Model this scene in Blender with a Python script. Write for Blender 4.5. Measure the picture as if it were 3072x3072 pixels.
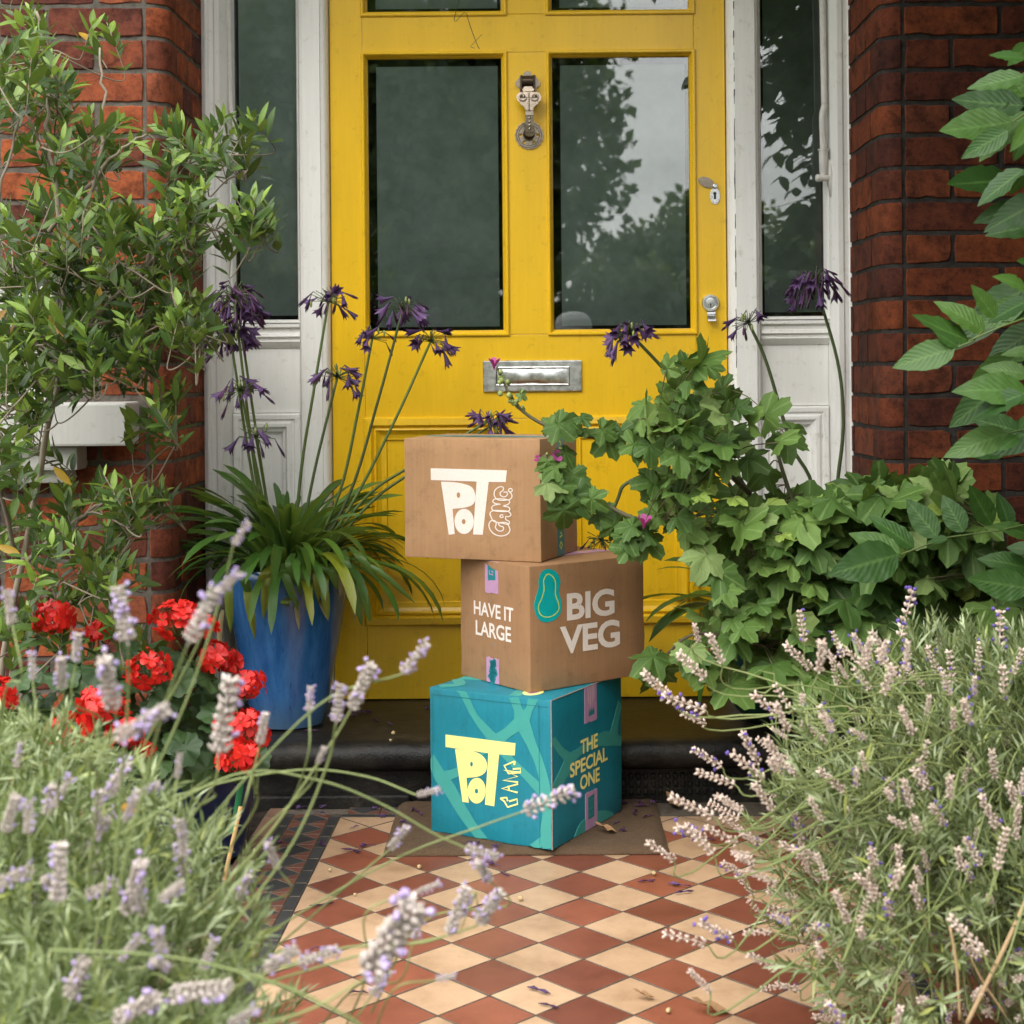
import bpy, bmesh, math, random
import numpy as np
from mathutils import Matrix, Vector
from mathutils.geometry import tessellate_polygon

random.seed(7)
RNG = np.random.default_rng(11)
R = math.radians
for o in list(bpy.data.objects):
    bpy.data.objects.remove(o, do_unlink=True)
scene = bpy.context.scene
COL = scene.collection

# ------------------------------------------------------------------ camera
EYE = 1.007                      # metres above the tiles
FPX, CX, VH, ROLL = 4675.0, 1610.0, 1100.0, R(0.5)   # focal length, vanishing point, roll measured from the floor tiles
cam = bpy.data.cameras.new('camera')
cam.sensor_width = 36.0
cam.lens = 36.0 * FPX / 3072.0
cam.shift_x = (1536.0 - CX) / 3072.0
cam.shift_y = (VH - 1536.0) / 3072.0
cam.clip_start = 0.05
cam.clip_end = 500.0
cam.dof.use_dof = True
cam.dof.focus_distance = 3.30
cam.dof.aperture_fstop = 7.1
camo = bpy.data.objects.new('camera', cam)
COL.objects.link(camo)
camo.matrix_world = (Matrix.Translation((0, 0, EYE)) @ Matrix.Rotation(R(90), 4, 'X')
                     @ Matrix.Rotation(-ROLL, 4, 'Z'))
scene.camera = camo

# ------------------------------------------------------------------ sky, sun, exposure
SUN_EL, SUN_AZ = R(48), R(208)       # soft sun behind cloud, behind the camera and to its left
world = bpy.data.worlds.new('World')
scene.world = world
world.use_nodes = True
wn, wl = world.node_tree.nodes, world.node_tree.links
wn.clear()
w_out = wn.new('ShaderNodeOutputWorld')
w_bg = wn.new('ShaderNodeBackground')
w_sky = wn.new('ShaderNodeTexSky')
w_sky.sky_type = 'NISHITA'
w_sky.sun_disc = False
w_sky.sun_elevation = SUN_EL
w_sky.sun_rotation = SUN_AZ
w_co = wn.new('ShaderNodeTexCoord')
w_map = wn.new('ShaderNodeMapping')
w_map.inputs['Scale'].default_value = (1.0, 1.0, 2.6)
w_noise = wn.new('ShaderNodeTexNoise')
w_noise.inputs['Scale'].default_value = 2.3
w_noise.inputs['Detail'].default_value = 7.0
w_noise.inputs['Roughness'].default_value = 0.52
w_ramp = wn.new('ShaderNodeValToRGB')
w_ramp.color_ramp.elements[0].position = 0.36
w_ramp.color_ramp.elements[0].color = (5.0, 5.0, 4.95, 1)
w_ramp.color_ramp.elements[1].position = 0.66
w_ramp.color_ramp.elements[1].color = (15.0, 14.9, 14.6, 1)
w_mix = wn.new('ShaderNodeMix')
w_mix.data_type = 'RGBA'
w_mix.inputs['Factor'].default_value = 0.9       # mostly overcast
wl.new(w_co.outputs['Generated'], w_map.inputs['Vector'])
wl.new(w_map.outputs['Vector'], w_noise.inputs['Vector'])
wl.new(w_noise.outputs['Fac'], w_ramp.inputs['Fac'])
wl.new(w_sky.outputs['Color'], w_mix.inputs[6])
w_sep = wn.new('ShaderNodeSeparateXYZ')              # an overcast sky is brighter overhead than at the horizon
w_el = wn.new('ShaderNodeMath'); w_el.operation = 'MULTIPLY_ADD'; w_el.inputs[1].default_value = 0.75; w_el.inputs[2].default_value = 0.72; w_el.use_clamp = False
w_cl = wn.new('ShaderNodeVectorMath'); w_cl.operation = 'SCALE'
w_pos = wn.new('ShaderNodeMath'); w_pos.operation = 'MAXIMUM'; w_pos.inputs[1].default_value = 0.0
wl.new(w_co.outputs['Generated'], w_sep.inputs[0]); wl.new(w_sep.outputs[2], w_pos.inputs[0]); wl.new(w_pos.outputs[0], w_el.inputs[0])
wl.new(w_ramp.outputs['Color'], w_cl.inputs[0]); wl.new(w_el.outputs[0], w_cl.inputs['Scale'])
wl.new(w_cl.outputs[0], w_mix.inputs[7])
wl.new(w_mix.outputs[2], w_bg.inputs['Color'])
w_bg.inputs['Strength'].default_value = 0.15
wl.new(w_bg.outputs['Background'], w_out.inputs['Surface'])

sun = bpy.data.lights.new('sun', 'SUN')
sun.energy = 1.0
sun.angle = R(40)
sun.color = (1.0, 0.95, 0.88)
suno = bpy.data.objects.new('sun', sun)
COL.objects.link(suno)
SD = Vector((math.sin(SUN_AZ) * math.cos(SUN_EL), math.cos(SUN_AZ) * math.cos(SUN_EL), math.sin(SUN_EL)))
suno.rotation_euler = SD.to_track_quat('Z', 'Y').to_euler()

scene.view_settings.view_transform = 'Standard'
scene.view_settings.look = 'None'
scene.view_settings.gamma = 1.0
scene.view_settings.exposure = 1.27
scene.render.engine = 'CYCLES'
scene.cycles.use_denoising = True
scene.cycles.max_bounces = 7
scene.cycles.diffuse_bounces = 3
scene.cycles.glossy_bounces = 4
scene.cycles.transparent_max_bounces = 10
scene.cycles.sample_clamp_indirect = 6.0

# ------------------------------------------------------------------ helpers
def V3(*a):
    return np.array(a, float)

def ray(sx, sy):
    U, W = sx - CX, sy - VH
    u = U * math.cos(ROLL) - W * math.sin(ROLL)
    w = U * math.sin(ROLL) + W * math.cos(ROLL)
    return u / FPX, -w / FPX

def at(sx, sy, Y):
    """point of the place at distance Y that the photograph shows at (sx, sy) of its 3072 px"""
    a, b = ray(sx, sy)
    return V3(a * Y, Y, EYE + b * Y)

def atz(sx, sy, z):
    a, b = ray(sx, sy)
    Y = (z - EYE) / b
    return V3(a * Y, Y, z)

def seen(p):
    u = FPX * p[0] / p[1]
    w = -FPX * (p[2] - EYE) / p[1]
    return CX + u * math.cos(ROLL) + w * math.sin(ROLL), VH - u * math.sin(ROLL) + w * math.cos(ROLL)

MATS = {}
class NT:
    def __init__(self, name):
        self.m = bpy.data.materials.new(name)
        self.m.use_nodes = True
        self.n, self.l = self.m.node_tree.nodes, self.m.node_tree.links
        self.b = self.n['Principled BSDF']
        self.out = self.n['Material Output']
        MATS[name] = self.m
    def add(self, t, **kw):
        x = self.n.new(t)
        for k, v in kw.items():
            if k in x.inputs.keys():
                x.inputs[k].default_value = v
            else:
                setattr(x, k, v)
        return x
    def link(self, a, b):
        self.l.new(a, b)
    def coord(self, kind='Object', scale=(1, 1, 1)):
        c = self.add('ShaderNodeTexCoord')
        mp = self.add('ShaderNodeMapping')
        mp.inputs['Scale'].default_value = scale
        self.link(c.outputs[kind], mp.inputs['Vector'])
        return mp.outputs['Vector']
    def noise(self, vec, scale, detail=4, rough=0.55):
        x = self.add('ShaderNodeTexNoise')
        x.inputs['Scale'].default_value = scale
        x.inputs['Detail'].default_value = detail
        x.inputs['Roughness'].default_value = rough
        if vec is not None:
            self.link(vec, x.inputs['Vector'])
        return x.outputs['Fac']
    def ramp(self, fac, stops):
        x = self.add('ShaderNodeValToRGB')
        cr = x.color_ramp
        while len(cr.elements) < len(stops):
            cr.elements.new(0.5)
        for e, (p, c) in zip(cr.elements, stops):
            e.position = p
            e.color = tuple(c) + (1,) if len(c) == 3 else c
        self.link(fac, x.inputs['Fac'])
        return x.outputs['Color']
    def mix(self, fac, a, b, mode='MIX'):
        x = self.add('ShaderNodeMix')
        x.data_type = 'RGBA'
        x.blend_type = mode
        for s, v in ((0, fac), (6, a), (7, b)):
            if isinstance(v, (int, float)):
                x.inputs[s].default_value = v
            elif isinstance(v, tuple):
                x.inputs[s].default_value = v + (1,) if len(v) == 3 else v
            else:
                self.link(v, x.inputs[s])
        return x.outputs[2]
    def math(self, op, a, b=0.0):
        x = self.add('ShaderNodeMath')
        x.operation = op
        for i, v in enumerate((a, b)):
            if isinstance(v, (int, float)):
                x.inputs[i].default_value = v
            else:
                self.link(v, x.inputs[i])
        return x.outputs[0]
    def base(self, c):
        if isinstance(c, tuple):
            self.b.inputs['Base Color'].default_value = c + (1,)
        else:
            self.link(c, self.b.inputs['Base Color'])
    def bump(self, h, strength=0.3, dist=0.002):
        x = self.add('ShaderNodeBump')
        x.inputs['Strength'].default_value = strength
        x.inputs['Distance'].default_value = dist
        self.link(h, x.inputs['Height'])
        self.link(x.outputs['Normal'], self.b.inputs['Normal'])
        return x
    def rand(self):
        """a number that differs from piece to piece, whether pieces are objects or islands of one mesh"""
        oi = self.add('ShaderNodeObjectInfo')
        ge = self.add('ShaderNodeNewGeometry')
        return self.math('FRACT', self.math('ADD', oi.outputs['Random'], ge.outputs['Random Per Island']))
    def set(self, **kw):
        for k, v in kw.items():
            self.b.inputs[k].default_value = v
        return self.m

def plain(name, c, rough=0.5, var=0.08, scale=30, bump=0.0, **kw):
    t = NT(name)
    v = t.coord('Object')
    n = t.noise(v, scale)
    lo = tuple(max(0, x * (1 - var)) for x in c)
    hi = tuple(min(1, x * (1 + var)) for x in c)
    t.base(t.ramp(n, [(0.3, lo), (0.7, hi)]))
    t.set(Roughness=rough)
    if bump:
        t.bump(t.noise(v, scale * 4), bump, 0.001)
    for k, x in kw.items():
        t.b.inputs[k.replace('_', ' ')].default_value = x
    return t.m

class MB:
    """collects shapes, then links them as one mesh object"""
    def __init__(self):
        self.v, self.f, self.mi, self.uv = [], [], [], {}
    def pts(self, P):
        k = len(self.v)
        self.v.extend([tuple(map(float, p)) for p in P])
        return k
    def face(self, idx, m=0):
        self.f.append(tuple(idx)); self.mi.append(m)
    def box(self, x0, x1, y0, y1, z0, z1, m=0):
        k = self.pts([(x0, y0, z0), (x1, y0, z0), (x1, y1, z0), (x0, y1, z0), (x0, y0, z1), (x1, y0, z1), (x1, y1, z1), (x0, y1, z1)])
        for q in ((0, 3, 2, 1), (4, 5, 6, 7), (0, 1, 5, 4), (1, 2, 6, 5), (2, 3, 7, 6), (3, 0, 4, 7)):
            self.face([k + i for i in q], m)
        return self
    def tube(self, P, r, n=6, m=0, cap=True):
        P = [np.asarray(p, float) for p in P]
        if isinstance(r, (int, float)):
            r = [r] * len(P)
        rings = []
        prev = None
        for i, p in enumerate(P):
            d = P[min(i + 1, len(P) - 1)] - P[max(i - 1, 0)]
            d = d / (np.linalg.norm(d) + 1e-9)
            if prev is None:
                a = np.cross(d, V3(0.13, 0.2, 1) if abs(d[2]) < 0.9 else V3(1, 0.1, 0))
            else:
                a = prev - d * (prev @ d)
            a = a / (np.linalg.norm(a) + 1e-9)
            prev = a
            b = np.cross(d, a)
            rings.append(self.pts([p + r[i] * (math.cos(2 * math.pi * j / n) * a + math.sin(2 * math.pi * j / n) * b) for j in range(n)]))
        for i in range(len(rings) - 1):
            for j in range(n):
                j2 = (j + 1) % n
                self.face((rings[i] + j, rings[i] + j2, rings[i + 1] + j2, rings[i + 1] + j), m)
        if cap:
            self.face([rings[0] + j for j in range(n)][::-1], m)
            self.face([rings[-1] + j for j in range(n)], m)
        return self
    def lathe(self, prof, c=(0, 0, 0), n=32, m=0, axis='Z', cap=(True, True)):
        rings = []
        for r, h in prof:
            ring = []
            for j in range(n):
                a = 2 * math.pi * j / n
                x, y = r * math.cos(a), r * math.sin(a)
                if axis == 'Z':
                    ring.append((c[0] + x, c[1] + y, c[2] + h))
                else:                       # axis -Y : h comes towards the camera
                    ring.append((c[0] + x, c[1] - h, c[2] + y))
            rings.append(self.pts(ring))
        for i in range(len(rings) - 1):
            for j in range(n):
                j2 = (j + 1) % n
                self.face((rings[i] + j, rings[i] + j2, rings[i + 1] + j2, rings[i + 1] + j), m)
        if cap[0]:
            self.face([rings[0] + j for j in range(n)][::-1], m)
        if cap[1]:
            self.face([rings[-1] + j for j in range(n)], m)
        return self
    def sweep(self, rect, prof, Y, m=0, close=True):
        """mitred moulding round a rectangle in the door's plane: prof = (inset, proud)"""
        x0, x1, z0, z1 = rect
        rings = []
        for t, h in prof:
            rings.append(self.pts([(x0 + t, Y - h, z0 + t), (x1 - t, Y - h, z0 + t), (x1 - t, Y - h, z1 - t), (x0 + t, Y - h, z1 - t)]))
        for i in range(len(rings) - 1):
            for j in range(4):
                j2 = (j + 1) % 4
                self.face((rings[i] + j, rings[i] + j2, rings[i + 1] + j2, rings[i + 1] + j), m)
        return self
    def extrude(self, prof, axis_pts, m=0):
        """straight prism: prof = list of 3-D points (closed), axis_pts = the vector of extrusion"""
        k = self.pts(prof)
        n = len(prof)
        k2 = self.pts([np.asarray(p) + np.asarray(axis_pts) for p in prof])
        self.face([k + i for i in range(n)][::-1], m)
        self.face([k2 + i for i in range(n)], m)
        for i in range(n):
            j = (i + 1) % n
            self.face((k + i, k + j, k2 + j, k2 + i), m)
        return self
    def build(self, name, mats, parent=None, smooth=False, bevel=0.0, seg=1, origin=None):
        me = bpy.data.meshes.new(name)
        org = np.zeros(3) if origin is None else np.asarray(origin, float)
        vv = np.array(self.v, float) - org
        me.from_pydata([tuple(x) for x in vv], [], self.f)
        if not isinstance(mats, (list, tuple)):
            mats = [mats]
        for mt in mats:
            me.materials.append(MATS[mt] if isinstance(mt, str) else mt)
        if len(mats) > 1:
            me.polygons.foreach_set('material_index', self.mi)
        bm = bmesh.new(); bm.from_mesh(me)
        bmesh.ops.recalc_face_normals(bm, faces=bm.faces)
        if bevel:
            es = [e for e in bm.edges if len(e.link_faces) == 2 and e.calc_face_angle(0) > 0.5]
            bmesh.ops.bevel(bm, geom=es, offset=bevel, segments=seg, affect='EDGES', profile=0.6, clamp_overlap=True)
        bm.to_mesh(me); bm.free()
        if smooth:
            shade(me, smooth)
        return put(name, me, parent, org)

def shade(me, mode):
    me.polygons.foreach_set('use_smooth', [True] * len(me.polygons))
    if mode == 'auto':
        try:
            me.set_sharp_from_angle(angle=R(38))
        except Exception:
            pass

def put(name, me, parent=None, loc=(0, 0, 0)):
    o = bpy.data.objects.new(name, me)
    COL.objects.link(o)
    if parent is not None:
        o.parent = parent
        pl = np.array(base_of(parent))
        o.location = tuple(np.asarray(loc, float) - pl)
    else:
        o.location = tuple(map(float, loc))
    return o

def base_of(o):
    p = np.zeros(3)
    while o is not None:
        p = p + np.array(o.location)
        o = o.parent
    return p

def thing(name, label, cat, loc=(0, 0, 0), group=None):
    o = bpy.data.objects.new(name, None)
    COL.objects.link(o)
    o.empty_display_size = 0.05
    o.location = tuple(map(float, loc))
    return tag(o, label, cat, group)

def tag(o, label, cat, group=None):
    o['label'] = label
    o['category'] = cat
    o['kind'] = 'thing'
    if group:
        o['group'] = group
    return o

def structure(o):
    o['kind'] = 'structure'
    return o

def poly_mesh(name, loops, thick, mapf, mat, parent, back=0.0):
    """flat print or sheet: outer loop plus holes in 2-D, mapped to the place by mapf(s, t, off)"""
    vl = [[Vector((a, b, 0)) for a, b in lp] for lp in loops]
    tris = tessellate_polygon(vl)
    flat = [p for lp in loops for p in lp]
    mb = MB()
    k = mb.pts([mapf(a, b, thick) for a, b in flat])
    for t in tris:
        mb.face([k + i for i in t])
    n = 0
    k2 = mb.pts([mapf(a, b, back) for a, b in flat])
    for lp in loops:
        for i in range(len(lp)):
            j = (i + 1) % len(lp)
            mb.face((k + n + i, k + n + j, k2 + n + j, k2 + n + i))
        n += len(lp)
    return mb.build(name, mat, parent)

def ribbon(pts, w):
    """outline of a flat stroke"""
    P = [np.array(p, float) for p in pts]
    L, Rr = [], []
    for i, p in enumerate(P):
        d = P[min(i + 1, len(P) - 1)] - P[max(i - 1, 0)]
        d = d / (np.linalg.norm(d) + 1e-9)
        nn = np.array([-d[1], d[0]])
        ww = w[i] if isinstance(w, (list, tuple)) else w
        L.append(p + nn * ww / 2); Rr.append(p - nn * ww / 2)
    return L, Rr

def spline(P, n=6):
    """Catmull-Rom through the points"""
    P = [np.asarray(p, float) for p in P]
    if len(P) < 3:
        return [P[0] + (P[-1] - P[0]) * i / n for i in range(n + 1)]
    Q = [2 * P[0] - P[1]] + P + [2 * P[-1] - P[-2]]
    out = []
    for i in range(1, len(Q) - 2):
        for k in range(n):
            t = k / n
            a, b, c, d = Q[i - 1], Q[i], Q[i + 1], Q[i + 2]
            out.append(0.5 * (2 * b + (c - a) * t + (2 * a - 5 * b + 4 * c - d) * t * t + (3 * b - a - 3 * c + d) * t ** 3))
    out.append(P[-1])
    return out

# ---- leaf meshes: (verts, faces, uvs) with +Y from stalk to tip, +Z the upper side
def blade(width, n=4, fold=0.25, curl=0.2, shape='lance', wave=0.0, teeth=0.0, seed=0):
    rg = random.Random(seed)
    vs, fs, uv = [], [], []
    for i in range(n + 1):
        t = i / n
        if shape == 'lance':
            w = width * 0.5 * (math.sin(math.pi * t ** 0.85) ** 0.8) if 0 < t < 1 else 0.002
        elif shape == 'strap':
            w = width * 0.5 * min(1.0, 0.75 + 0.6 * t) * (1 - max(0, (t - 0.72) / 0.28) ** 2.2)
        else:
            w = width * 0.5 * (math.sin(math.pi * min(1, t) ** 0.72) ** 0.85) if 0 < t < 1 else 0.004
        if teeth and 0 < i < n:
            w *= 1 + teeth * (1 if i % 2 else -1)
        z = -curl * t * t
        wl_ = wave * math.sin(i * 2.1 + rg.random()) * w
        wr_ = wave * math.sin(i * 2.4 + 1 + rg.random()) * w
        vs += [(-w, t, z + fold * w + wl_), (0, t, z), (w, t, z + fold * w + wr_)]
        uv += [(0, t), (0.5, t), (1, t)]
    for i in range(n):
        a = i * 3
        fs += [(a, a + 1, a + 4, a + 3), (a + 1, a + 2, a + 5, a + 4)]
    return np.array(vs, float), fs, np.array(uv, float)

def lobed(kind='mallow', seed=0):
    rg = random.Random(seed)
    n = 40 if kind == 'mallow' else 36
    outer = []
    for j in range(n):
        a = math.pi * 2 * j / n            # 0 = tip
        if kind == 'mallow':
            lob = [(0, 1.0, 0.56), (1.12, 0.88, 0.52), (-1.12, 0.88, 0.52), (2.15, 0.70, 0.48), (-2.15, 0.70, 0.48)]
            r = 0.57
            aa = (a + math.pi) % (2 * math.pi) - math.pi
            for c, h, s in lob:
                r = max(r, h * max(0, 1 - (abs(aa - c) / (s * 1.7)) ** 1.8))
            if abs(aa) > 2.75:
                r *= 0.35 + 0.65 * (math.pi - abs(aa)) / 0.39 * 0.3
            r *= 1 + 0.045 * (1 if j % 2 else -1) + 0.08 * (rg.random() - 0.5)
        else:                               # geranium: round, scalloped
            aa = (a + math.pi) % (2 * math.pi) - math.pi
            r = 0.62 * (1 + 0.07 * math.cos(aa * 9)) * (1 + 0.05 * (rg.random() - 0.5))
            if abs(aa) > 2.8:
                r *= 0.3
        outer.append((r * math.sin(a), r * math.cos(a) , r))
    y0 = 0.34 if kind == 'mallow' else 0.45
    ph = rg.random() * 6
    cup = 0.06 + 0.20 * rg.random()
    vs, uv = [(0, y0 * 0.25, 0.02)], [(0.5, 0.5)]
    for fr in (0.35, 0.7, 1.0):
        for j, (x, y, r) in enumerate(outer):
            a = 2 * math.pi * j / n
            z = -cup * (fr * r) ** 2 + 0.04 * fr * math.sin(a * 5 + ph) + 0.06 * fr * math.sin(a * 2 + ph * 2)
            vs.append((x * fr * 0.62, y0 * 0.25 + y * fr * 0.62, z))
            uv.append((0.5 + 0.5 * x * fr, 0.5 + 0.5 * y * fr))
    fs = [(0, 1 + j, 1 + (j + 1) % n) for j in range(n)]
    for q in range(2):
        fs += [(1 + q * n + j, 1 + (q + 1) * n + j, 1 + (q + 1) * n + (j + 1) % n, 1 + q * n + (j + 1) % n) for j in range(n)]
    vs = np.array(vs, float)
    vs[:, 1] -= vs[:, 1].min() * 0.0
    # clockwise outline -> flip so +Z is up
    fs = [tuple(reversed(f)) for f in fs]
    return vs, fs, np.array(uv, float)

def frame(pos, axis, normal, s, sx=1.0):
    """4x4 with +Y along axis, +Z near normal"""
    y = np.asarray(axis, float); y = y / (np.linalg.norm(y) + 1e-9)
    z = np.asarray(normal, float); z = z - y * (z @ y)
    if np.linalg.norm(z) < 1e-4:
        z = np.cross(y, V3(0.3, 0.5, 0.8))
    z = z / np.linalg.norm(z)
    x = np.cross(y, z)
    M = np.eye(4)
    M[:3, 0], M[:3, 1], M[:3, 2], M[:3, 3] = x * s * sx, y * s, z * s, pos
    return M

def mesh_of(name, geo, mats, smooth=True, mi=None):
    vs, fs, uv = geo
    me = bpy.data.meshes.new(name)
    me.from_pydata([tuple(v) for v in vs], [], fs)
    for mt in (mats if isinstance(mats, (list, tuple)) else [mats]):
        me.materials.append(MATS[mt])
    if mi is not None:
        me.polygons.foreach_set('material_index', mi)
    if uv is not None:
        ul = me.uv_layers.new(name='UVMap')
        li = np.empty(len(me.loops), np.int32)
        me.loops.foreach_get('vertex_index', li)
        ul.data.foreach_set('uv', uv[li].astype(np.float32).ravel())
    if smooth:
        shade(me, smooth)
    return me

def merged(name, items, mats, parent, smooth=True):
    """items = [(geo, matrix, material index)] joined into one mesh of many pieces"""
    VV, UU, FF, MI, k = [], [], [], [], 0
    for geo, M, mi in items:
        vs, fs, uv = geo
        VV.append(vs @ M[:3, :3].T + M[:3, 3])
        UU.append(uv if uv is not None else np.zeros((len(vs), 2)))
        for f in fs:
            FF.append(tuple(i + k for i in f))
        MI += [mi] * len(fs)
        k += len(vs)
    if not VV:
        return None
    org = np.array(base_of(parent)) if parent is not None else np.zeros(3)
    me = mesh_of(name, (np.vstack(VV) - org, FF, np.vstack(UU)), mats, smooth, MI if isinstance(mats, (list, tuple)) and len(mats) > 1 else None)
    return put(name, me, parent, org)

def place(name, me, M, parent):
    o = bpy.data.objects.new(name, me)
    COL.objects.link(o)
    o.parent = parent
    MM = np.array(M, float).copy()
    MM[:3, 3] -= base_of(parent)
    o.matrix_local = Matrix(MM.tolist())
    return o

def rnd(a, b):
    return random.uniform(a, b)

def unit(v):
    v = np.asarray(v, float)
    return v / (np.linalg.norm(v) + 1e-9)

def rvec(s=1.0):
    return V3(random.gauss(0, s), random.gauss(0, s), random.gauss(0, s))

def split_leaves(leaves, variants, mats, root, part, stuff, limit=300):
    """the leaves that show largest become parts of their own, the rest one joined part; leaves = (variant, matrix, size, material)"""
    def score(l):
        p = l[1][:3, 3]
        if p[1] < 0.4:
            return -1
        sx, sy = seen(p)
        inside = -30 < sx < 3100 and -30 < sy < 3100
        return (l[2] / p[1]) * (1 if inside else 0.01)
    order = sorted(leaves, key=score, reverse=True)
    cache = {}
    for v, M, s, mi in order[:limit]:
        if (v, mi) not in cache:
            cache[(v, mi)] = mesh_of(part, variants[v], mats[mi])
        place(part, cache[(v, mi)], M, root)
    rest = order[limit:]
    if rest:
        o = merged(stuff, [(variants[v], M, mi) for v, M, s, mi in rest], mats, root)
        o['kind'] = 'stuff'

# ------------------------------------------------------------------ materials of the house
def m_paint(name, c, rough=0.32, dirt=0.05, streak=0.4, bump=0.16):
    t = NT(name)
    v = t.coord('Object', (1, 1, 0.25))
    n = t.noise(v, 9, 5)
    g = t.noise(t.coord('Object', (1, 1, 0.06)), 240, 3)
    lo = tuple(x * (1 - dirt * 2.2) for x in c)
    col = t.ramp(n, [(0.25, lo), (0.6, c)])
    grime = t.ramp(t.noise(t.coord('Object'), 30, 9, 0.75), [(0.30, (0.60, 0.54, 0.44)), (0.44, (1, 1, 1))])
    col = t.mix(0.6, col, grime, 'MULTIPLY')
    brush = t.ramp(t.noise(t.coord('Object', (1, 1, 0.05)), 130, 4, 0.6), [(0.35, (0.90, 0.88, 0.86)), (0.65, (1.04, 1.04, 1.04))])
    t.base(t.mix(0.35, col, brush, 'MULTIPLY'))
    t.b.inputs['Roughness'].default_value = rough
    h = t.math('ADD', t.math('MULTIPLY', g, streak), t.noise(t.coord('Object'), 60, 6))
    t.bump(h, bump, 0.0012)
    return t.m
m_paint('yellow_paint', (0.80, 0.49, 0.012), 0.28, 0.05)
m_paint('white_paint', (0.80, 0.795, 0.76), 0.42, 0.04)
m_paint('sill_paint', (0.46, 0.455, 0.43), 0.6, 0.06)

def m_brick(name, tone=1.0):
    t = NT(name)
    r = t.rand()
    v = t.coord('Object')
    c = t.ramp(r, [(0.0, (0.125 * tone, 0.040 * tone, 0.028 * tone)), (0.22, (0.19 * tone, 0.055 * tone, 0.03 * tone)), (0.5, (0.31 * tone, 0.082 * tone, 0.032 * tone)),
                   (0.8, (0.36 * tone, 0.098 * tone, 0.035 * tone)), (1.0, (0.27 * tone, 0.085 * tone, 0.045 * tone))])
    wn_ = t.add('ShaderNodeTexCoord')
    oi = t.add('ShaderNodeObjectInfo')
    add = t.add('ShaderNodeVectorMath'); add.operation = 'ADD'
    t.link(wn_.outputs['Object'], add.inputs[0]); t.link(oi.outputs['Location'], add.inputs[1])
    pv = add.outputs[0]
    blot = t.ramp(t.noise(pv, 22, 8, 0.68), [(0.36, (0.30, 0.28, 0.32)), (0.50, (0.85, 0.8, 0.8)), (0.64, (1.25, 1.15, 1.05))])
    c = t.mix(0.85, c, blot, 'MULTIPLY')
    speck = t.ramp(t.noise(pv, 95, 5, 0.75), [(0.34, (0.40, 0.36, 0.36)), (0.48, (1, 1, 1)), (0.68, (1.2, 1.15, 1.1))])
    c = t.mix(0.7, c, speck, 'MULTIPLY')
    efflo = t.ramp(t.noise(pv, 42, 7, 0.72), [(0.64, (0, 0, 0)), (0.80, (0.30, 0.30, 0.30))])
    c = t.mix(efflo, c, (0.30, 0.20, 0.15))
    t.base(c)
    t.set(Roughness=0.86)
    t.b.inputs['Specular IOR Level'].default_value = 0.2
    h = t.math('ADD', t.noise(pv, 70, 6, 0.65), t.math('MULTIPLY', t.noise(pv, 420, 3), 0.4))
    t.bump(h, 0.55, 0.0022)
    return t.m
m_brick('brick_red', 0.78)
m_brick('brick_dark', 0.43)  # same brick in a darker overall tone, for the right pier

def m_rough(name, c, c2, scale=60, bump=0.5, dist=0.002, rough=0.9):
    t = NT(name)
    v = t.coord('Object')
    t.base(t.ramp(t.noise(v, scale, 7, 0.65), [(0.3, c), (0.7, c2)]))
    t.set(Roughness=rough)
    t.b.inputs['Specular IOR Level'].default_value = 0.2
    t.bump(t.noise(v, scale * 3, 5, 0.7), bump, dist)
    return t.m
m_rough('mortar_grey', (0.065, 0.056, 0.047), (0.15, 0.132, 0.11), 50, 0.8, 0.003)
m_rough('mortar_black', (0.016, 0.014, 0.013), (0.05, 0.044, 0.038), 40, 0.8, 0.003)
m_rough('soil', (0.016, 0.011, 0.008), (0.06, 0.042, 0.03), 30, 1.0, 0.02)
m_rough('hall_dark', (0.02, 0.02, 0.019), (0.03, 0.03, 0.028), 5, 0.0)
m_rough('lawn', (0.03, 0.05, 0.015), (0.07, 0.085, 0.035), 3, 0.5, 0.03)
m_rough('render_white', (0.55, 0.54, 0.5), (0.68, 0.67, 0.63), 8, 0.2, 0.003)

t = NT('black_stone')                      # tarred door step, worn towards grey in places
v = t.coord('Object')
worn = t.ramp(t.noise(v, 11, 8, 0.66), [(0.40, (0.006, 0.006, 0.006)), (0.58, (0.020, 0.0175, 0.014)), (0.78, (0.060, 0.050, 0.037))])
spk = t.ramp(t.noise(v, 160, 4, 0.7), [(0.60, (0, 0, 0)), (0.74, (0.6, 0.6, 0.6))])
t.base(t.mix(spk, worn, (0.07, 0.064, 0.055)))
t.b.inputs['Roughness'].default_value = 0.36
t.b.inputs['Specular IOR Level'].default_value = 0.3
t.bump(t.math('ADD', t.noise(v, 34, 8, 0.7), t.math('MULTIPLY', t.noise(v, 210, 4), 0.5)), 0.7, 0.004)

t = NT('glass')                            # thin window pane
fr = t.add('ShaderNodeFresnel'); fr.inputs['IOR'].default_value = 1.80
tr = t.add('ShaderNodeBsdfTransparent'); tr.inputs['Color'].default_value = (0.93, 0.96, 0.94, 1)
gl = t.add('ShaderNodeBsdfGlossy'); gl.inputs['Roughness'].default_value = 0.0
bp = t.add('ShaderNodeBump'); bp.inputs['Strength'].default_value = 0.012; bp.inputs['Distance'].default_value = 0.01
t.link(t.noise(t.coord('Object'), 3.0, 2), bp.inputs['Height']); t.link(bp.outputs['Normal'], gl.inputs['Normal'])
mx = t.add('ShaderNodeMixShader')
dst = t.ramp(t.noise(t.coord('Object', (1, 1, 0.5)), 55, 9, 0.78), [(0.60, (0, 0, 0)), (0.76, (0.40, 0.40, 0.40))])
df = t.add('ShaderNodeBsdfDiffuse'); df.inputs['Color'].default_value = (0.5, 0.52, 0.5, 1)
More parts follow.
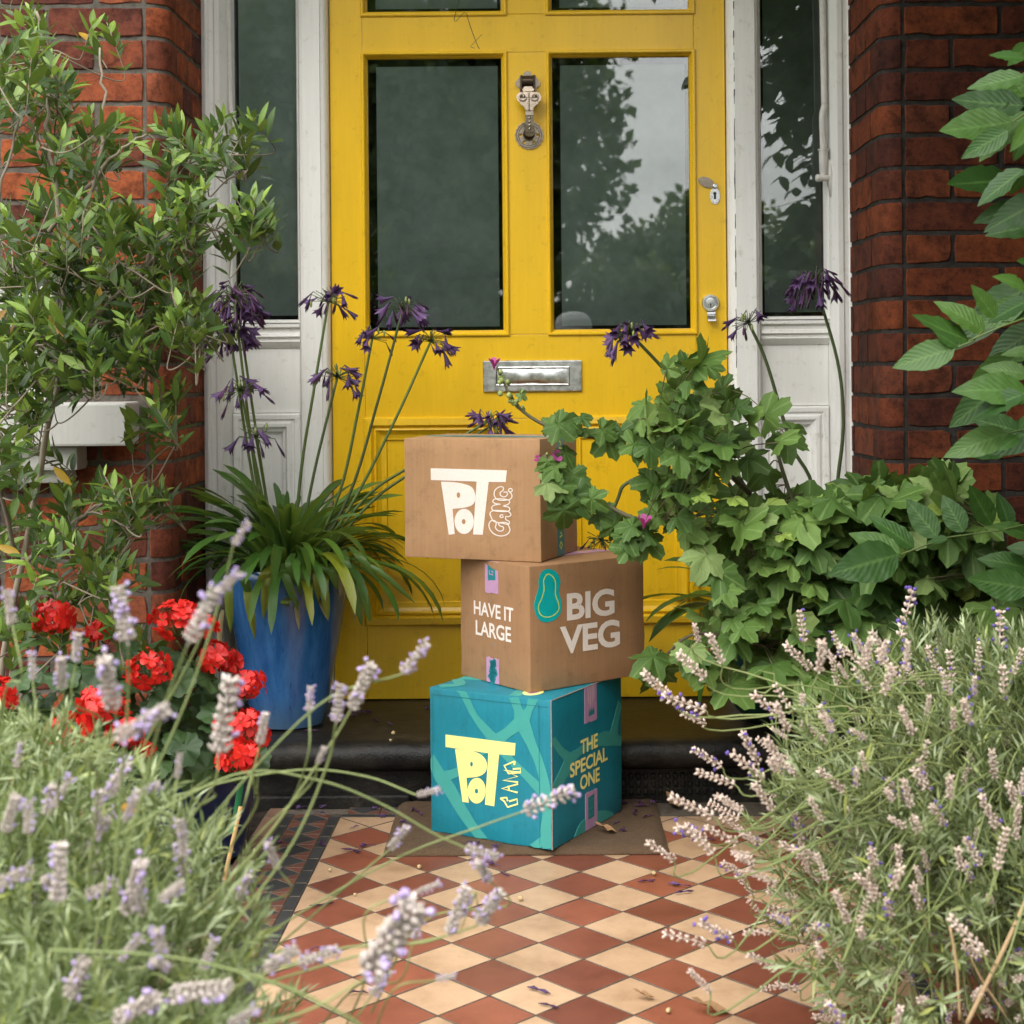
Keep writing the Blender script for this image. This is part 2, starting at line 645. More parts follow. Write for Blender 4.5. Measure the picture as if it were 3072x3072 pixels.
mx2 = t.add('ShaderNodeMixShader')
t.link(fr.outputs[0], mx.inputs[0]); t.link(tr.outputs[0], mx.inputs[1]); t.link(gl.outputs[0], mx.inputs[2])
t.link(t.math('MULTIPLY', dst, 0.35), mx2.inputs[0]); t.link(mx.outputs[0], mx2.inputs[1]); t.link(df.outputs[0], mx2.inputs[2])
t.link(mx2.outputs[0], t.out.inputs['Surface'])

t = NT('frosted_film')
v = t.coord('Object')
t.base(t.ramp(t.noise(v, 14, 6, 0.6), [(0.3, (0.25, 0.295, 0.28)), (0.7, (0.37, 0.42, 0.40))]))
t.set(Roughness=0.75)

def m_metal(name, c, rough, bump=0.0, scale=200):
    t = NT(name)
    v = t.coord('Object')
    t.base(t.ramp(t.noise(v, scale, 4), [(0.3, tuple(x * 0.55 for x in c)), (0.6, c)]))
    t.set(Metallic=1.0, Roughness=rough)
    if bump:
        t.bump(t.noise(v, scale * 0.5, 3), bump, 0.001)
m_metal('chrome', (0.88, 0.88, 0.87), 0.30, 0.05, 60)
m_metal('aged_bronze', (0.40, 0.33, 0.26), 0.36, 0.3, 320)
m_metal('dark_bronze', (0.10, 0.075, 0.055), 0.42, 0.2, 300)
m_metal('steel', (0.55, 0.55, 0.54), 0.25)
plain('keyhole_black', (0.006, 0.006, 0.006), 0.7)
plain('pipe_white', (0.62, 0.60, 0.56), 0.5, 0.08, 40, 0.1)

def m_tile(name, c, c2, rough=0.42):
    t = NT(name)
    r = t.rand()
    oi = t.add('ShaderNodeObjectInfo')
    tc = t.add('ShaderNodeTexCoord')
    add = t.add('ShaderNodeVectorMath'); add.operation = 'ADD'
    t.link(tc.outputs['Object'], add.inputs[0]); t.link(oi.outputs['Location'], add.inputs[1])
    pv = add.outputs[0]
    col = t.mix(r, c, c2)
    st = t.ramp(t.noise(pv, 9, 8, 0.68), [(0.30, (0.58, 0.52, 0.47)), (0.48, (0.9, 0.88, 0.86)), (0.62, (1.05, 1.05, 1.05))])
    col = t.mix(0.8, col, st, 'MULTIPLY')
    sp = t.ramp(t.noise(pv, 75, 6, 0.8), [(0.30, (0.30, 0.24, 0.19)), (0.40, (1, 1, 1))])
    col = t.mix(0.65, col, sp, 'MULTIPLY')
    scr = t.ramp(t.noise(pv, 34, 9, 0.8), [(0.62, (0, 0, 0)), (0.78, (0.5, 0.5, 0.5))])
    col = t.mix(scr, col, (0.55, 0.42, 0.32))
    t.base(col)
    t.set(Roughness=rough)
    t.bump(t.noise(pv, 55, 5), 0.12, 0.0015)
m_tile('tile_cream', (0.43, 0.275, 0.165), (0.53, 0.352, 0.22))
m_tile('tile_brick', (0.12, 0.042, 0.027), (0.17, 0.062, 0.04), 0.55)
m_tile('tile_red', (0.150, 0.046, 0.028), (0.27, 0.085, 0.047))
m_tile('tile_black', (0.030, 0.031, 0.031), (0.05, 0.05, 0.05), 0.5)
m_tile('tile_brown', (0.20, 0.115, 0.075), (0.25, 0.14, 0.09), 0.6)
m_rough('grout', (0.085, 0.068, 0.054), (0.16, 0.13, 0.10), 60, 0.5, 0.002)

# ------------------------------------------------------------------ ground
g = MB().box(-60, 60, -90, 60, -0.5, -0.022)
structure(g.build('ground', 'lawn'))
mb = MB()                                   # planting beds either side of the path, uneven soil
def soil_bed(name, x0, x1, y0, y1):
    m = MB(); nx, ny = 30, 40
    k = []
    for i in range(nx + 1):
        for j in range(ny + 1):
            x, y = x0 + (x1 - x0) * i / nx, y0 + (y1 - y0) * j / ny
            k.append((x, y, -0.014 + 0.012 * math.sin(x * 23 + y * 7) * math.sin(y * 19) + rnd(-0.004, 0.006)))
    m.pts(k)
    for i in range(nx):
        for j in range(ny):
            a = i * (ny + 1) + j
            m.face((a, a + ny + 1, a + ny + 2, a + 1))
    return structure(m.build(name, 'soil', smooth=True))
soil_bed('soil_bed', -2.2, -0.625, 0.6, 3.60)
soil_bed('soil_bed', 0.88, 2.2, 0.6, 3.60)

# ------------------------------------------------------------------ tiled path
PHI = -0.0167
DG = 0.1527                                  # diagonal of a tile
PO = V3(-0.0736, 3.184)                      # a tile corner
def fl(p, q, z=0.0):
    c, s = math.cos(PHI), math.sin(PHI)
    return V3(PO[0] + p * c - q * s, PO[1] + p * s + q * c, z)
path = MB()
PB = [fl(-0.556, 0.47), fl(0.865, 0.47), fl(0.865, -3.0), fl(-0.556, -3.0)]
k = path.pts([p + V3(0, 0, -0.0035) for p in PB] + [p + V3(0, 0, -0.03) for p in PB])
path.face((k, k + 1, k + 2, k + 3)); path.face((k + 7, k + 6, k + 5, k + 4))
for i in range(4):
    path.face((k + i, k + (i + 1) % 4, k + 4 + (i + 1) % 4, k + 4 + i))
path = structure(path.build('path', 'grout'))

def clip(poly, a, b, c):
    """keep the half-plane a*p + b*q <= c"""
    out = []
    for i in range(len(poly)):
        P, Q = poly[i], poly[(i + 1) % len(poly)]
        dp, dq = a * P[0] + b * P[1] - c, a * Q[0] + b * Q[1] - c
        if dp <= 0:
            out.append(P)
        if dp * dq < 0:
            t_ = dp / (dp - dq)
            out.append((P[0] + (Q[0] - P[0]) * t_, P[1] + (Q[1] - P[1]) * t_))
    return out
def shrink(poly, d):
    c = np.mean(np.array(poly), 0)
    out = []
    n = len(poly)
    P = [np.array(p, float) for p in poly]
    for i in range(n):
        a, b, e = P[i - 1], P[i], P[(i + 1) % n]
        d1, d2 = unit(b - a), unit(e - b)
        n1, n2 = np.array([-d1[1], d1[0]]), np.array([-d2[1], d2[0]])
        if n1 @ (c - b) < 0: n1 = -n1
        if n2 @ (c - b) < 0: n2 = -n2
        bis = unit(n1 + n2)
        out.append(tuple(b + bis * d / max(0.3, bis @ n1)))
    return out
def tile(poly, mat, name='tile', gap=0.0013):
    if len(poly) < 3:
        return
    A = 0.5 * abs(sum(poly[i][0] * poly[(i + 1) % len(poly)][1] - poly[(i + 1) % len(poly)][0] * poly[i][1] for i in range(len(poly))))
    if A < 1.2e-4:
        return
    P0, P1 = shrink(poly, gap), shrink(poly, gap + 0.0008)
    c = np.mean(np.array(poly), 0)
    o3 = fl(c[0], c[1])
    dz = rnd(-0.0005, 0.0005)
    tx, ty = rnd(-0.004, 0.004), rnd(-0.004, 0.004)
    mb = MB()
    n = len(poly)
    z = lambda p: dz + tx * (p[0] - c[0]) + ty * (p[1] - c[1])
    a = mb.pts([fl(*p, -0.012) for p in P0]); b = mb.pts([fl(*p, z(p) - 0.0009) for p in P0]); e = mb.pts([fl(*p, z(p)) for p in P1])
    for i in range(n):
        j = (i + 1) % n
        mb.face((a + i, a + j, b + j, b + i), 1); mb.face((b + i, b + j, e + j, e + i), 1)
    mb.face([e + i for i in range(n)])
    mb.build(name, [mat, 'grout'], path, origin=o3)
PL, PR, QB, QF = -2.5 * DG, 4.5 * DG, 2 * DG, -9 * DG
for r in range(-5, 19):
    for c in range(-6, 11):
        if (c - r) % 2:
            continue
        p, q = c * DG / 2, -r * DG / 2
        poly = [(p - DG / 2, q), (p, q - DG / 2), (p + DG / 2, q), (p, q + DG / 2)]
        for h in ((-1, 0, -PL), (1, 0, PR), (0, 1, QB), (0, -1, -QF)):
            poly = clip(poly, *h)
            if len(poly) < 3:
                break
        tile(poly, 'tile_cream' if (c % 2 or r == -4) else 'tile_red')
def strip(p0, p1, q0, q1, mat, along, step, name='border_tile'):
    a0, a1 = (q0, q1) if along == 'q' else (p0, p1)
    x = a0
    while x < a1 - 1e-6:
        y = min(a1, x + step)
        tile([(p0, x), (p1, x), (p1, y), (p0, y)] if along == 'q' else [(x, q0), (y, q0), (y, q1), (x, q1)], mat, name)
        x = y
def diamond_band(p0, p1, a0, a1, along):
    w = p1 - p0
    n = int((a1 - a0) / 0.0745)
    for i in range(n):
        c = a1 - 0.0745 * (i + 0.5)
        h = 0.0745 / 2
        m_ = (p0 + p1) / 2
        sh = [[(p0, c), (m_, c - h), (p1, c), (m_, c + h)], [(p0, c), (p0, c - h), (m_, c - h)], [(p1, c), (m_, c - h), (p1, c - h)], [(p0, c), (m_, c + h), (p0, c + h)], [(p1, c), (p1, c + h), (m_, c + h)]]
        for j, s_ in enumerate(sh):
            if along == 'p':
                s_ = [(b, a) for a, b in s_]
            tile(s_, 'tile_black' if j == 0 else 'tile_brick', 'border_tile', 0.0008)
strip(PL - 0.024, PL, -0.9, QB + 0.024, 'tile_black', 'q', 0.076)
diamond_band(PL - 0.106, PL - 0.024, -0.70, QB + 0.024, 'q')
strip(PL - 0.129, PL - 0.106, -0.9, QB + 0.03, 'tile_black', 'q', 0.076)
strip(PL - 0.172, PL - 0.129, -0.9, 0.405, 'tile_brown', 'q', 0.152)
strip(PL, 0.30, QB, QB + 0.024, 'tile_black', 'p', 0.076)
diamond_band(QB + 0.024, QB + 0.098, PL - 0.0, 0.30, 'p')
strip(PR, PR + 0.024, -1.1, -0.35, 'tile_black', 'q', 0.076)
strip(PR + 0.024, PR + 0.106, -1.1, -0.35, 'tile_red', 'q', 0.082)
strip(PR + 0.106, PR + 0.172, -1.1, -0.35, 'tile_brown', 'q', 0.152)

# ------------------------------------------------------------------ door step
YD, YB, ZS = 4.0, 3.58, 0.151               # door plane, brick face, top of the step
X0, X1 = -1.30, 1.35
prof = [(3.60, -0.02), (3.60, 0.075), (3.575, 0.082), (3.557, 0.092), (3.549, 0.106), (3.548, 0.120), (3.553, 0.136), (3.566, 0.147), (3.590, ZS), (YD + 0.08, ZS + 0.004), (YD + 0.08, -0.02)]
mb = MB()
ns = 70
rows = []
for i in range(ns + 1):
    x = -0.90 + 1.76 * i / ns
    w = 0.0016 * math.sin(x * 31) + 0.001 * math.sin(x * 77 + 1)
    rows.append(mb.pts([(x, y + (w if 1 < j < 9 else 0), z + (w * 0.6 if 4 < j < 9 else 0)) for j, (y, z) in enumerate(prof)]))
for i in range(ns):
    for j in range(len(prof)):
        j2 = (j + 1) % len(prof)
        mb.face((rows[i] + j, rows[i] + j2, rows[i + 1] + j2, rows[i + 1] + j))
mb.face([rows[0] + j for j in range(len(prof))]); mb.face([rows[-1] + j for j in range(len(prof))][::-1])
step = thing('door_step', 'worn black stone door step with rounded nosing below the yellow door', 'step', (0, 3.58, 0))
mb.build('step_block', 'black_stone', step, 'auto')
vent = MB()                                  # cast grille low in the riser beside the box
for i in range(17):
    for j in range(3):
        x, z = 0.17 + i * 0.017, 0.018 + j * 0.018
        vent.box(x, x + 0.011, 3.5945, 3.602, z, z + 0.012)
vent.build('vent_grille', 'black_stone', step, bevel=0.002)
lw = MB()
lw.box(-0.90, -0.30, 3.572, 3.5985, -0.02, 0.028)
lw.build('plinth', 'black_stone', step, bevel=0.006, seg=2)

# ------------------------------------------------------------------ brick piers
def brick_mesh(name, L, D=0.05, seed=0, mat='brick_red'):
    rg = random.Random(seed)
    # worn outline: 18 points round the face, a few of them chipped
    out = []
    nl_ = 6 if L > 0.15 else 4
    for i in range(nl_): out.append((-L / 2 + L * i / nl_, -0.0325))
    for i in range(3): out.append((L / 2, -0.0325 + 0.065 * i / 3))
    for i in range(nl_): out.append((L / 2 - L * i / nl_, 0.0325))
    for i in range(3): out.append((-L / 2, 0.0325 - 0.065 * i / 3))
    m = MB()
    corner = (0, nl_, nl_ + 3, 2 * nl_ + 3)
    jit = [(rg.uniform(-1, 1) * 0.0016, rg.uniform(-1, 1) * 0.0016) for _ in out]
    chip = [rg.random() < 0.10 for _ in out]
    def ring(y, ins, jy):
        P = []
        for i, (x, z) in enumerate(out):
            k = ins + (0.0015 if i in corner else 0) + (0.004 if chip[i] else 0)
            sx_ = 1 if x > 0 else -1; sz_ = 1 if z > 0 else -1
            fx = k if abs(abs(x) - L / 2) < 1e-6 else 0
            fz = k if abs(abs(z) - 0.0325) < 1e-6 else 0
            P.append((x - sx_ * fx + jit[i][0], y + rg.uniform(-1, 1) * jy, z - sz_ * fz + jit[i][1]))
        return m.pts(P)
    r0, r1, r2 = ring(-D / 2, 0.0022, 0.0007), ring(-D / 2 + 0.0018, 0.0002, 0.0005), ring(D / 2, 0.0, 0)
    n = len(out)
    for a, b in ((r0, r1), (r1, r2)):
        for i in range(n):
            j = (i + 1) % n
            m.face((a + i, a + j, b + j, b + i))
    cface = m.pts([(rg.uniform(-0.3, 0.3) * L, -D / 2 - rg.uniform(-0.0012, 0.0012), 0)])
    for i in range(n):
        m.face((r0 + i, cface, r0 + (i + 1) % n))
    m.face([r2 + i for i in range(n)])
    me = bpy.data.meshes.new(name); me.from_pydata(m.v, [], m.f)
    bm = bmesh.new(); bm.from_mesh(me); bmesh.ops.recalc_face_normals(bm, faces=bm.faces); bm.to_mesh(me); bm.free()
    me.materials.append(MATS[mat])
    return me
BRK = {mt: ([brick_mesh('brick', 0.215, seed=i, mat=mt) for i in range(8)], [brick_mesh('brick', 0.1025, seed=20 + i, mat=mt) for i in range(8)]) for mt in ('brick_red', 'brick_dark')}
def nose_mesh(side, ret, seed, mat):
    """bullnose brick: quirk, quarter round, return of length ret along the reveal; origin at the round's centre"""
    rg = random.Random(seed)
    rr = 0.047
    pr = [(-side * 0.003, -rr + 0.006)]
    for i in range(9):
        a = math.pi / 2 * i / 8
        pr.append((side * -0.0 - side * (-rr) * math.sin(a), -rr * math.cos(a)))
    pr.append((side * rr, ret)); pr.append((side * (rr - 0.05), ret)); pr.append((-side * 0.003, 0.004))
    m = MB()
    zs = [-0.0325, -0.0295, 0.0295, 0.0325]
    ins = [0.0032, 0, 0, 0.0032]
    rows = []
    c = np.mean(np.array(pr), 0)
    for z, q in zip(zs, ins):
        rows.append(m.pts([(p[0] + (c[0] - p[0]) * q * 12 + rg.uniform(-1, 1) * 0.0007, p[1] + (c[1] - p[1]) * q * 12 + rg.uniform(-1, 1) * 0.0007, z + rg.uniform(-1, 1) * 0.0008) for p in pr]))
    n = len(pr)
    for i in range(3):
        for j in range(n):
            j2 = (j + 1) % n
            m.face((rows[i] + j, rows[i] + j2, rows[i + 1] + j2, rows[i + 1] + j))
    m.face([rows[0] + j for j in range(n)][::-1]); m.face([rows[3] + j for j in range(n)])
    me = bpy.data.meshes.new('brick')
    me.from_pydata(m.v, [], m.f)
    bm = bmesh.new(); bm.from_mesh(me); bmesh.ops.recalc_face_normals(bm, faces=bm.faces); bm.to_mesh(me); bm.free()
    me.materials.append(MATS[mat])
    shade(me, 'auto')
    return me
def pier(side, xg, zref, label, mortar, xend, skip=None, mat='brick_red'):
    """side -1: left of the door. xg = where the flat face meets the rounded corner"""
    root = thing('brick_wall', label, 'wall', (xg, YB, 0))
    inn = -side                               # towards the door
    xr = xg + inn * 0.047                     # plane of the reveal
    # bed of mortar
    m = MB()
    rr = 0.047 - 0.0036
    pr = [(xend, YB + 0.0036), (xg, YB + 0.0036)]
    for i in range(1, 9):
        a = math.pi / 2 * i / 8
        pr.append((xg + inn * rr * math.sin(a), YB + 0.047 - rr * math.cos(a)))
    pr += [(xg + inn * rr, 4.3), (xend, 4.3)]
    m.extrude([(x, y, -0.02) for x, y in pr], (0, 0, 2.62))
    m.build('mortar', mortar, root)
    STR, HDR = BRK[mat]
    nose = {k: [nose_mesh(inn, k, 50 + i, mat) for i in range(4)] for k in (0.055, 0.108)}
    def put_brick(me, x, y, z, rz=0.0, sx=1.0):
        o = bpy.data.objects.new('brick', me); COL.objects.link(o); o.parent = root
        o.location = (x - xg, y - YB, z); o.rotation_euler = (rnd(-0.004, 0.004), rnd(-0.004, 0.004), rz + rnd(-0.004, 0.004)); o.scale = (sx, 1, 1)
    z = zref - 0.0375
    while z > 0.0:
        z -= 0.075
    zi = 0
    k0 = round((z - zref) / 0.075)
    while z < 2.05:
        odd = (k0 + zi) % 2 == 0
        ret = 0.055 if odd else 0.108
        o = bpy.data.objects.new('brick', random.choice(nose[ret])); COL.objects.link(o); o.parent = root
        o.location = (0, 0.047 + rnd(-0.001, 0.001), z)
        ys = YB + 0.047 + ret + 0.008
        # reveal
        first = True
        while ys < 3.97:
            L = 0.215 if (odd and first) else 0.1025
            first = False
            put_brick((STR if L > 0.2 else HDR)[random.randrange(8)], xr - inn * 0.025, ys + L / 2, z, math.pi / 2)
            ys += L + 0.009
        # flat face, Flemish bond
        x = xg - inn * 0.0095
        hdr = odd
        while (x - xend) * inn > 0.02:
            L = 0.1025 if hdr else 0.215
            if (x - inn * L - xend) * inn < -0.03:
                L = 0.1025
            cx = x - inn * L / 2
            if not (skip and skip(cx, z, L)):
                put_brick((STR if L > 0.2 else HDR)[random.randrange(8)], cx, YB + 0.025 + rnd(-0.0015, 0.0015), z)
            x -= inn * (L + 0.0095)
            hdr = not hdr
        z += 0.075; zi += 1
    return root
pier(-1, -0.890, 1.770, 'bright orange red brick wall with grey mortar behind the olive bush', 'mortar_grey', -1.80,
     skip=lambda x, z, L: x - L / 2 < -1.07 and 0.90 < z < 1.24)
pier(1, 0.842, 1.7566, 'dark red brick wall with black mortar behind the wisteria leaves', 'mortar_black', 1.75, mat='brick_dark')

# window sill and panel at the edge of the picture
sl = MB()
sl.box(-1.75, -0.915, 3.475, 3.66, 0.838, 0.935)
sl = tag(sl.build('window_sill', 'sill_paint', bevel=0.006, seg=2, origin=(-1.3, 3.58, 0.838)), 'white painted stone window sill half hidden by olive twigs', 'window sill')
sb = MB()
sb.box(-1.75, -1.035, 3.505, 3.66, 0.782, 0.8365)
sb.box(-1.75, -1.06, 3.53, 3.66, 0.752, 0.781)
sb.build('sill_corbel', 'sill_paint', sl, bevel=0.008, seg=2)
wp = MB()
wp.box(-1.75, -1.10, 3.555, 3.70, 0.9365, 1.20)
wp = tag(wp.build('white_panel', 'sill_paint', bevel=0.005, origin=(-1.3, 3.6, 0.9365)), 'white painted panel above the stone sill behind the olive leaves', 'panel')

# porch head over the door, above the picture
ph = thing('porch_canopy', 'white plastered porch canopy above the yellow door, over the picture', 'canopy', (0, 3.7, 2.6))
m = MB(); m.box(-1.80, 1.75, 3.25, 4.3, 2.60, 2.78); m.build('canopy_slab', 'render_white', ph, bevel=0.01)
m = MB(); m.box(-1.80, 1.75, 3.60, 4.3, 2.781, 5.2); m.build('upper_wall', 'brick_red', ph)
m = MB(); m.box(-1.80, 1.75, 3.21, 3.2495, 2.58, 2.80); m.build('fascia', 'white_paint', ph, bevel=0.004)

# hallway behind the glass
hl = MB()
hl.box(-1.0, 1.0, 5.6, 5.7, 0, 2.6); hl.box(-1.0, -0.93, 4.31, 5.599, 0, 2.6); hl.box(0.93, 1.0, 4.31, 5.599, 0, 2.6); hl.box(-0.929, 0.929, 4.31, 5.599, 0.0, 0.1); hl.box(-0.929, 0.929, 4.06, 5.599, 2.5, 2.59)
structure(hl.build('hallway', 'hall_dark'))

# ------------------------------------------------------------------ white frame with side lights
FR = thing('door_surround', 'white painted timber frame with side lights around the yellow door', 'door frame', (0, 4.0, ZS))
def fbox(name, x0, x1, y0, y1, z0, z1, mat='white_paint', b=0.002, parent=None):
    m = MB(); m.box(x0, x1, y0, y1, z0, z1)
    return m.build(name, mat, parent or FR, bevel=b, seg=2)
XDL, XDR = -0.5245, 0.4894
ZT = 2.12
def vmould(name, prof, z0, z1, parent=None, mat='white_paint'):
    """upright moulding: prof = list of (x, y) closed"""
    m = MB(); m.extrude([(x, y, z0) for x, y in prof], (0, 0, z1 - z0))
    return m.build(name, mat, parent or FR, 'auto')
# outer architraves
def arch(x0, s):
    return [(x0, 4.06), (x0, 3.945), (x0 + s * 0.010, 3.937), (x0 + s * 0.016, 3.937), (x0 + s * 0.020, 3.943), (x0 + s * 0.030, 3.943), (x0 + s * 0.034, 3.939), (x0 + s * 0.046, 3.939),
            (x0 + s * 0.050, 3.947), (x0 + s * 0.058, 3.957), (x0 + s * 0.062, 3.975), (x0 + s * 0.062, 4.06)]
vmould('architrave', arch(-0.842, 1), ZS + 0.004, ZT)
vmould('architrave', [(x, y) for x, y in arch(0.812, -1)][::-1], ZS + 0.004, ZT)
# posts either side of the door
def post(xa, xb):
    return [(xa, 4.06), (xa, 3.985), (xa + 0.006, 3.972), (xa + 0.013, 3.970), (xa + 0.0135, 3.964), (xb - 0.0185, 3.964), (xb - 0.018, 3.969), (xb - 0.010, 3.971), (xb - 0.004, 3.978), (xb, 3.99), (xb, 4.06)]
vmould('post', post(-0.605, XDL - 0.003), ZS + 0.004, ZT)
rp_ = [(-x, y) for x, y in post(-0.575, -(XDR + 0.003))][::-1]
vmould('post', rp_, ZS + 0.004, ZT)
ck = MB()                                     # open joint down the right post
pts = [V3(0.5085 + rnd(-0.0006, 0.0006), 3.9636, z) for z in np.linspace(1.0, 2.1, 60)]
for i in range(len(pts) - 1):
    if random.random() < 0.72:
        w = rnd(0.0004, 0.0014)
        k = ck.pts([pts[i] + V3(-w, 0, 0), pts[i] + V3(w, 0, 0), pts[i + 1] + V3(w, 0, 0), pts[i + 1] + V3(-w, 0, 0)]); ck.face((k, k + 1, k + 2, k + 3))
ck.build('paint_crack', 'keyhole_black', FR)
fbox('head_rail', -0.84, 0.81, 3.95, 4.06, ZT + 0.001, ZT + 0.10)
# side lights
def side_light(x0, x1, zg, zp0, zp1, seed):
    """x0..x1 opening, zg glass bottom, sill mouldings below, then flat panel, then fielded panel"""
    gp = fbox('side_pane', x0 - 0.004, x1 + 0.004, 4.018, 4.022, zg - 0.006, ZT, 'glass', 0)
    fbox('frosted_film', x0 + 0.016, x1 - 0.010, 4.0265, 4.0285, zg + 0.016, ZT - 0.02, 'frosted_film', 0, gp)
    m = MB()
    m.sweep((x0 - 0.002, x1 + 0.002, zg - 0.004, ZT + 0.01), [(0, 0.030), (0.003, 0.030), (0.006, 0.024), (0.009, 0.006), (0.009, -0.004)], 4.014)
    m.build('glazing_bead', 'white_paint', gp)
    # sill mouldings
    m = MB()
    z = zg - 0.005
    pr = [(4.05, z), (3.990, z), (3.978, z - 0.005), (3.978, z - 0.010), (3.988, z - 0.012), (3.988, z - 0.024), (3.982, z - 0.026), (3.980, z - 0.034), (3.988, z - 0.037), (3.988, z - 0.044), (3.984, z - 0.047), (3.992, z - 0.058), (3.998, z - 0.064), (4.05, z - 0.064)]
    m.extrude([(x0, y, zz) for y, zz in pr], (x1 - x0, 0, 0))
    m.build('sill_moulding', 'white_paint', FR, 'auto')
    fbox('side_panel', x0, x1, 4.000, 4.05, zp1, z - 0.0645, b=0.0)
    m = MB()
    m.sweep((x0 + 0.001, x1 - 0.001, ZS + 0.06, zp1 - 0.002), [(0, 0.0), (0.0, 0.016), (0.004, 0.019), (0.014, 0.019), (0.017, 0.014), (0.020, 0.014), (0.026, 0.020), (0.034, 0.020), (0.040, 0.012), (0.046, 0.010), (0.050, 0.002), (0.055, 0.0)], 4.004)
    m.build('panel_moulding', 'white_paint', FR)
    fbox('side_panel', x0, x1, 4.004, 4.05, ZS + 0.004, zp1 - 0.0005, b=0.0)
    return gp
sdl = side_light(-0.779, -0.605, at(790, 965, 4.0)[2], 0, at(790, 1238, 4.0)[2], 1)
sdr = side_light(0.575, 0.749, at(2380, 954, 4.0)[2], 0, at(2380, 1216, 4.0)[2], 2)
# thin pipes in the corners of the side lights
m = MB(); m.tube(spline([at(685, -60, 3.972), at(692, 300, 3.972), at(697, 340, 3.97), at(704, 375, 3.968), at(705, 440, 3.968), at(707, 520, 3.972)], 5), 0.0068, 10)
m.build('water_pipe', 'pipe_white', FR, True)
pp = MB(); pp.tube(spline([at(2466, -60, 3.972), at(2472, 280, 3.972), at(2474, 315, 3.97), at(2467, 345, 3.968), at(2468, 400, 3.968), at(2470, 452, 3.968)], 5), 0.0082, 12)
pp = pp.build('water_pipe', 'pipe_white', FR, True)
c1, c2 = at(2470, 447, 3.966), at(2472, 517, 3.966)
m = MB(); m.tube([c1, c1 + V3(0, 0, -0.004), c1 + V3(0, 0, -0.0041), c2, c2 + V3(0, 0, -0.006)], [0.014, 0.014, 0.0115, 0.0115, 0.009], 14)
m.build('pipe_union', 'pipe_white', pp, 'auto')
c3 = at(2468, 534, 3.964)
m = MB(); m.tube([c3 + V3(-0.018, 0, 0), c3 + V3(-0.014, 0, 0), c3 + V3(-0.012, 0, 0), c3 + V3(0.016, 0, 0)], [0.007, 0.010, 0.010, 0.0085], 12)
m.tube([c2, c3], 0.009, 10)
m.build('valve', 'pipe_white', pp, 'auto')
m = MB(); m.tube([at(2490, 480, 3.966), at(2493, 520, 3.963), at(2495, 590, 3.966)], [0.006, 0.0085, 0.006], 8); m.build('pipe_clip', 'pipe_white', pp, True)

# ------------------------------------------------------------------ yellow door
DR = thing('front_door', 'yellow painted panelled front door with two tall glass panes', 'door', ((XDL + XDR) / 2, YD, ZS))
def dbox(name, x0, x1, z0, z1, y0=YD, y1=YD + 0.045, mat='yellow_paint', b=0.0015, parent=None):
    m = MB(); m.box(x0, x1, y0, y1, z0, z1)
    return m.build(name, mat, parent or DR, bevel=b, seg=2)
px = lambda sx, sy=1100: at(sx, sy, YD)[0]
pz = lambda sy, sx=1600: at(sx, sy, YD)[2]
xa, xb = px(1090, 600), px(1521, 600)          # left pane opening
xc, xd = px(1645, 600), px(2085, 600)          # right pane opening
za, zb = pz(1003), pz(156)
zc = pz(42)
pl0, pl1, pr0, pr1 = px(1100, 1560), px(1512, 1560), px(1683, 1560), px(2090, 1560)
pz0, pz1 = pz(1866), pz(1255)
zbot = ZS + 0.006
dbox('stile', XDL, xa, zbot, ZT); dbox('stile', xd, XDR, zbot, ZT)
dbox('mullion', xb, xc, za + 0.0005, zb - 0.0005); dbox('mullion', xb, xc, zc + 0.0005, ZT)
dbox('rail', xa + 0.0005, xd - 0.0005, zb, zc); dbox('lock_rail', xa + 0.0005, xd - 0.0005, pz1, za)
dbox('bottom_rail', xa + 0.0005, xd - 0.0005, zbot, pz0)
dbox('muntin', pl1, pr0, pz0 + 0.0005, pz1 - 0.0005)
dbox('filler', xa + 0.0005, pl0, pz0 + 0.0005, pz1 - 0.0005); dbox('filler', pr1, xd - 0.0005, pz0 + 0.0005, pz1 - 0.0005)
def pane(x0, x1, z0, z1, fl_=(0.033, 0.022, 0.022, 0.030)):
    m = MB(); m.box(x0 + 0.001, x1 - 0.001, YD + 0.020, YD + 0.024, z0 + 0.001, z1 - 0.001)
    g_ = m.build('glass_pane', 'glass', DR)
    m = MB(); m.box(x0 + fl_[0], x1 - fl_[1], YD + 0.0275, YD + 0.029, z0 + fl_[2], z1 - fl_[3])
    m.build('frosted_film', 'frosted_film', g_)
    m = MB()
    m.sweep((x0 - 0.004, x1 + 0.004, z0 - 0.004, z1 + 0.004), [(0, 0.0), (0.0, 0.004), (0.003, 0.0065), (0.007, 0.0065), (0.010, 0.003), (0.0115, -0.004), (0.0145, -0.008), (0.0165, -0.0195)], YD)
    m.build('glazing_bead', 'yellow_paint', g_)
    return g_
pane(xa, xb, za, zb); pane(xc, xd, za, zb)
pane(xa, xb, zc, ZT); pane(xc, xd, zc, ZT)
def panel(x0, x1):
    p_ = dbox('panel', x0, x1, pz0, pz1, YD + 0.010, YD + 0.03, b=0.0)
    m = MB()
    m.sweep((x0 - 0.006, x1 + 0.006, pz0 - 0.006, pz1 + 0.006), [(0, 0.0), (0.0, 0.007), (0.004, 0.011), (0.020, 0.013), (0.024, 0.008), (0.0265, 0.0035), (0.029, 0.0075), (0.033, 0.0085), (0.0365, 0.003), (0.045, -0.003), (0.054, -0.0045), (0.058, -0.0045), (0.060, -0.0098)], YD)
    m.build('panel_moulding', 'yellow_paint', p_)
panel(pl0, pl1); panel(pr0, pr1)
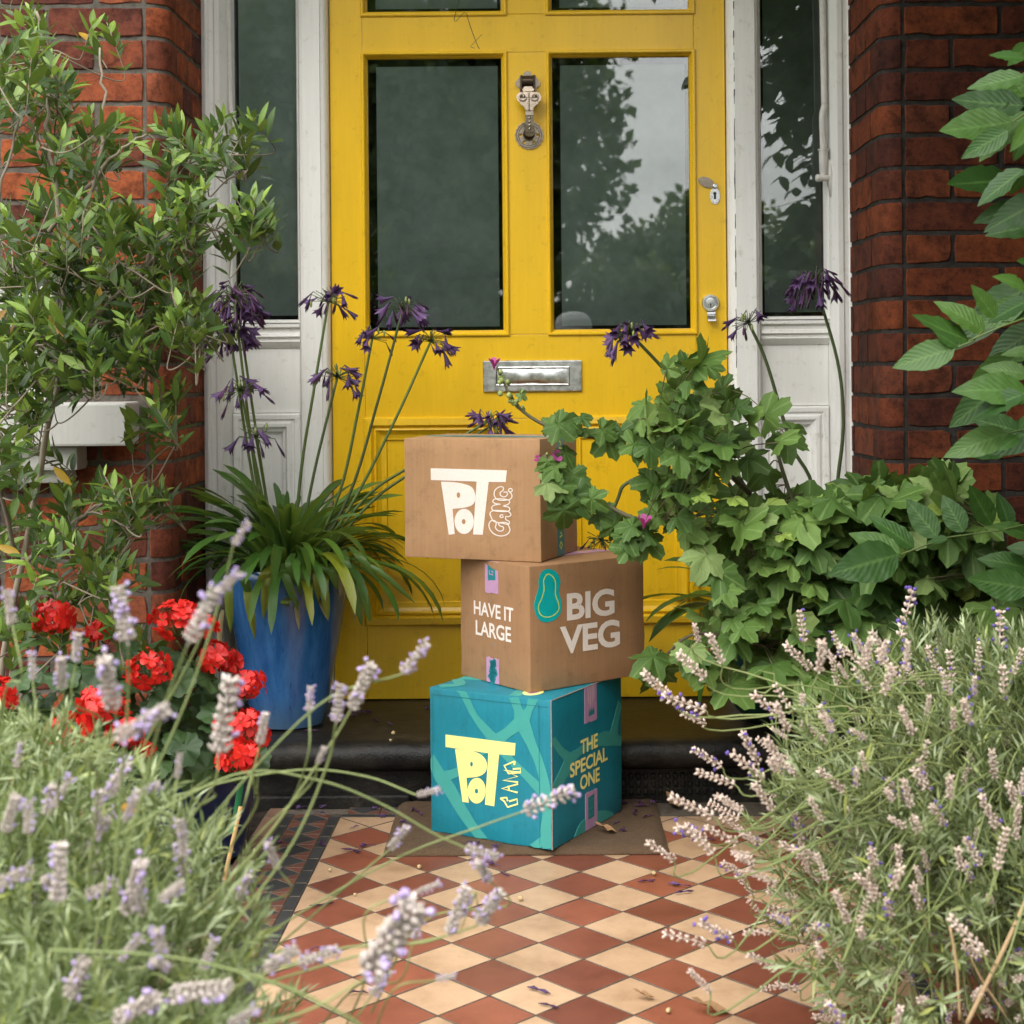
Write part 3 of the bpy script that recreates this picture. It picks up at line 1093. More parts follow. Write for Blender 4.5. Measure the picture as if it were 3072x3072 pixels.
# letter plate
lx0, lx1, lz0, lz1 = px(1449, 1128), px(1745, 1128), pz(1175), pz(1081)
m = MB(); m.box(lx0, lx1, YD - 0.007, YD + 0.001, lz0, lz1)
lp = m.build('letter_plate', 'chrome', DR, bevel=0.003, seg=3)
fx0, fx1, fz0, fz1 = lx0 + 0.036, lx1 - 0.036, lz0 + 0.020, lz1 - 0.021
m = MB(); m.sweep((fx0 - 0.005, fx1 + 0.005, fz0 - 0.005, fz1 + 0.005), [(0, 0), (0.0, 0.002), (0.0025, 0.0035), (0.005, 0.002), (0.0052, 0.0001)], YD - 0.0072)
m.build('plate_rim', 'chrome', lp)
m = MB()                                       # dished flap
nx, nz = 16, 8
for i in range(nx + 1):
    for j in range(nz + 1):
        a, b = i / nx, j / nz
        m.pts([(fx0 + 0.0012 + (fx1 - fx0 - 0.0024) * a, YD - 0.0079 - 0.0035 * (math.sin(math.pi * a) * math.sin(math.pi * b)) ** 0.5 + 0.0012 * math.sin(a * 17), fz0 + 0.0012 + (fz1 - fz0 - 0.0024) * b)])
for i in range(nx):
    for j in range(nz):
        k = i * (nz + 1) + j
        m.face((k, k + nz + 1, k + nz + 2, k + 1))
m.build('letter_flap', 'chrome', lp, True)
# knocker
kx = px(1585, 330)
def kz(y):
    return pz(180 + y * 300 / 1932, 1585)
def kxx(x):
    return px(1500 + x * 200 / 1288, 330)
def lobes(pts_px, y0, y1, name, mat, parent, extra=()):
    P = [(kxx(a), kz(b)) for a, b in pts_px]
    return poly_mesh(name, [P] + list(extra), -y1, lambda s, t_, o: V3(s, YD + o if o < 0 else YD - 0.0, t_), mat, parent, back=-y0)
bp_ = [(385, 300), (460, 300), (462, 262), (490, 232), (540, 215), (590, 232), (612, 262), (614, 300), (690, 300), (700, 340), (735, 370), (770, 420), (788, 460), (770, 500), (735, 525), (705, 545), (700, 620), (660, 640), (420, 640), (385, 615), (380, 545), (345, 525), (312, 495), (296, 455), (315, 415), (345, 380), (378, 345)]
kn = lobes(bp_, 0.0, 0.004, 'knocker', 'aged_bronze', DR)
m = MB()
m.box(kxx(400), kxx(438), YD - 0.020, YD - 0.0041, kz(600), kz(315)); m.box(kxx(640), kxx(690), YD - 0.020, YD - 0.0041, kz(600), kz(315)); m.box(kxx(4385 / 10), kxx(6395 / 10), YD - 0.012, YD - 0.0041, kz(345), kz(315))
m.build('hinge_block', 'dark_bronze', kn, bevel=0.0012)
m = MB(); m.tube([V3(kxx(440), YD - 0.018, kz(440)), V3(kxx(640), YD - 0.018, kz(440))], 0.0115, 14); m.build('hinge_barrel', 'dark_bronze', kn, 'auto')
arm = [(480, 545), (625, 545), (640, 590), (668, 600), (645, 640), (660, 672), (720, 660), (770, 690), (800, 755), (780, 830), (740, 865), (740, 890), (690, 925), (650, 965), (640, 1020), (645, 1120), (655, 1300), (668, 1420), (660, 1480), (600, 1510), (530, 1510), (490, 1480), (488, 1420), (485, 1300), (490, 1120), (495, 1020), (480, 975), (440, 925), (400, 905), (395, 875), (345, 830), (318, 755), (345, 690), (400, 660), (445, 670), (455, 640), (432, 600), (455, 590)]
am = MB()
P = [(kxx(a), kz(b)) for a, b in arm]
def ay(z):                                     # the arm bows away from the door
    f_ = (kz(545) - z) / (kz(545) - kz(1510))
    return YD - 0.022 - 0.014 * math.sin(math.pi * min(1, max(0, f_)) * 0.85)
tr_ = tessellate_polygon([[Vector((a, b, 0)) for a, b in P]])
k = am.pts([(a, ay(b) - 0.004, b) for a, b in P]); k2 = am.pts([(a, ay(b) + 0.004, b) for a, b in P])
for t_ in tr_:
    am.face([k + i for i in t_]); am.face([k2 + i for i in t_][::-1])
for i in range(len(P)):
    j = (i + 1) % len(P); am.face((k + i, k + j, k2 + j, k2 + i))
arm_o = am.build('knocker_arm', 'aged_bronze', kn, bevel=0.0)
m = MB()
for s in (-1, 1):                              # scrolls
    cx_ = 560 + s * 125
    sp = []
    for i in range(26):
        a = i / 25 * 2.2 * math.pi
        r_ = 18 + 78 * i / 25
        x_, y_ = cx_ + s * r_ * math.cos(a + 2.4) * 0.9, 755 + r_ * math.sin(a + 2.4)
        z_ = kz(y_)
        sp.append(V3(kxx(x_), ay(z_) - 0.0048, z_))
    m.tube(sp, 0.0020, 6)
m.build('scroll', 'aged_bronze', kn, True)
m = MB()
for s in (-1, 1):
    cx_ = 560 + s * 125
    z_ = kz(760)
    m.lathe([(0.0085, 0), (0.0085, 0.0004)], (kxx(cx_), ay(z_) - 0.0042, z_), 16, axis='Y')
m.build('scroll_ground', 'dark_bronze', kn)
m = MB()
for i in range(9):                             # chain of beads down the middle
    z_ = kz(690 + i * 38 if i < 8 else 1000); m.lathe([(0.0001, 0.0014), (0.002, 0.0009), (0.0028, 0)], (kxx(562), ay(z_) - 0.004, z_), 8, axis='Y')
for i in range(4):
    z_ = kz(1170 + i * 66); m.lathe([(0.0001, 0.0014), (0.0024, 0.0009), (0.0034, 0)], (kxx(570), ay(z_) - 0.004, z_), 8, axis='Y')
m.build('beading', 'aged_bronze', kn, True)
m = MB()
for y_ in (650, 1030, 1120, 1440):
    z_ = kz(y_); m.box(kxx(492), kxx(652), ay(z_) - 0.0046, ay(z_) - 0.0038, z_ - 0.0008, z_ + 0.0008)
m.build('arm_groove', 'dark_bronze', kn)
cz_ = kz(1455); cx_ = kxx(558)
rg_ = (kxx(828) - kxx(288)) / 2
disc = [(cx_ + rg_ * (1 + 0.035 * math.cos(j / 72 * 2 * math.pi * 18)) * math.cos(j / 72 * 2 * math.pi), cz_ + rg_ * (1 + 0.035 * math.cos(j / 72 * 2 * math.pi * 18)) * math.sin(j / 72 * 2 * math.pi)) for j in range(72)]
holes = []
for a in (0, 180, 235, 305):
    hx, hz = cx_ + rg_ * 0.60 * math.cos(R(a)), cz_ + rg_ * 0.60 * math.sin(R(a))
    holes.append([(hx + rg_ * 0.12 * math.cos(R(b)), hz + rg_ * 0.12 * math.sin(R(b))) for b in range(0, 360, 36)])
poly_mesh('strike_plate', [disc] + holes, -0.0042, lambda s, t_, o: V3(s, YD + o, t_), 'aged_bronze', kn, back=0.0)
m = MB()
for rf in (0.90, 0.76):
    m.tube([V3(cx_ + rg_ * rf * math.cos(R(a)), YD - 0.0045, cz_ + rg_ * rf * math.sin(R(a))) for a in range(0, 361, 12)], 0.0009, 5, cap=False)
m.build('plate_ring', 'dark_bronze', kn, True)
m = MB(); m.lathe([(0.0145, 0.0043), (0.0155, 0.012), (0.014, 0.020), (0.009, 0.024)], (cx_, YD, cz_ + 0.002), 20, axis='Y'); m.build('striker', 'dark_bronze', kn, 'auto')
# keyhole with swung cover, and night latch
def ell(cx, cz, a, b, rot, n=28):
    return [(cx + a * math.cos(2 * math.pi * i / n) * math.cos(rot) - b * math.sin(2 * math.pi * i / n) * math.sin(rot), cz + a * math.cos(2 * math.pi * i / n) * math.sin(rot) + b * math.sin(2 * math.pi * i / n) * math.cos(rot)) for i in range(n)]
s_ = 500 / 1932
ex, ez = px(2050 + 365 * s_, 590), pz(500 + 340 * s_, 2150)
flat = lambda d: (lambda s, t_, o: V3(s, YD - d - o, t_))
esc = poly_mesh('keyhole_plate', [ell(ex, ez, 0.0128, 0.0215, 0)], 0.003, flat(0.0), 'steel', DR)
kh = [(ex - 0.0032, ez - 0.008), (ex + 0.0032, ez - 0.008), (ex + 0.0022, ez + 0.002), (ex + 0.0042, ez + 0.006), (ex + 0.003, ez + 0.0095), (ex, ez + 0.0108), (ex - 0.003, ez + 0.0095), (ex - 0.0042, ez + 0.006), (ex - 0.0022, ez + 0.002)]
poly_mesh('keyhole', [kh], 0.0004, flat(0.003), 'keyhole_black', esc)
cx2, cz2 = px(2050 + 265 * s_, 550), pz(500 + 183 * s_, 2120)
m = MB()
for f_, h_ in ((1.0, 0.004), (0.82, 0.0052), (0.64, 0.0062), (0.46, 0.0070), (0.28, 0.0078), (0.10, 0.0082)):
    pts = ell(cx2, cz2, 0.0215 * f_, 0.0125 * f_, R(-22))
    k = m.pts([(a, YD - h_, b) for a, b in pts]); n_ = len(pts)
    k2 = m.pts([(a, YD - h_ + 0.0016, b) for a, b in ell(cx2, cz2, 0.0215 * f_ + 0.0004, 0.0125 * f_ + 0.0004, R(-22))])
    m.face([k + i for i in range(n_)])
    for i in range(n_):
        j = (i + 1) % n_; m.face((k + i, k + j, k2 + j, k2 + i))
m.build('keyhole_cover', 'aged_bronze', esc)
m = MB(); m.lathe([(0.0062, 0), (0.0062, 0.006), (0.0045, 0.007), (0.0040, 0.0055), (0.0012, 0.0055)], (px(2050 + 368 * s_, 560), YD - 0.002, pz(500 + 228 * s_, 2145)), 18, axis='Y'); m.build('pivot', 'steel', esc, 'auto')
nx_, nz_ = px(2050 + 312 * s_, 905), pz(500 + 1580 * s_, 2130)
m = MB(); m.lathe([(0.0225, 0.0), (0.0225, 0.006), (0.0205, 0.010), (0.0175, 0.010), (0.0165, 0.007), (0.0150, 0.0075), (0.0140, 0.009), (0.004, 0.0095)], (nx_, YD, nz_), 36, axis='Y')
nl = m.build('night_latch', 'chrome', DR, 'auto')
m = MB(); m.lathe([(0.0062, 0.0096), (0.0060, 0.0105)], (nx_ - 0.0005, YD, nz_ - 0.005), 18, axis='Y'); m.build('lock_barrel', 'steel', nl)
m = MB(); m.box(nx_ - 0.0012, nx_ + 0.0012, YD - 0.0112, YD - 0.0106, nz_ - 0.010, nz_ - 0.002); m.build('key_slot', 'keyhole_black', nl)
m = MB()
pr = [(YD - 0.004, nz_ - 0.020), (YD - 0.009, nz_ - 0.024), (YD - 0.010, nz_ - 0.032), (YD - 0.016, nz_ - 0.038), (YD - 0.026, nz_ - 0.043), (YD - 0.027, nz_ - 0.047), (YD - 0.016, nz_ - 0.043), (YD - 0.007, nz_ - 0.036), (YD - 0.006, nz_ - 0.026), (YD - 0.002, nz_ - 0.022)]
m.extrude([(nx_ - 0.009, y, z) for y, z in pr], (0.021, 0, 0)); m.build('finger_pull', 'steel', nl, 'auto')

# ------------------------------------------------------------------ door mat
t = NT('coir')
v = t.coord('Object')
t.base(t.ramp(t.noise(v, 330, 5, 0.75), [(0.25, (0.045, 0.025, 0.012)), (0.75, (0.21, 0.125, 0.064))]))
t.set(Roughness=0.95)
t.bump(t.noise(v, 600, 3, 0.8), 1.0, 0.004)
ma = atz(1148, 2554, 0.012); mbb = atz(2010, 2548, 0.012)
m = MB()
nx, ny = 60, 34
x0_, x1_, y0_, y1_ = ma[0], mbb[0], ma[1], 3.575
for i in range(nx + 1):
    for j in range(ny + 1):
        a, b = i / nx, j / ny
        ed = min(a, 1 - a, b * 0.6, 1) * 30
        m.pts([(x0_ + (x1_ - x0_) * a, y0_ + (y1_ - y0_) * b, 0.0035 + 0.0095 * min(1, ed) ** 0.5 + rnd(-0.0014, 0.0014))])
for i in range(nx):
    for j in range(ny):
        k = i * (ny + 1) + j
        m.face((k, k + ny + 1, k + ny + 2, k + 1))
k = m.pts([(x0_, y0_, 0.001), (x1_, y0_, 0.001), (x1_, y1_, 0.001), (x0_, y1_, 0.001)])
m.face((k, k + 3, k + 2, k + 1))
for a, b, ids in ((0, 1, [i * (ny + 1) for i in range(nx + 1)]), (1, 2, [nx * (ny + 1) + j for j in range(ny + 1)]), (0, 3, list(range(ny + 1)))):
    m.face([k + a] + ids + [k + b])
tag(m.build('doormat', 'coir', smooth='auto', origin=((x0_ + x1_) / 2, 3.4, 0)), 'brown coir doormat under the teal box at the step', 'doormat')

# ------------------------------------------------------------------ three parcels
def m_card(name, c, rough=0.75):
    t = NT(name)
    v = t.coord('Object')
    n = t.noise(v, 7, 5, 0.6)
    f = t.noise(v, 900, 3, 0.8)
    fl_ = t.noise(t.coord('Object', (1, 1, 0.02)), 260, 2)
    col = t.ramp(n, [(0.3, tuple(x * 0.93 for x in c)), (0.7, tuple(x * 1.05 for x in c))])
    col = t.mix(0.22, col, t.ramp(f, [(0.3, (0.62, 0.6, 0.58)), (0.7, (1.1, 1.1, 1.1))]), 'MULTIPLY')
    scuff = t.ramp(t.noise(v, 26, 9, 0.74), [(0.30, (0.72, 0.70, 0.68)), (0.46, (1, 1, 1)), (0.70, (1.08, 1.08, 1.08))])
    col = t.mix(0.8, col, scuff, 'MULTIPLY')
    flute = t.ramp(t.noise(t.coord('Object', (1, 1, 0.03)), 150, 3), [(0.35, (0.93, 0.925, 0.92)), (0.65, (1.03, 1.03, 1.03))])
    col = t.mix(0.8, col, flute, 'MULTIPLY')
    t.base(col)
    t.set(Roughness=rough)
    t.bump(t.math('ADD', t.math('MULTIPLY', fl_, 0.9), t.math('MULTIPLY', t.noise(v, 5, 2), 2.0)), 0.12, 0.002)
m_card('cardboard', (0.40, 0.226, 0.108))
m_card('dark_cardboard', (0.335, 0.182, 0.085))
m_card('teal_board', (0.005, 0.205, 0.275), 0.5)
plain('vine_print', (0.048, 0.32, 0.285), 0.5, 0.04)
plain('vine_edge', (0.008, 0.16, 0.19), 0.5, 0.04)
plain('yellow_print', (0.90, 0.83, 0.27), 0.55, 0.03)
plain('white_print', (0.78, 0.70, 0.635), 0.7, 0.05, 200)
plain('pink_tape', (0.50, 0.285, 0.46), 0.3, 0.06, 60, 0.1)
plain('teal_tape', (0.012, 0.165, 0.19), 0.32, 0.1, 60, 0.1)
plain('tape_ink', (0.012, 0.20, 0.23), 0.45, 0.05)
plain('sticker_teal', (0.005, 0.40, 0.40), 0.28, 0.04)
plain('lime_print', (0.60, 0.70, 0.10), 0.4, 0.05)
plain('board_edge', (0.30, 0.24, 0.20), 0.8, 0.2, 200)

class Parcel:
    def __init__(self, name, label, C, yaw, wl, wr, h, z, mat):
        """C = near corner, yaw of the right face, wl / wr = widths of left and right face"""
        self.C, self.h, self.z = V3(C[0], C[1], z), h, z
        self.er = V3(math.cos(yaw), math.sin(yaw), 0)          # along the right face, away
        self.el = V3(-math.sin(yaw), math.cos(yaw), 0)         # along the left face, away
        self.wl, self.wr = wl, wr
        cen = self.C + self.er * wr / 2 + self.el * wl / 2
        self.root = thing(name, label, 'box', (cen[0], cen[1], z))
        m = MB()
        n = 6
        def pt(a, b, c):
            bul = 0.0
            p = self.C + self.er * (a * wr) + self.el * (b * wl) + V3(0, 0, c * h)
            s = lambda q: math.sin(math.pi * q)
            if b == 0: p = p - self.el * bul * s(a) * s(c)
            if b == 1: p = p + self.el * bul * s(a) * s(c)
            if a == 0: p = p - self.er * bul * s(b) * s(c)
            if a == 1: p = p + self.er * bul * s(b) * s(c)
            if c == 1: p = p - V3(0, 0, 0.0015) * s(a) * s(b)
            if (a in (0, 1)) + (b in (0, 1)) + (c in (0, 1)) >= 2:      # knocked edges and corners
                p = p + rvec(0.0005)
            return p
        idx = {}
        def vi(i, j, k):
            if (i, j, k) not in idx:
                idx[(i, j, k)] = m.pts([pt(i / n, j / n, k / n)])
            return idx[(i, j, k)]
        for i in range(n):
            for j in range(n):
                for k0 in (0, n):
                    m.face((vi(i, j, k0), vi(i + 1, j, k0), vi(i + 1, j + 1, k0), vi(i, j + 1, k0)))
                    m.face((vi(i, k0, j), vi(i + 1, k0, j), vi(i + 1, k0, j + 1), vi(i, k0, j + 1)))
                    m.face((vi(k0, i, j), vi(k0, i + 1, j), vi(k0, i + 1, j + 1), vi(k0, i, j + 1)))
        b = m.build('carton', mat, self.root, bevel=0.0030, seg=2)
        shade(b.data, 'auto')
        self.layer = {}
    def bul(self, s, t):
        s, t = min(1, max(0, s)), min(1, max(0, t))
        return 0.0 * math.sin(math.pi * s) * math.sin(math.pi * t)
    def left(self, s, t, o):
        """s from the far end of the left face to the near corner, t upwards, o outwards"""
        return self.C + self.el * (self.wl * (1 - s)) + V3(0, 0, t * self.h) - self.er * (o + self.bul(s, t))
    def right(self, s, t, o):
        return self.C + self.er * (self.wr * s) + V3(0, 0, t * self.h) - self.el * (o + self.bul(s, t))
    def top(self, a, b, o):
        return self.C + self.er * (self.wr * a) + self.el * (self.wl * b) + V3(0, 0, self.h + o)
    def off(self, key, base=0.0006, d=0.00004):
        self.layer[key] = self.layer.get(key, 0) + 1
        return base + d * self.layer[key]

def quad(TL, TR, BL, BR):
    """photo pixels on a face -> (s, t)"""
    def f(x, y):
        s = t_ = 0.5
        for _ in range(14):
            P = (1 - s) * (1 - t_) * np.array(BL, float) + s * (1 - t_) * np.array(BR, float) + (1 - s) * t_ * np.array(TL, float) + s * t_ * np.array(TR, float)
            ds = (1 - t_) * (np.array(BR, float) - BL) + t_ * (np.array(TR, float) - TL)
            dt = (1 - s) * (np.array(TL, float) - BL) + s * (np.array(TR, float) - BR)
            J = np.array([ds, dt]).T
            d = np.linalg.solve(J, np.array([x, y], float) - P)
            s += d[0]; t_ += d[1]
        return s, t_
    return f
def sheet(pc, face, name, pts, mat, holes=(), q=None, key=None, sub=5, parent=None):
    """flat print on a face; the outline is subdivided so that it follows the face"""
    F = getattr(pc, face)
    loops = []
    for lp in [pts] + list(holes):
        P = [q(*p) if q else p for p in lp]
        loops.append(P)
    o = pc.off(face)
    return poly_mesh(name, loops, o, F, mat, parent or pc.root, back=o - 0.0012)
def stroke(pc, face, name, lines, w, mat, q=None, parent=None):
    """several pen strokes as one print; w in face units of the photo pixels"""
    F = getattr(pc, face)
    m = MB()
    for ln, ww in [(l, w) if not isinstance(l, tuple) else l for l in lines]:
        L, Rr = ribbon(ln, ww)
        o = pc.off(face)
        a = m.pts([F(*(q(*p) if q else p), o) for p in L]); b = m.pts([F(*(q(*p) if q else p), o) for p in Rr])
        for i in range(len(L) - 1):
            m.face((a + i, a + i + 1, b + i + 1, b + i))
    return m.build(name, mat, parent or pc.root)
def lettering(pc, face, text, s0, s1, t0, t1, mat, bold=0.02, name='lettering'):
    cu = bpy.data.curves.new('lettering', 'FONT')
    cu.body = text; cu.size = 1.0; cu.offset = bold; cu.space_character = 0.97; cu.resolution_u = 4
    ob = bpy.data.objects.new('lettering', cu)
    COL.objects.link(ob)
    dg = bpy.context.evaluated_depsgraph_get()
    me = bpy.data.meshes.new_from_object(ob.evaluated_get(dg))
    bpy.data.objects.remove(ob, do_unlink=True)
    co = np.array([v_.co[:] for v_ in me.vertices])
    lo, hi = co.min(0), co.max(0)
    F = getattr(pc, face)
    o = pc.off(face)
    org = base_of(pc.root)
    for v_ in me.vertices:
        a = (v_.co.x - lo[0]) / (hi[0] - lo[0]); b = (v_.co.y - lo[1]) / (hi[1] - lo[1])
        v_.co = F(s0 + (s1 - s0) * a, t0 + (t1 - t0) * b, o) - org
    me.materials.clear(); me.materials.append(MATS[mat])
    return put(name, me, pc.root, org)
def circ(cx, cy, rx, ry, n=24, rot=0.0):
    return [(cx + rx * math.cos(2 * math.pi * i / n) * math.cos(rot) - ry * math.sin(2 * math.pi * i / n) * math.sin(rot), cy + rx * math.cos(2 * math.pi * i / n) * math.sin(rot) + ry * math.sin(2 * math.pi * i / n) * math.cos(rot)) for i in range(n)]
def smooth2(pts, n=4, closed=False):
    P = list(pts) + ([pts[0]] if closed else [])
    S = [tuple(p) for p in spline([np.array(p, float) for p in P], n)]
    return S[:-1] if closed else S

# lowest: teal parcel
tb = Parcel('teal_box', 'teal cardboard box with yellow lettering, lowest of the stack', (0.023, 3.198), R(60.7), 0.296, 0.326, 0.308, 0.0135, 'teal_board')
ql = quad((115, 290), (1165, 430), (125, 1560), (1170, 1730))
qr = quad((1165, 430), (1775, 245), (1170, 1730), (1780, 1385))
def vine(face, q, pts, w, clipx=None):
    S = smooth2(pts, 6)
    W = w if not isinstance(w, (list, tuple)) else list(np.interp(np.linspace(0, len(w) - 1, len(S)), range(len(w)), w))
    L, Rr = ribbon(S, W)
    q2 = lambda x, y: tuple(min(0.997, max(0.003, c)) for c in q(x, y))
    P = L + Rr[::-1]
    sheet(tb, face, 'vine_print', [tuple(p) for p in P], 'vine_print', q=q2)
vine('left', ql, [(372, 300), (420, 360), (520, 560), (690, 770), (830, 950), (960, 1080), (1120, 1250)], [62, 60, 52, 95, 60, 62, 90])
vine('left', ql, [(850, 385), (890, 500), (925, 610), (1000, 800), (1070, 980), (1120, 1200), (1130, 1420), (1120, 1560), (1155, 1730)], [80, 70, 130, 80, 72, 80, 75, 90, 120])
vine('left', ql, [(1020, 405), (985, 500), (920, 600), (800, 700), (690, 780), (560, 870)], [90, 60, 120, 90, 110, 70])
vine('left', ql, [(118, 900), (210, 1080), (290, 1190), (400, 1380), (500, 1530), (590, 1650)], [70, 110, 110, 95, 80, 80])
vine('left', ql, [(220, 1090), (320, 1060), (430, 1010)], [110, 80, 70])
vine('left', ql, [(1160, 1600), (1090, 1650), (1000, 1705)], [90, 80, 60])
vine('right', qr, [(1175, 760), (1240, 870), (1310, 960), (1240, 1120), (1180, 1250)], [50, 60, 90, 75, 80])
vine('right', qr, [(1310, 950), (1400, 890), (1530, 820), (1640, 790), (1778, 810)], [90, 60, 80, 130, 80])
vine('right', qr, [(1770, 480), (1725, 640), (1700, 780)], [50, 45, 80])
vine('right', qr, [(1380, 1640), (1450, 1530), (1560, 1450), (1660, 1430), (1690, 1450)], [70, 110, 100, 70, 30])
for P in ([(0.30, 1.0 - 0.62), (0.42, 0.60), (0.62, 0.70), (0.8, 0.98)], [(0.02, 0.30), (0.2, 0.34), (0.42, 0.30), (0.60, 0.12), (0.62, 0.02)], [(0.36, 0.98), (0.40, 0.62), (0.20, 0.34)], [(0.06, 0.96), (0.16, 0.86), (0.30, 0.98)]):
    L, Rr = ribbon(smooth2(P, 5), 0.085)
    sheet(tb, 'top', 'vine_print', [tuple(np.clip(p, 0.004, 0.996)) for p in L + Rr[::-1]], 'vine_print')
sheet(tb, 'top', 'round_print', circ(0.16, 0.24, 0.085, 0.07), 'yellow_print')
sheet(tb, 'top', 'round_print', circ(0.16, 0.24, 0.05, 0.035), 'pink_tape')
# logo
sheet(tb, 'left', 'logo', [(258, 712), (868, 797), (860, 902), (727, 890), (683, 1345), (605, 1330), (635, 880), (258, 820)], 'yellow_print', q=ql)
sheet(tb, 'left', 'logo', smooth2([(343, 842), (450, 850), (545, 878), (602, 925), (622, 985), (610, 1040), (570, 1075), (505, 1090), (442, 1094)], 3) + [(462, 1313), (408, 1305)], 'yellow_print', [circ(487, 975, 13, 22, 14)], q=ql)
sheet(tb, 'left', 'logo', circ(532, 1208, 78, 112, 36), 'yellow_print', [circ(530, 1212, 16, 22, 14)], q=ql)
stroke(tb, 'left', 'logo', [[(738, 1275), (772, 1302), (800, 1352), (884, 1325), (880, 1282), (812, 1302)], [(738, 1275), (792, 1268), (800, 1300)],
                            [(885, 1225), (750, 1190), (890, 1150)], [(808, 1165), (812, 1208)],
                            [(890, 1135), (762, 1118), (885, 1085), (770, 1030), (905, 1050)],
                            [(862, 952), (772, 990), (808, 1058), (912, 1050), (908, 1015), (845, 1020)], [(862, 952), (858, 985)]], 15, 'yellow_print', q=ql)
lettering(tb, 'right', 'THE', 0.392, 0.640, 0.545, 0.645, 'yellow_print', 0.026)
lettering(tb, 'right', 'SPECIAL', 0.243, 0.780, 0.420, 0.520, 'yellow_print', 0.026)
lettering(tb, 'right', 'ONE', 0.380, 0.662, 0.300, 0.402, 'yellow_print', 0.026)
def torn(s0, s1, ta, tb_, n=9, amp=0.006):
    """tape outline with a ragged end at tb_"""
    P = [(s0, ta)]
    P += [(s0 + (s1 - s0) * i / n, tb_ + rnd(-amp, amp)) for i in range(n + 1)]
    return P + [(s1, ta)]
tp = sheet(tb, 'right', 'tape', torn(0.455, 0.628, 0.996, 0.745), 'pink_tape')
stroke(tb, 'right', 'tape_print', [[(0.52, 0.80), (0.525, 0.835), (0.535, 0.80), (0.545, 0.838), (0.56, 0.81), (0.575, 0.835), (0.585, 0.80)], [(0.51, 0.795), (0.59, 0.80)], [(0.515, 0.81), (0.588, 0.812)]], 0.02, 'tape_ink', parent=tp)
stroke(tb, 'right', 'tape_crease', [[(0.50, 0.99), (0.51, 0.88)], [(0.53, 0.99), (0.535, 0.86)], [(0.56, 0.99), (0.56, 0.87)], [(0.585, 0.99), (0.58, 0.89)]], 0.006, 'white_print', parent=tp)
tp = sheet(tb, 'right', 'tape', torn(0.455, 0.622, 0.004, 0.262), 'pink_tape')
sheet(tb, 'right', 'tape_print', [(0.49, 0.07), (0.575, 0.075), (0.578, 0.235), (0.488, 0.225)], 'tape_ink', parent=tp)
stroke(tb, 'right', 'tape_print', [[(0.505, 0.10), (0.55, 0.10), (0.55, 0.12)], [(0.505, 0.14), (0.56, 0.15)], [(0.51, 0.17), (0.555, 0.175), (0.51, 0.20), (0.56, 0.205)]], 0.008, 'vine_print', parent=tp)
m = MB(); m.tube([tb.right(0.0, 0.004, 0.0006), tb.right(0.0, 0.5, 0.0008), tb.right(0, 0.996, 0.0006)], 0.0014, 5); m.tube([tb.right(0.004, 0.998, 0.0), tb.right(0.5, 0.998, 0.0008), tb.right(0.996, 0.998, 0)], 0.0013, 5)
m.build('board_edge', 'board_edge', tb.root)

stroke(tb, 'left', 'fold_line', [[(0.905, 0.03), (0.906, 0.5), (0.905, 0.97)], [(0.02, 0.955), (0.5, 0.953), (0.98, 0.955)], [(0.02, 0.03), (0.022, 0.96)]], 0.004, 'vine_edge')
# middle: brown parcel
zt = 0.0135 + 0.308
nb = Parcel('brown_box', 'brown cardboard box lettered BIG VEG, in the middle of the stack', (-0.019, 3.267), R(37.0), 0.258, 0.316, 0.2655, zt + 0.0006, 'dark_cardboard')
q4 = quad((993, 1078), (1870, 985), (1009, 2057), (1874, 1907))
q3 = quad((475, 1025), (993, 1078), (491, 1910), (1009, 2057))
lettering(nb, 'right', 'BIG', 0.312, 0.730, 0.532, 0.755, 'white_print', 0.03)
lettering(nb, 'right', 'VEG', 0.250, 0.776, 0.268, 0.495, 'white_print', 0.03)
lettering(nb, 'left', 'HAVE IT', 0.205, 0.776, 0.533, 0.648, 'white_print', 0.02)
lettering(nb, 'left', 'LARGE', 0.230, 0.742, 0.366, 0.490, 'white_print', 0.02)
stk = smooth2([(1125, 1093), (1172, 1106), (1207, 1142), (1222, 1202), (1210, 1265), (1226, 1330), (1230, 1400), (1215, 1452), (1180, 1490), (1120, 1508), (1075, 1495), (1040, 1440), (1030, 1370), (1045, 1300), (1062, 1240), (1060, 1180), (1082, 1118)], 3, True)
so = sheet(nb, 'right', 'sticker', stk, 'sticker_teal', q=q4)
stroke(nb, 'right', 'sticker_line', [smooth2([(1110, 1150), (1126, 1136), (1145, 1140), (1162, 1152), (1180, 1182), (1186, 1230), (1184, 1290), (1204, 1350), (1212, 1400), (1190, 1440), (1140, 1466), (1092, 1460), (1066, 1430), (1060, 1380), (1085, 1320), (1101, 1250), (1095, 1190), (1110, 1150)], 3), [(1112, 1140), (1140, 1132)]], 7, 'lime_print', q=q4, parent=so)
tp = sheet(nb, 'left', 'tape', torn(0.375, 0.565, 0.997, 0.735), 'pink_tape')
sheet(nb, 'left', 'tape_print', [(0.415, 0.995), (0.525, 0.995), (0.527, 0.845), (0.42, 0.835), (0.415, 0.86)], 'tape_ink', parent=tp)
stroke(nb, 'left', 'tape_print', [[(0.45, 0.96), (0.50, 0.955)], [(0.44, 0.92), (0.44, 0.89), (0.49, 0.885), (0.49, 0.915), (0.47, 0.915)]], 0.009, 'pink_tape', parent=tp)
tp = sheet(nb, 'left', 'tape', torn(0.385, 0.565, 0.003, 0.205), 'pink_tape')
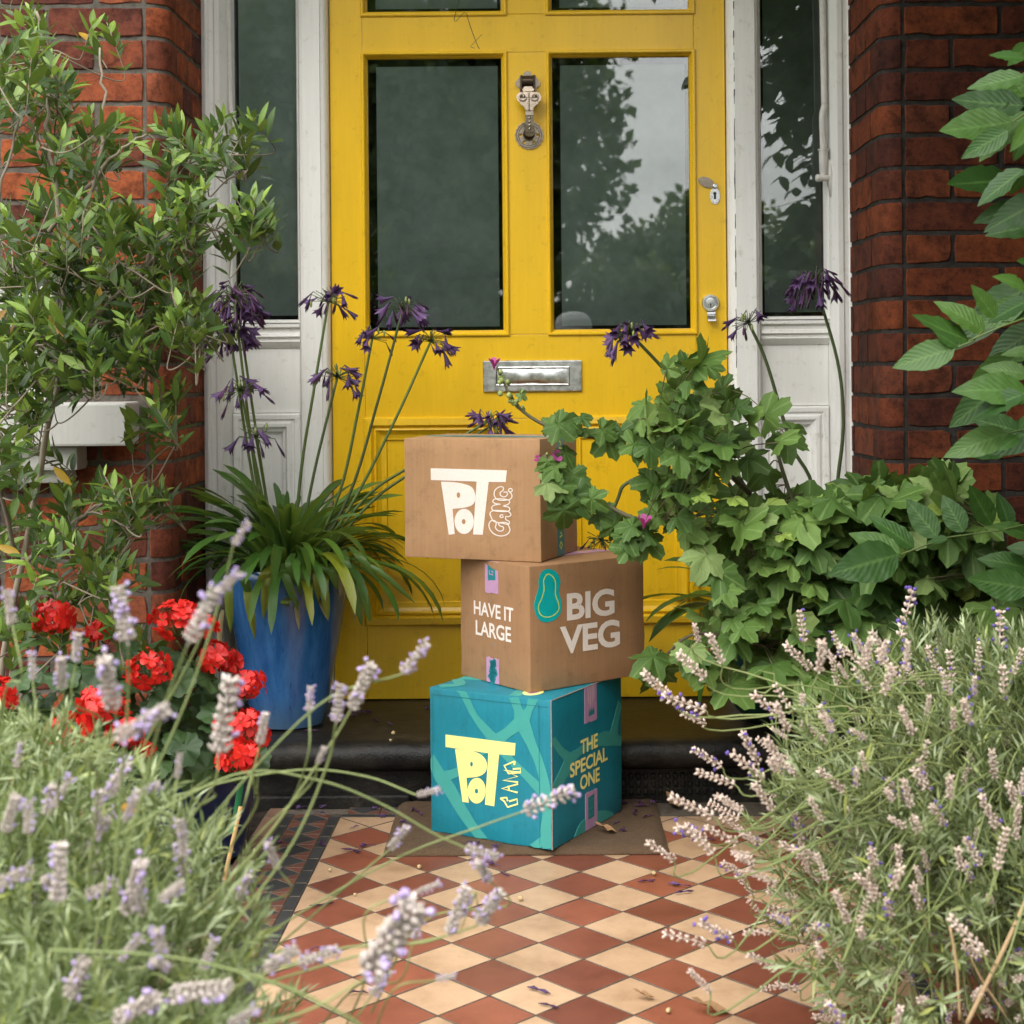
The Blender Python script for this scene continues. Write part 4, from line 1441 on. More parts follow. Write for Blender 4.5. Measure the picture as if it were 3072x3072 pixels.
stroke(nb, 'left', 'tape_print', [smooth2([(0.44, 0.01), (0.50, 0.03), (0.43, 0.055), (0.50, 0.075), (0.52, 0.10), (0.44, 0.105), (0.49, 0.135), (0.45, 0.16), (0.52, 0.165), (0.48, 0.185)], 3)], 0.055, 'tape_ink', parent=tp)
sheet(nb, 'top', 'tape', [(0.06, 0.43), (0.06, 0.57), (0.985, 0.57), (0.985, 0.43)], 'pink_tape')
stroke(nb, 'left', 'glue_mark', [[(0.44, 0.72), (0.45, 0.67), (0.44, 0.655)], [(0.50, 0.71), (0.49, 0.68)], [(0.47, 0.34), (0.49, 0.30)], [(0.50, 0.33), (0.52, 0.29)]], 0.006, 'board_edge')

# top: brown parcel with the logo
zt2 = zt + 0.0006 + 0.2655
pb = Parcel('brown_box', 'brown cardboard box with white logo, topmost of the stack', (0.005, 3.332), R(68.3), 0.323, 0.227, 0.2635, zt2 + 0.0006, 'cardboard')
q1 = quad((48, 70), (1088, 95), (48, 1003), (1088, 1048))
q2 = quad((1088, 95), (1362, 62), (1088, 1048), (1362, 955))
sheet(pb, 'left', 'logo', [(257, 310), (842, 333), (832, 424), (703, 421), (655, 832), (581, 829), (612, 418), (258, 402)], 'white_print', q=q1)
sheet(pb, 'left', 'logo', smooth2([(337, 416), (430, 420), (520, 437), (577, 465), (600, 520), (597, 570), (568, 605), (505, 622), (424, 629)], 3) + [(440, 826), (393, 830)], 'white_print', [circ(471, 522, 14, 22, 14)], q=q1)
sheet(pb, 'left', 'logo', circ(513, 727, 74, 98, 36), 'white_print', [circ(510, 729, 15, 20, 14)], q=q1)
stroke(pb, 'left', 'logo', [smooth2([(852, 762), (862, 795), (842, 828), (795, 842), (745, 828), (712, 792), (703, 750), (722, 722), (750, 724), (758, 748), (752, 778), (778, 803), (808, 798), (812, 772), (790, 765), (775, 748), (800, 736), (842, 742), (852, 762)], 3),
                            smooth2([(722, 700), (712, 665), (735, 645), (800, 645), (850, 652), (870, 676), (852, 692), (832, 690), (832, 715), (858, 730), (848, 752), (800, 742), (740, 728), (722, 700)], 3), circ(800, 688, 13, 11, 12),
                            smooth2([(742, 602), (724, 622), (742, 645), (800, 652), (850, 650), (862, 630), (845, 615), (812, 610), (850, 596), (862, 575), (845, 560), (790, 553), (745, 556), (735, 575), (755, 590), (792, 594), (742, 602)], 3),
                            smooth2([(842, 562), (800, 566), (765, 556), (745, 525), (752, 485), (785, 460), (813, 464), (812, 488), (790, 505), (797, 530), (825, 538), (845, 520), (838, 500), (815, 503)], 3),
                            smooth2([(850, 490), (875, 515), (878, 542), (858, 560), (842, 562)], 3), circ(868, 487, 14, 14, 12) + [(882, 487)]], 8, 'white_print', q=q1)
tp = sheet(pb, 'right', 'tape', torn(0.44, 0.635, 0.997, 0.68), 'teal_tape')
stroke(pb, 'right', 'tape_print', [[(0.49, 0.97), (0.55, 0.95), (0.53, 0.93)], [(0.50, 0.91), (0.57, 0.90), (0.52, 0.87), (0.50, 0.885)], [(0.54, 0.82), (0.50, 0.79), (0.54, 0.75), (0.58, 0.79), (0.54, 0.82)]], 0.02, 'lime_print', parent=tp)
tp = sheet(pb, 'right', 'tape', torn(0.44, 0.63, 0.003, 0.25), 'teal_tape')
stroke(pb, 'right', 'tape_print', [[(0.52, 0.20), (0.57, 0.17), (0.50, 0.16)], [(0.53, 0.12), (0.50, 0.09), (0.54, 0.06), (0.57, 0.09), (0.53, 0.12)]], 0.02, 'lime_print', parent=tp)
stroke(pb, 'right', 'bar_code', [[(0.42 + 0.05 * i, 0.40), (0.42 + 0.05 * i, 0.50)] for i in range(5)], 0.016, 'white_print')
sheet(pb, 'top', 'tape', [(0.42, 0.004), (0.42, 0.996), (0.62, 0.996), (0.62, 0.004)], 'teal_tape')

# ------------------------------------------------------------------ plant materials
def m_leaf(name, stops, rough=0.42, trans=0.25, rib=0.35, vein=0.0, spec=0.5, dirt=0.25, radial=0.0):
    t = NT(name)
    r = t.rand()
    c = t.ramp(r, stops)
    tc = t.add('ShaderNodeTexCoord')
    sep = t.add('ShaderNodeSeparateXYZ')
    t.link(tc.outputs['UV'], sep.inputs[0])
    du = t.math('ABSOLUTE', t.math('SUBTRACT', sep.outputs[0], 0.5))
    ribf = t.ramp(du, [(0.0, (rib, rib, rib)), (0.07, (0, 0, 0))])
    last = tuple(min(1, x * 1.7 + 0.02) for x in stops[-1][1])
    c = t.mix(ribf, c, last)
    if vein:
        wv = t.add('ShaderNodeMath'); wv.operation = 'SINE'
        t.link(t.math('MULTIPLY', t.math('SUBTRACT', sep.outputs[1], t.math('MULTIPLY', du, 0.55)), 62.0), wv.inputs[0])
        vf = t.ramp(wv.outputs[0], [(0.80, (0, 0, 0)), (1.0, (vein, vein, vein))])
        c = t.mix(vf, c, last)
        t.bump(wv.outputs[0], 0.18, 0.001)
    if radial:
        an = t.math('ARCTAN2', t.math('SUBTRACT', sep.outputs[0], 0.5), t.math('SUBTRACT', sep.outputs[1], 0.5))
        cs = t.math('COSINE', t.math('MULTIPLY', an, 5.7))
        c = t.mix(t.ramp(cs, [(0.93, (0, 0, 0)), (1.0, (radial, radial, radial))]), c, last)
        t.bump(t.math('ADD', t.noise(tc.outputs['UV'], 9, 4), t.math('MULTIPLY', cs, -0.25)), 0.5, 0.006)
    n = t.ramp(t.noise(t.coord('Object'), 45 if not vein else 3, 5, 0.65), [(0.3, (0.66, 0.70, 0.62)), (0.65, (1.05, 1.05, 1.05))])
    c = t.mix(dirt * 2, c, n, 'MULTIPLY')
    ge = t.add('ShaderNodeNewGeometry')
    pale = t.mix(0.4, c, (0.14, 0.20, 0.06))
    c = t.mix(t.math('MULTIPLY', ge.outputs['Backfacing'], 0.7), c, pale)
    t.base(c)
    t.set(Roughness=rough)
    t.b.inputs['Specular IOR Level'].default_value = spec
    tr = t.add('ShaderNodeBsdfTranslucent')
    t.link(t.mix(0.6, c, (0.30, 0.42, 0.05), 'MIX'), tr.inputs['Color'])
    mx = t.add('ShaderNodeMixShader'); mx.inputs[0].default_value = trans
    t.link(t.b.outputs[0], mx.inputs[1]); t.link(tr.outputs[0], mx.inputs[2]); t.link(mx.outputs[0], t.out.inputs['Surface'])
m_leaf('olive_leaf', [(0.0, (0.022, 0.047, 0.011)), (0.5, (0.043, 0.086, 0.017)), (1.0, (0.082, 0.140, 0.026))], 0.42, 0.16, 0.35, 0.0, 0.28)
m_leaf('olive_young', [(0.0, (0.12, 0.21, 0.028)), (1.0, (0.24, 0.35, 0.055))], 0.42, 0.3)
m_leaf('olive_dead', [(0.0, (0.42, 0.25, 0.02)), (1.0, (0.30, 0.15, 0.05))], 0.5, 0.3)
m_leaf('agapanthus_leaf', [(0.0, (0.030, 0.085, 0.012)), (0.6, (0.055, 0.145, 0.020)), (1.0, (0.10, 0.20, 0.028))], 0.40, 0.28, 0.12)
m_leaf('agapanthus_yellow', [(0.0, (0.16, 0.20, 0.015)), (1.0, (0.27, 0.27, 0.02))], 0.4, 0.25, 0.1)
m_leaf('agapanthus_dry', [(0.0, (0.28, 0.18, 0.10)), (1.0, (0.40, 0.29, 0.18))], 0.7, 0.3, 0.1)
m_leaf('mallow_leaf', [(0.0, (0.034, 0.078, 0.014)), (0.5, (0.068, 0.134, 0.025)), (0.85, (0.118, 0.198, 0.042)), (1.0, (0.18, 0.25, 0.085))], 0.62, 0.16, 0.0, 0.0, 0.3, 0.3, 0.22)
m_leaf('mallow_young', [(0.0, (0.18, 0.27, 0.05)), (1.0, (0.29, 0.39, 0.08))], 0.62, 0.25, 0.0, 0.0, 0.3, 0.2, 0.25)
m_leaf('wisteria_leaf', [(0.0, (0.017, 0.052, 0.010)), (0.6, (0.032, 0.085, 0.015)), (1.0, (0.062, 0.13, 0.022))], 0.46, 0.10, 0.35, 0.03, 0.3)
m_leaf('geranium_leaf', [(0.0, (0.020, 0.050, 0.014)), (1.0, (0.050, 0.105, 0.028))], 0.6, 0.15, 0.05)
m_leaf('lavender_leaf', [(0.0, (0.085, 0.115, 0.040)), (0.5, (0.225, 0.275, 0.125)), (0.85, (0.45, 0.51, 0.32)), (1.0, (0.38, 0.41, 0.10))], 0.7, 0.2, 0.0, 0.0, 0.2)
m_leaf('tree_leaf', [(0.0, (0.014, 0.030, 0.010)), (1.0, (0.055, 0.085, 0.026))], 0.5, 0.25, 0.0)
def m_petal(name, a, b, rough=0.55, trans=0.25):
    t = NT(name)
    c = t.ramp(t.rand(), [(0.0, a), (1.0, b)])
    c = t.mix(0.5, c, t.ramp(t.noise(t.coord('Object'), 160, 3), [(0.3, (0.6, 0.6, 0.6)), (0.65, (1, 1, 1))]), 'MULTIPLY')
    t.base(c); t.set(Roughness=rough)
    tr = t.add('ShaderNodeBsdfTranslucent'); t.link(c, tr.inputs['Color'])
    mx = t.add('ShaderNodeMixShader'); mx.inputs[0].default_value = trans
    t.link(t.b.outputs[0], mx.inputs[1]); t.link(tr.outputs[0], mx.inputs[2]); t.link(mx.outputs[0], t.out.inputs['Surface'])
m_petal('agapanthus_petal', (0.052, 0.020, 0.085), (0.16, 0.082, 0.225))
m_petal('agapanthus_wilted', (0.040, 0.014, 0.055), (0.12, 0.035, 0.11))
m_petal('geranium_petal', (0.55, 0.008, 0.008), (0.80, 0.028, 0.014), 0.5, 0.3)
m_petal('mallow_petal', (0.36, 0.03, 0.20), (0.55, 0.10, 0.36))
m_petal('lavender_bloom', (0.42, 0.31, 0.60), (0.66, 0.54, 0.80))
m_petal('lavender_violet', (0.14, 0.085, 0.42), (0.24, 0.15, 0.55))
m_petal('lavender_calyx', (0.37, 0.32, 0.27), (0.66, 0.58, 0.54), 0.8, 0.1)
m_petal('lavender_dry', (0.50, 0.375, 0.30), (0.80, 0.66, 0.57), 0.8, 0.1)
def m_stem(name, a, b, rough=0.6):
    t = NT(name)
    t.base(t.mix(t.math('MULTIPLY', t.math('ADD', t.rand(), t.noise(t.coord('Object'), 40)), 0.5), a, b)); t.set(Roughness=rough)
m_stem('twig_bark', (0.10, 0.080, 0.055), (0.30, 0.25, 0.18), 0.8)
m_stem('green_stem', (0.050, 0.085, 0.018), (0.11, 0.155, 0.035))
m_stem('dark_stem', (0.030, 0.050, 0.016), (0.07, 0.10, 0.03))
m_stem('lavender_stem', (0.12, 0.165, 0.05), (0.25, 0.285, 0.10))
m_stem('straw_stem', (0.36, 0.24, 0.12), (0.48, 0.34, 0.19))
m_stem('mallow_stem', (0.085, 0.06, 0.04), (0.11, 0.12, 0.045))
plain('bud_green', (0.22, 0.27, 0.08), 0.6, 0.3, 80)
t = NT('blue_glaze')
v = t.coord('Object', (1, 1, 0.12))
drip = t.noise(v, 34, 6, 0.65)
c = t.ramp(drip, [(0.25, (0.010, 0.045, 0.15)), (0.42, (0.020, 0.095, 0.27)), (0.66, (0.045, 0.15, 0.36))])
fade = t.add('ShaderNodeTexCoord'); sp = t.add('ShaderNodeSeparateXYZ'); t.link(fade.outputs['Object'], sp.inputs[0])
low = t.ramp(t.math('ADD', sp.outputs[2], t.math('MULTIPLY', t.noise(t.coord('Object'), 30, 6), 0.05)), [(0.035, (0.75, 0.75, 0.75)), (0.11, (0, 0, 0))])
c = t.mix(low, c, (0.075, 0.13, 0.20))
drk = t.ramp(t.noise(t.coord('Object', (1, 1, 0.06)), 120, 4, 0.7), [(0.28, (0.12, 0.12, 0.2)), (0.38, (1, 1, 1))])
c = t.mix(0.75, c, drk, 'MULTIPLY')
t.base(c); t.set(Roughness=0.24); t.b.inputs['Coat Weight'].default_value = 0.4
t.bump(drip, 0.15, 0.002)
plain('green_glaze', (0.006, 0.034, 0.024), 0.35, 0.3, 20)
plain('navy_glaze', (0.008, 0.018, 0.07), 0.3, 0.3, 20)
plain('green_stake', (0.005, 0.22, 0.075), 0.4)
plain('bamboo', (0.42, 0.26, 0.10), 0.6, 0.2, 60)

# ------------------------------------------------------------------ olive bush on the left
OL = thing('olive_bush', 'leafy olive bush with slender twigs in front of the left brick wall', 'bush', (-1.12, 3.02, 0))
root_ = V3(-1.12, 3.02, 0)
limbs = [
    [root_, at(60, 1700, 3.0), at(170, 1150, 2.95), at(190, 800, 2.92), at(150, 420, 2.9), at(130, 200, 2.9), at(110, 30, 2.9)],
    [at(170, 1150, 2.95), at(290, 950, 2.92), at(430, 820, 2.92), at(580, 720, 2.97), at(690, 660, 3.02)],
    [at(60, 1700, 3.0), at(-60, 1200, 2.85), at(-20, 700, 2.82), at(60, 350, 2.85)],
    [at(60, 1700, 3.0), at(230, 1560, 2.95), at(350, 1480, 2.95), at(450, 1440, 3.0)],
    [at(230, 980, 2.93), at(380, 1080, 2.95), at(470, 1150, 3.0), at(500, 1250, 3.05)],
    [at(190, 800, 2.92), at(280, 560, 2.9), at(310, 330, 2.92), at(300, 150, 2.95)],
    [at(430, 820, 2.92), at(500, 600, 2.95), at(610, 420, 3.0)],
    [at(430, 820, 2.92), at(600, 560, 3.0), at(740, 440, 3.05)],
    [root_, at(150, 1850, 2.95), at(330, 1720, 2.95)],
    [at(150, 700, 2.9), at(330, 480, 2.95), at(440, 400, 3.0)],
    [at(120, 1000, 2.9), at(350, 960, 2.9), at(540, 930, 2.98)],
]
node_pts, limb_mb = [], MB()
for L in limbs:
    S = spline(L, 7)
    S = [p + rvec(0.0022) for p in S]
    n_ = len(S)
    big = np.linalg.norm(L[0] - root_) < 0.01
    limb_mb.tube(S, [(0.0062 if big else 0.0036) * (1 - 0.72 * i / n_) + 0.0010 for i in range(n_)], 6)
    node_pts += S[2:]
limb_mb.build('branch', 'twig_bark', OL, True)
olv = [blade(0.31, 5, 0.22, c_, 'lance', seed=i) for i, c_ in enumerate((0.02, 0.10, 0.18, -0.04, 0.25))]
blobs = [(90, 110, 110, 110, 9), (110, 240, 110, 80, 9), (300, 110, 40, 80, 2), (210, 420, 190, 110, 13), (450, 420, 120, 90, 6), (640, 420, 90, 90, 6), (752, 400, 22, 60, 2), (610, 590, 120, 80, 10), (740, 645, 70, 60, 6),
         (190, 650, 220, 120, 28), (440, 690, 150, 110, 17), (140, 850, 200, 140, 40), (390, 900, 190, 110, 28), (560, 920, 80, 90, 8), (120, 1040, 180, 120, 38), (340, 1050, 120, 80, 9), (490, 1190, 50, 50, 4), (420, 1290, 55, 35, 2),
         (50, 1240, 90, 70, 7), (90, 1380, 100, 60, 6), (300, 1480, 170, 60, 10), (450, 1480, 50, 50, 4), (110, 1600, 140, 80, 10), (330, 1640, 90, 60, 6), (200, 1780, 190, 80, 10), (40, 1900, 100, 90, 6), (300, 1900, 140, 60, 4)]
oleaf, twig_mb = [], MB()
NP = np.array(node_pts)
for cx, cy, rx, ry, n in blobs:
    for _ in range(int(n * 1.3 + 0.5)):
        a, rr = rnd(0, 2 * math.pi), math.sqrt(rnd(0, 1))
        tip = at(cx + rx * rr * math.cos(a), cy + ry * rr * math.sin(a), rnd(2.72, 3.22))
        d0 = NP - tip
        k = np.argmin((d0 ** 2).sum(1) + 0.02 * (NP[:, 2] > tip[2] - 0.02) + RNG.random(len(NP)) * 0.004)
        bpt = NP[k]
        dirn = unit(V3(rnd(-0.7, 0.75), rnd(-0.75, 0.35), rnd(0.15, 1.15)) + 0.35 * unit(tip - bpt))
        ln = rnd(0.07, 0.14)
        st = tip - dirn * ln * 0.8
        dd = np.linalg.norm(st - bpt)
        b1, b2 = bpt + (st - bpt) * 0.35 + V3(rnd(-0.01, 0.01), rnd(-0.01, 0.01), rnd(-0.02, 0.02)), st - dirn * dd * 0.4
        S = [(1 - u) ** 3 * bpt + 3 * u * (1 - u) ** 2 * b1 + 3 * u * u * (1 - u) * b2 + u ** 3 * st for u in np.linspace(0, 1, 10)] + [tip]
        twig_mb.tube(S, [0.0016 * (1 - 0.62 * i / len(S)) + 0.0003 for i in range(len(S))], 5)
        NP = np.vstack([NP, np.array(S[4:9])])
        side0 = unit(np.cross(dirn, rvec()))
        nl = int(ln / 0.0135)
        for i in range(nl):
            f = i / max(1, nl - 1)
            p = st + (tip - st) * f + rvec(0.001)
            if f < 0.25 and random.random() < 0.45:
                continue
            sd = side0 if i % 2 else np.cross(dirn, side0)
            for s in (-1, 1):
                if random.random() < 0.12:
                    continue
                up = 0.55 + 0.75 * f
                ax = unit(sd * s + dirn * up + rvec(0.22) + V3(0, 0, 0.12))
                nr = unit(dirn * 0.9 - sd * s * 0.5 + V3(0, -0.25, 0.5) + rvec(0.2))
                sz = rnd(0.038, 0.060) * (1.0 if f < 0.8 else rnd(0.45, 0.8))
                q = random.random()
                mi = 2 if q < 0.004 else (1 if f > 0.6 and q < 0.55 else 0)
                oleaf.append((random.randrange(5), frame(p, ax, nr, sz, rnd(0.85, 1.2)), sz, mi))
tw = twig_mb.build('twigs', 'twig_bark', OL, True); tw['kind'] = 'stuff'
for (x_, y_) in ((300, 858), (20, 930), (470, 1275), (160, 1400), (60, 1660)):   # a few yellowed leaves
    p = at(x_, y_, 2.85); oleaf.append((1, frame(p, V3(rnd(-1, 1), 0, rnd(-1, 0.2)), V3(0, -1, 0.2), 0.048), 0.08, 2))
for (x_, y_) in ((160, 900), (155, 930)):
    p = at(x_, y_, 2.8); oleaf.append((4, frame(p, V3(0.1, 0, -1), V3(0.2, -1, 0.2), 0.05), 0.08, 2))
split_leaves(oleaf, olv, ['olive_leaf', 'olive_young', 'olive_dead'], OL, 'leaf', 'foliage')

# ------------------------------------------------------------------ agapanthus
def strap_geo(a0, a1, seed, n=11, w=0.052, twist=0.0):
    """arching strap leaf of unit length: angle from upright runs from a0 to a1"""
    vs, fs, uv = [], [], []
    y = z = 0.0
    rg = random.Random(seed)
    for i in range(n + 1):
        t_ = i / n
        ang = a0 + (a1 - a0) * t_ ** 1.25
        hw = w * 0.5 * (0.62 + 0.55 * min(1, t_ * 2.2)) * (1 - max(0, (t_ - 0.78) / 0.22) ** 2.6) + 0.0008
        ny, nz = -math.cos(ang), math.sin(ang)          # leaf's upper side faces up/inwards
        ch = 0.30 * hw * (1 - 0.6 * t_)
        tw = twist * t_
        ex = (math.cos(tw), math.sin(tw))
        for s, u in ((-1, 0.0), (0, 0.5), (1, 1.0)):
            h = ch if s else 0.0
            h += s * hw * ex[1]
            vs.append((s * hw * ex[0], y + ny * h, z + nz * h)); uv.append((u, t_))
        y += math.sin(ang) / n; z += math.cos(ang) / n
    for i in range(n):
        a = i * 3
        fs += [(a, a + 1, a + 4, a + 3), (a + 1, a + 2, a + 5, a + 4)]
    return np.array(vs, float), fs, np.array(uv, float)
def floret_geo(kind, seed):
    """trumpet along +Y with six flared lobes"""
    rg = random.Random(seed)
    n = 12
    prof = {'open': [(0.03, 0.0), (0.055, 0.25), (0.10, 0.5), (0.17, 0.72), (0.30, 0.92)], 'half': [(0.03, 0.0), (0.05, 0.25), (0.085, 0.5), (0.12, 0.75), (0.17, 1.0)],
            'wilted': [(0.02, 0.0), (0.03, 0.3), (0.055, 0.55), (0.07, 0.8), (0.035, 1.0)]}[kind]
    vs, fs, uv = [], [], []
    bx, bz = rg.uniform(-0.15, 0.15), rg.uniform(-0.15, 0.15)
    for i, (r, h) in enumerate(prof):
        for j in range(n):
            a = 2 * math.pi * j / n
            lob = (1 + (0.28 if j % 2 == 0 else -0.30) * (i / (len(prof) - 1)) ** 2)
            hh = h * (1 + (0.12 if j % 2 == 0 else -0.10) * (i / (len(prof) - 1)) ** 2) + rg.uniform(-0.02, 0.02)
            vs.append((r * lob * math.cos(a) + bx * h * h, hh, r * lob * math.sin(a) + bz * h * h)); uv.append((j / n, h))
    for i in range(len(prof) - 1):
        for j in range(n):
            fs.append((i * n + j, i * n + (j + 1) % n, (i + 1) * n + (j + 1) % n, (i + 1) * n + j))
    return np.array(vs, float), fs, np.array(uv, float)
FLG = [floret_geo('open', 1), floret_geo('open', 2), floret_geo('half', 3), floret_geo('half', 4), floret_geo('wilted', 5), floret_geo('wilted', 6)]
FLM = [mesh_of('floret', g_, 'agapanthus_petal' if i < 4 else 'agapanthus_wilted') for i, g_ in enumerate(FLG)]
def umbel(root, pts, rad, n_fl, n_ped, wilt=0.3, r_stem=0.0042, fl_len=0.042, lean=None, droop=0.75, mat='green_stem'):
    """flower stem through pts (3-D) ending in a head of trumpet flowers"""
    S = spline(pts, 6)
    m = MB()
    m.tube(S, [r_stem * (1 - 0.30 * i / len(S)) for i in range(len(S))], 7)
    tip = np.asarray(S[-1]); ax = unit(S[-1] - S[-3])
    fl = []
    for i in range(n_ped):
        a = i * 2.39996
        ph = math.acos(1 - 1.25 * (i + 0.5) / n_ped)
        u = unit(np.cross(ax, V3(0.3, 0.9, 0.1))); w = np.cross(ax, u)
        d = unit(ax * math.cos(ph) + (u * math.cos(a) + w * math.sin(a)) * math.sin(ph) + rvec(0.08))
        L = rad * rnd(0.75, 1.1)
        hang = i < n_fl
        p1 = tip + d * L * 0.55
        p2 = tip + d * L + V3(0, 0, -0.18 * L if hang else 0)
        m.tube([tip, p1, p2], [0.0009, 0.0008, 0.0010], 4)
        fl.append((p2, d))
    random.shuffle(fl)
    so_ = m.build('flower_stem', mat, root, True)
    for p2, d in fl[:n_fl]:
        v_ = random.choice((4, 5)) if random.random() < wilt else random.randrange(4)
        ax2 = unit(d * 0.55 + V3(0, 0, -droop) + rvec(0.25))
        L = fl_len * rnd(0.8, 1.15)
        place('floret', FLM[v_], frame(p2, ax2, rvec(), L, rnd(1.0, 1.3)), so_)
    for p2, d in fl[n_fl:n_fl + 3]:
        m2 = MB(); m2.tube([p2, p2 + V3(0, 0, -0.004), p2 + V3(0, 0, -0.012), p2 + V3(0, 0, -0.016)], [0.001, 0.0032, 0.003, 0.0006], 6); m2.build('seed_pod', 'bud_green', so_, True)
    return so_
def strap_clump(root, c, n, rad, lens, seed, yellow=0.05, sector=None, flat=0.5):
    rg = random.Random(seed)
    vr = []
    for i in range(14):
        f = i / 13
        vr.append(strap_geo(R(6 + 50 * f + rg.uniform(-6, 6)), R(62 + 112 * f + rg.uniform(-14, 14)), seed + i, w=rg.uniform(0.046, 0.060), twist=rg.uniform(-0.7, 0.7)))
    meshes = {}
    for i in range(n):
        az = rg.uniform(0, 2 * math.pi) if sector is None else rg.uniform(*sector)
        f = (i + rg.random()) / n
        v_ = min(13, int(f ** 0.85 * 14))
        L = rg.uniform(*lens) * (0.85 + 0.3 * f)
        rr = rad * (0.2 + 0.8 * rg.random()) * (0.5 + 0.5 * f)
        p = c + V3(rr * math.sin(az), -rr * math.cos(az), -0.02 * f + 0.015 * rg.random())
        outd = V3(math.sin(az), -math.cos(az), 0)
        mt = 'agapanthus_leaf'
        if v_ >= 10 and rg.random() < yellow * 4:
            mt = 'agapanthus_yellow'
        if (v_, mt) not in meshes:
            meshes[(v_, mt)] = mesh_of('leaf', vr[v_], mt)
        M = np.eye(4)
        x = np.cross(outd, V3(0, 0, 1))
        M[:3, 0], M[:3, 1], M[:3, 2], M[:3, 3] = x * L, outd * L, V3(0, 0, 1) * L, p
        place('leaf', meshes[(v_, mt)], M, root)

# blue pot
PC = at(866, 2178, 3.755); PC = V3(PC[0], 3.755, ZS + 0.0025)
m = MB()
m.lathe([(0.076, 0.0), (0.084, 0.004), (0.091, 0.03), (0.109, 0.12), (0.130, 0.235), (0.144, 0.315), (0.149, 0.355), (0.151, 0.375), (0.147, 0.382), (0.138, 0.380), (0.135, 0.365), (0.126, 0.34), (0.10, 0.335)], PC, 56, cap=(True, False))
bpot = tag(m.build('flower_pot', 'blue_glaze', smooth='auto', origin=PC), 'tall blue glazed flower pot on the step, left of the boxes', 'flower pot')
m = MB(); m.lathe([(0.120, 0.343), (0.06, 0.352), (0.001, 0.350)], PC, 32, cap=(False, True)); m.build('compost', 'soil', bpot, True)
AG = thing('agapanthus', 'purple agapanthus with arching strap leaves growing in the blue pot', 'plant', (PC[0], PC[1], PC[2] + 0.352))
AC = V3(PC[0], PC[1], PC[2] + 0.355)
strap_clump(AG, AC + V3(0, 0, 0.0), 170, 0.085, (0.25, 0.375), 5, 0.015)
# leaves that hang over the front of the pot, some yellow, some dry
def hang(root, sx0, sy0, sx1, sy1, Y, w, mt, bow=0.03):
    a, b = at(sx0, sy0, Y + 0.02), at(sx1, sy1, Y - 0.02)
    mid = (a + b) / 2 + V3(rnd(-0.006, 0.006), -bow, 0.25 * (a[2] - b[2]))
    S = spline([a, mid, b], 7)
    vs, fs, uv = [], [], []
    for i, p in enumerate(S):
        f = i / (len(S) - 1)
        hw = w / 2 * (0.7 + 0.5 * min(1, f * 3)) * (1 - max(0, (f - 0.62) / 0.38) ** 2.2) + 0.0004
        vs += [p + V3(-hw, 0.003, 0), p + V3(0, -0.001, 0), p + V3(hw, 0.003, 0)]; uv += [(0, f), (0.5, f), (1, f)]
    for i in range(len(S) - 1):
        k = i * 3; fs += [(k, k + 1, k + 4, k + 3), (k + 1, k + 2, k + 5, k + 4)]
    vs = np.array(vs) - base_of(root)
    put('leaf', mesh_of('leaf', (vs, fs, np.array(uv, float)), mt), root, base_of(root))
hg = [(830, 1690, 770, 1765, 'agapanthus_yellow'), (812, 1700, 790, 1858, 'agapanthus_yellow'), (735, 1690, 748, 1800, 'agapanthus_leaf'), (742, 1740, 765, 1918, 'agapanthus_yellow'), (700, 1720, 692, 1900, 'agapanthus_yellow'),
      (850, 1690, 893, 1830, 'agapanthus_leaf'), (880, 1660, 885, 1760, 'agapanthus_leaf'), (915, 1650, 900, 1790, 'agapanthus_leaf'), (935, 1680, 1010, 1745, 'agapanthus_leaf'), (925, 1730, 925, 1840, 'agapanthus_yellow'),
      (960, 1690, 955, 1805, 'agapanthus_yellow'), (985, 1710, 985, 1860, 'agapanthus_yellow'), (1010, 1680, 1010, 1770, 'agapanthus_leaf'), (1030, 1650, 1070, 1780, 'agapanthus_leaf'), (1040, 1720, 1085, 1880, 'agapanthus_leaf'),
      (1050, 1640, 1140, 1750, 'agapanthus_leaf'), (1060, 1720, 1110, 1870, 'agapanthus_leaf'), (1010, 1660, 1245, 1810, 'agapanthus_leaf'), (870, 1790, 862, 1820, 'agapanthus_yellow')]
for a, b, c, d, mt in hg:
    hang(AG, a, b, c, d, 3.595, 0.0165, mt, 0.035)
for a, b, c, d in ((820, 1700, 805, 1860), (893, 1790, 897, 1890), (940, 1700, 950, 1760), (955, 1800, 985, 1862), (985, 1780, 980, 1840), (1045, 1770, 1065, 1860), (1068, 1790, 1075, 1840), (668, 1830, 655, 1990), (1030, 1700, 1020, 1790)):
    hang(AG, a, b, c, d, 3.612, 0.010, 'agapanthus_dry', 0.004)
B0 = lambda sx, sy: [at(sx, sy, 3.74)]
def ust(tip, low, rad, nf, np_, wilt=0.3, Y=3.72, mid=None, **kw):
    base = AC + V3((low[0] - 866) / FPX * 1.2, 0, 0.01)
    pts = [base, at(*low, 3.74)] + ([at(*mid, Y)] if mid else []) + [at(*tip, Y)]
    return umbel(AG, pts, rad, nf, np_, wilt, **kw)
ust((702, 895), (775, 1480), 0.050, 58, 58, 0.7, Y=3.66, fl_len=0.044, droop=0.95)
ust((690, 1005), (770, 1500), 0.046, 40, 46, 0.5, Y=3.70)
ust((715, 935), (800, 1500), 0.040, 34, 40, 0.7, Y=3.74)
ust((722, 1172), (790, 1500), 0.044, 17, 34, 0.5, Y=3.68)
ust((768, 1312), (800, 1500), 0.040, 7, 26, 0.3, Y=3.68)
ust((985, 905), (905, 1400), 0.042, 15, 34, 0.4, mid=(940, 1180))
ust((1117, 1015), (1018, 1480), 0.040, 8, 22, 0.5, mid=(1075, 1230))
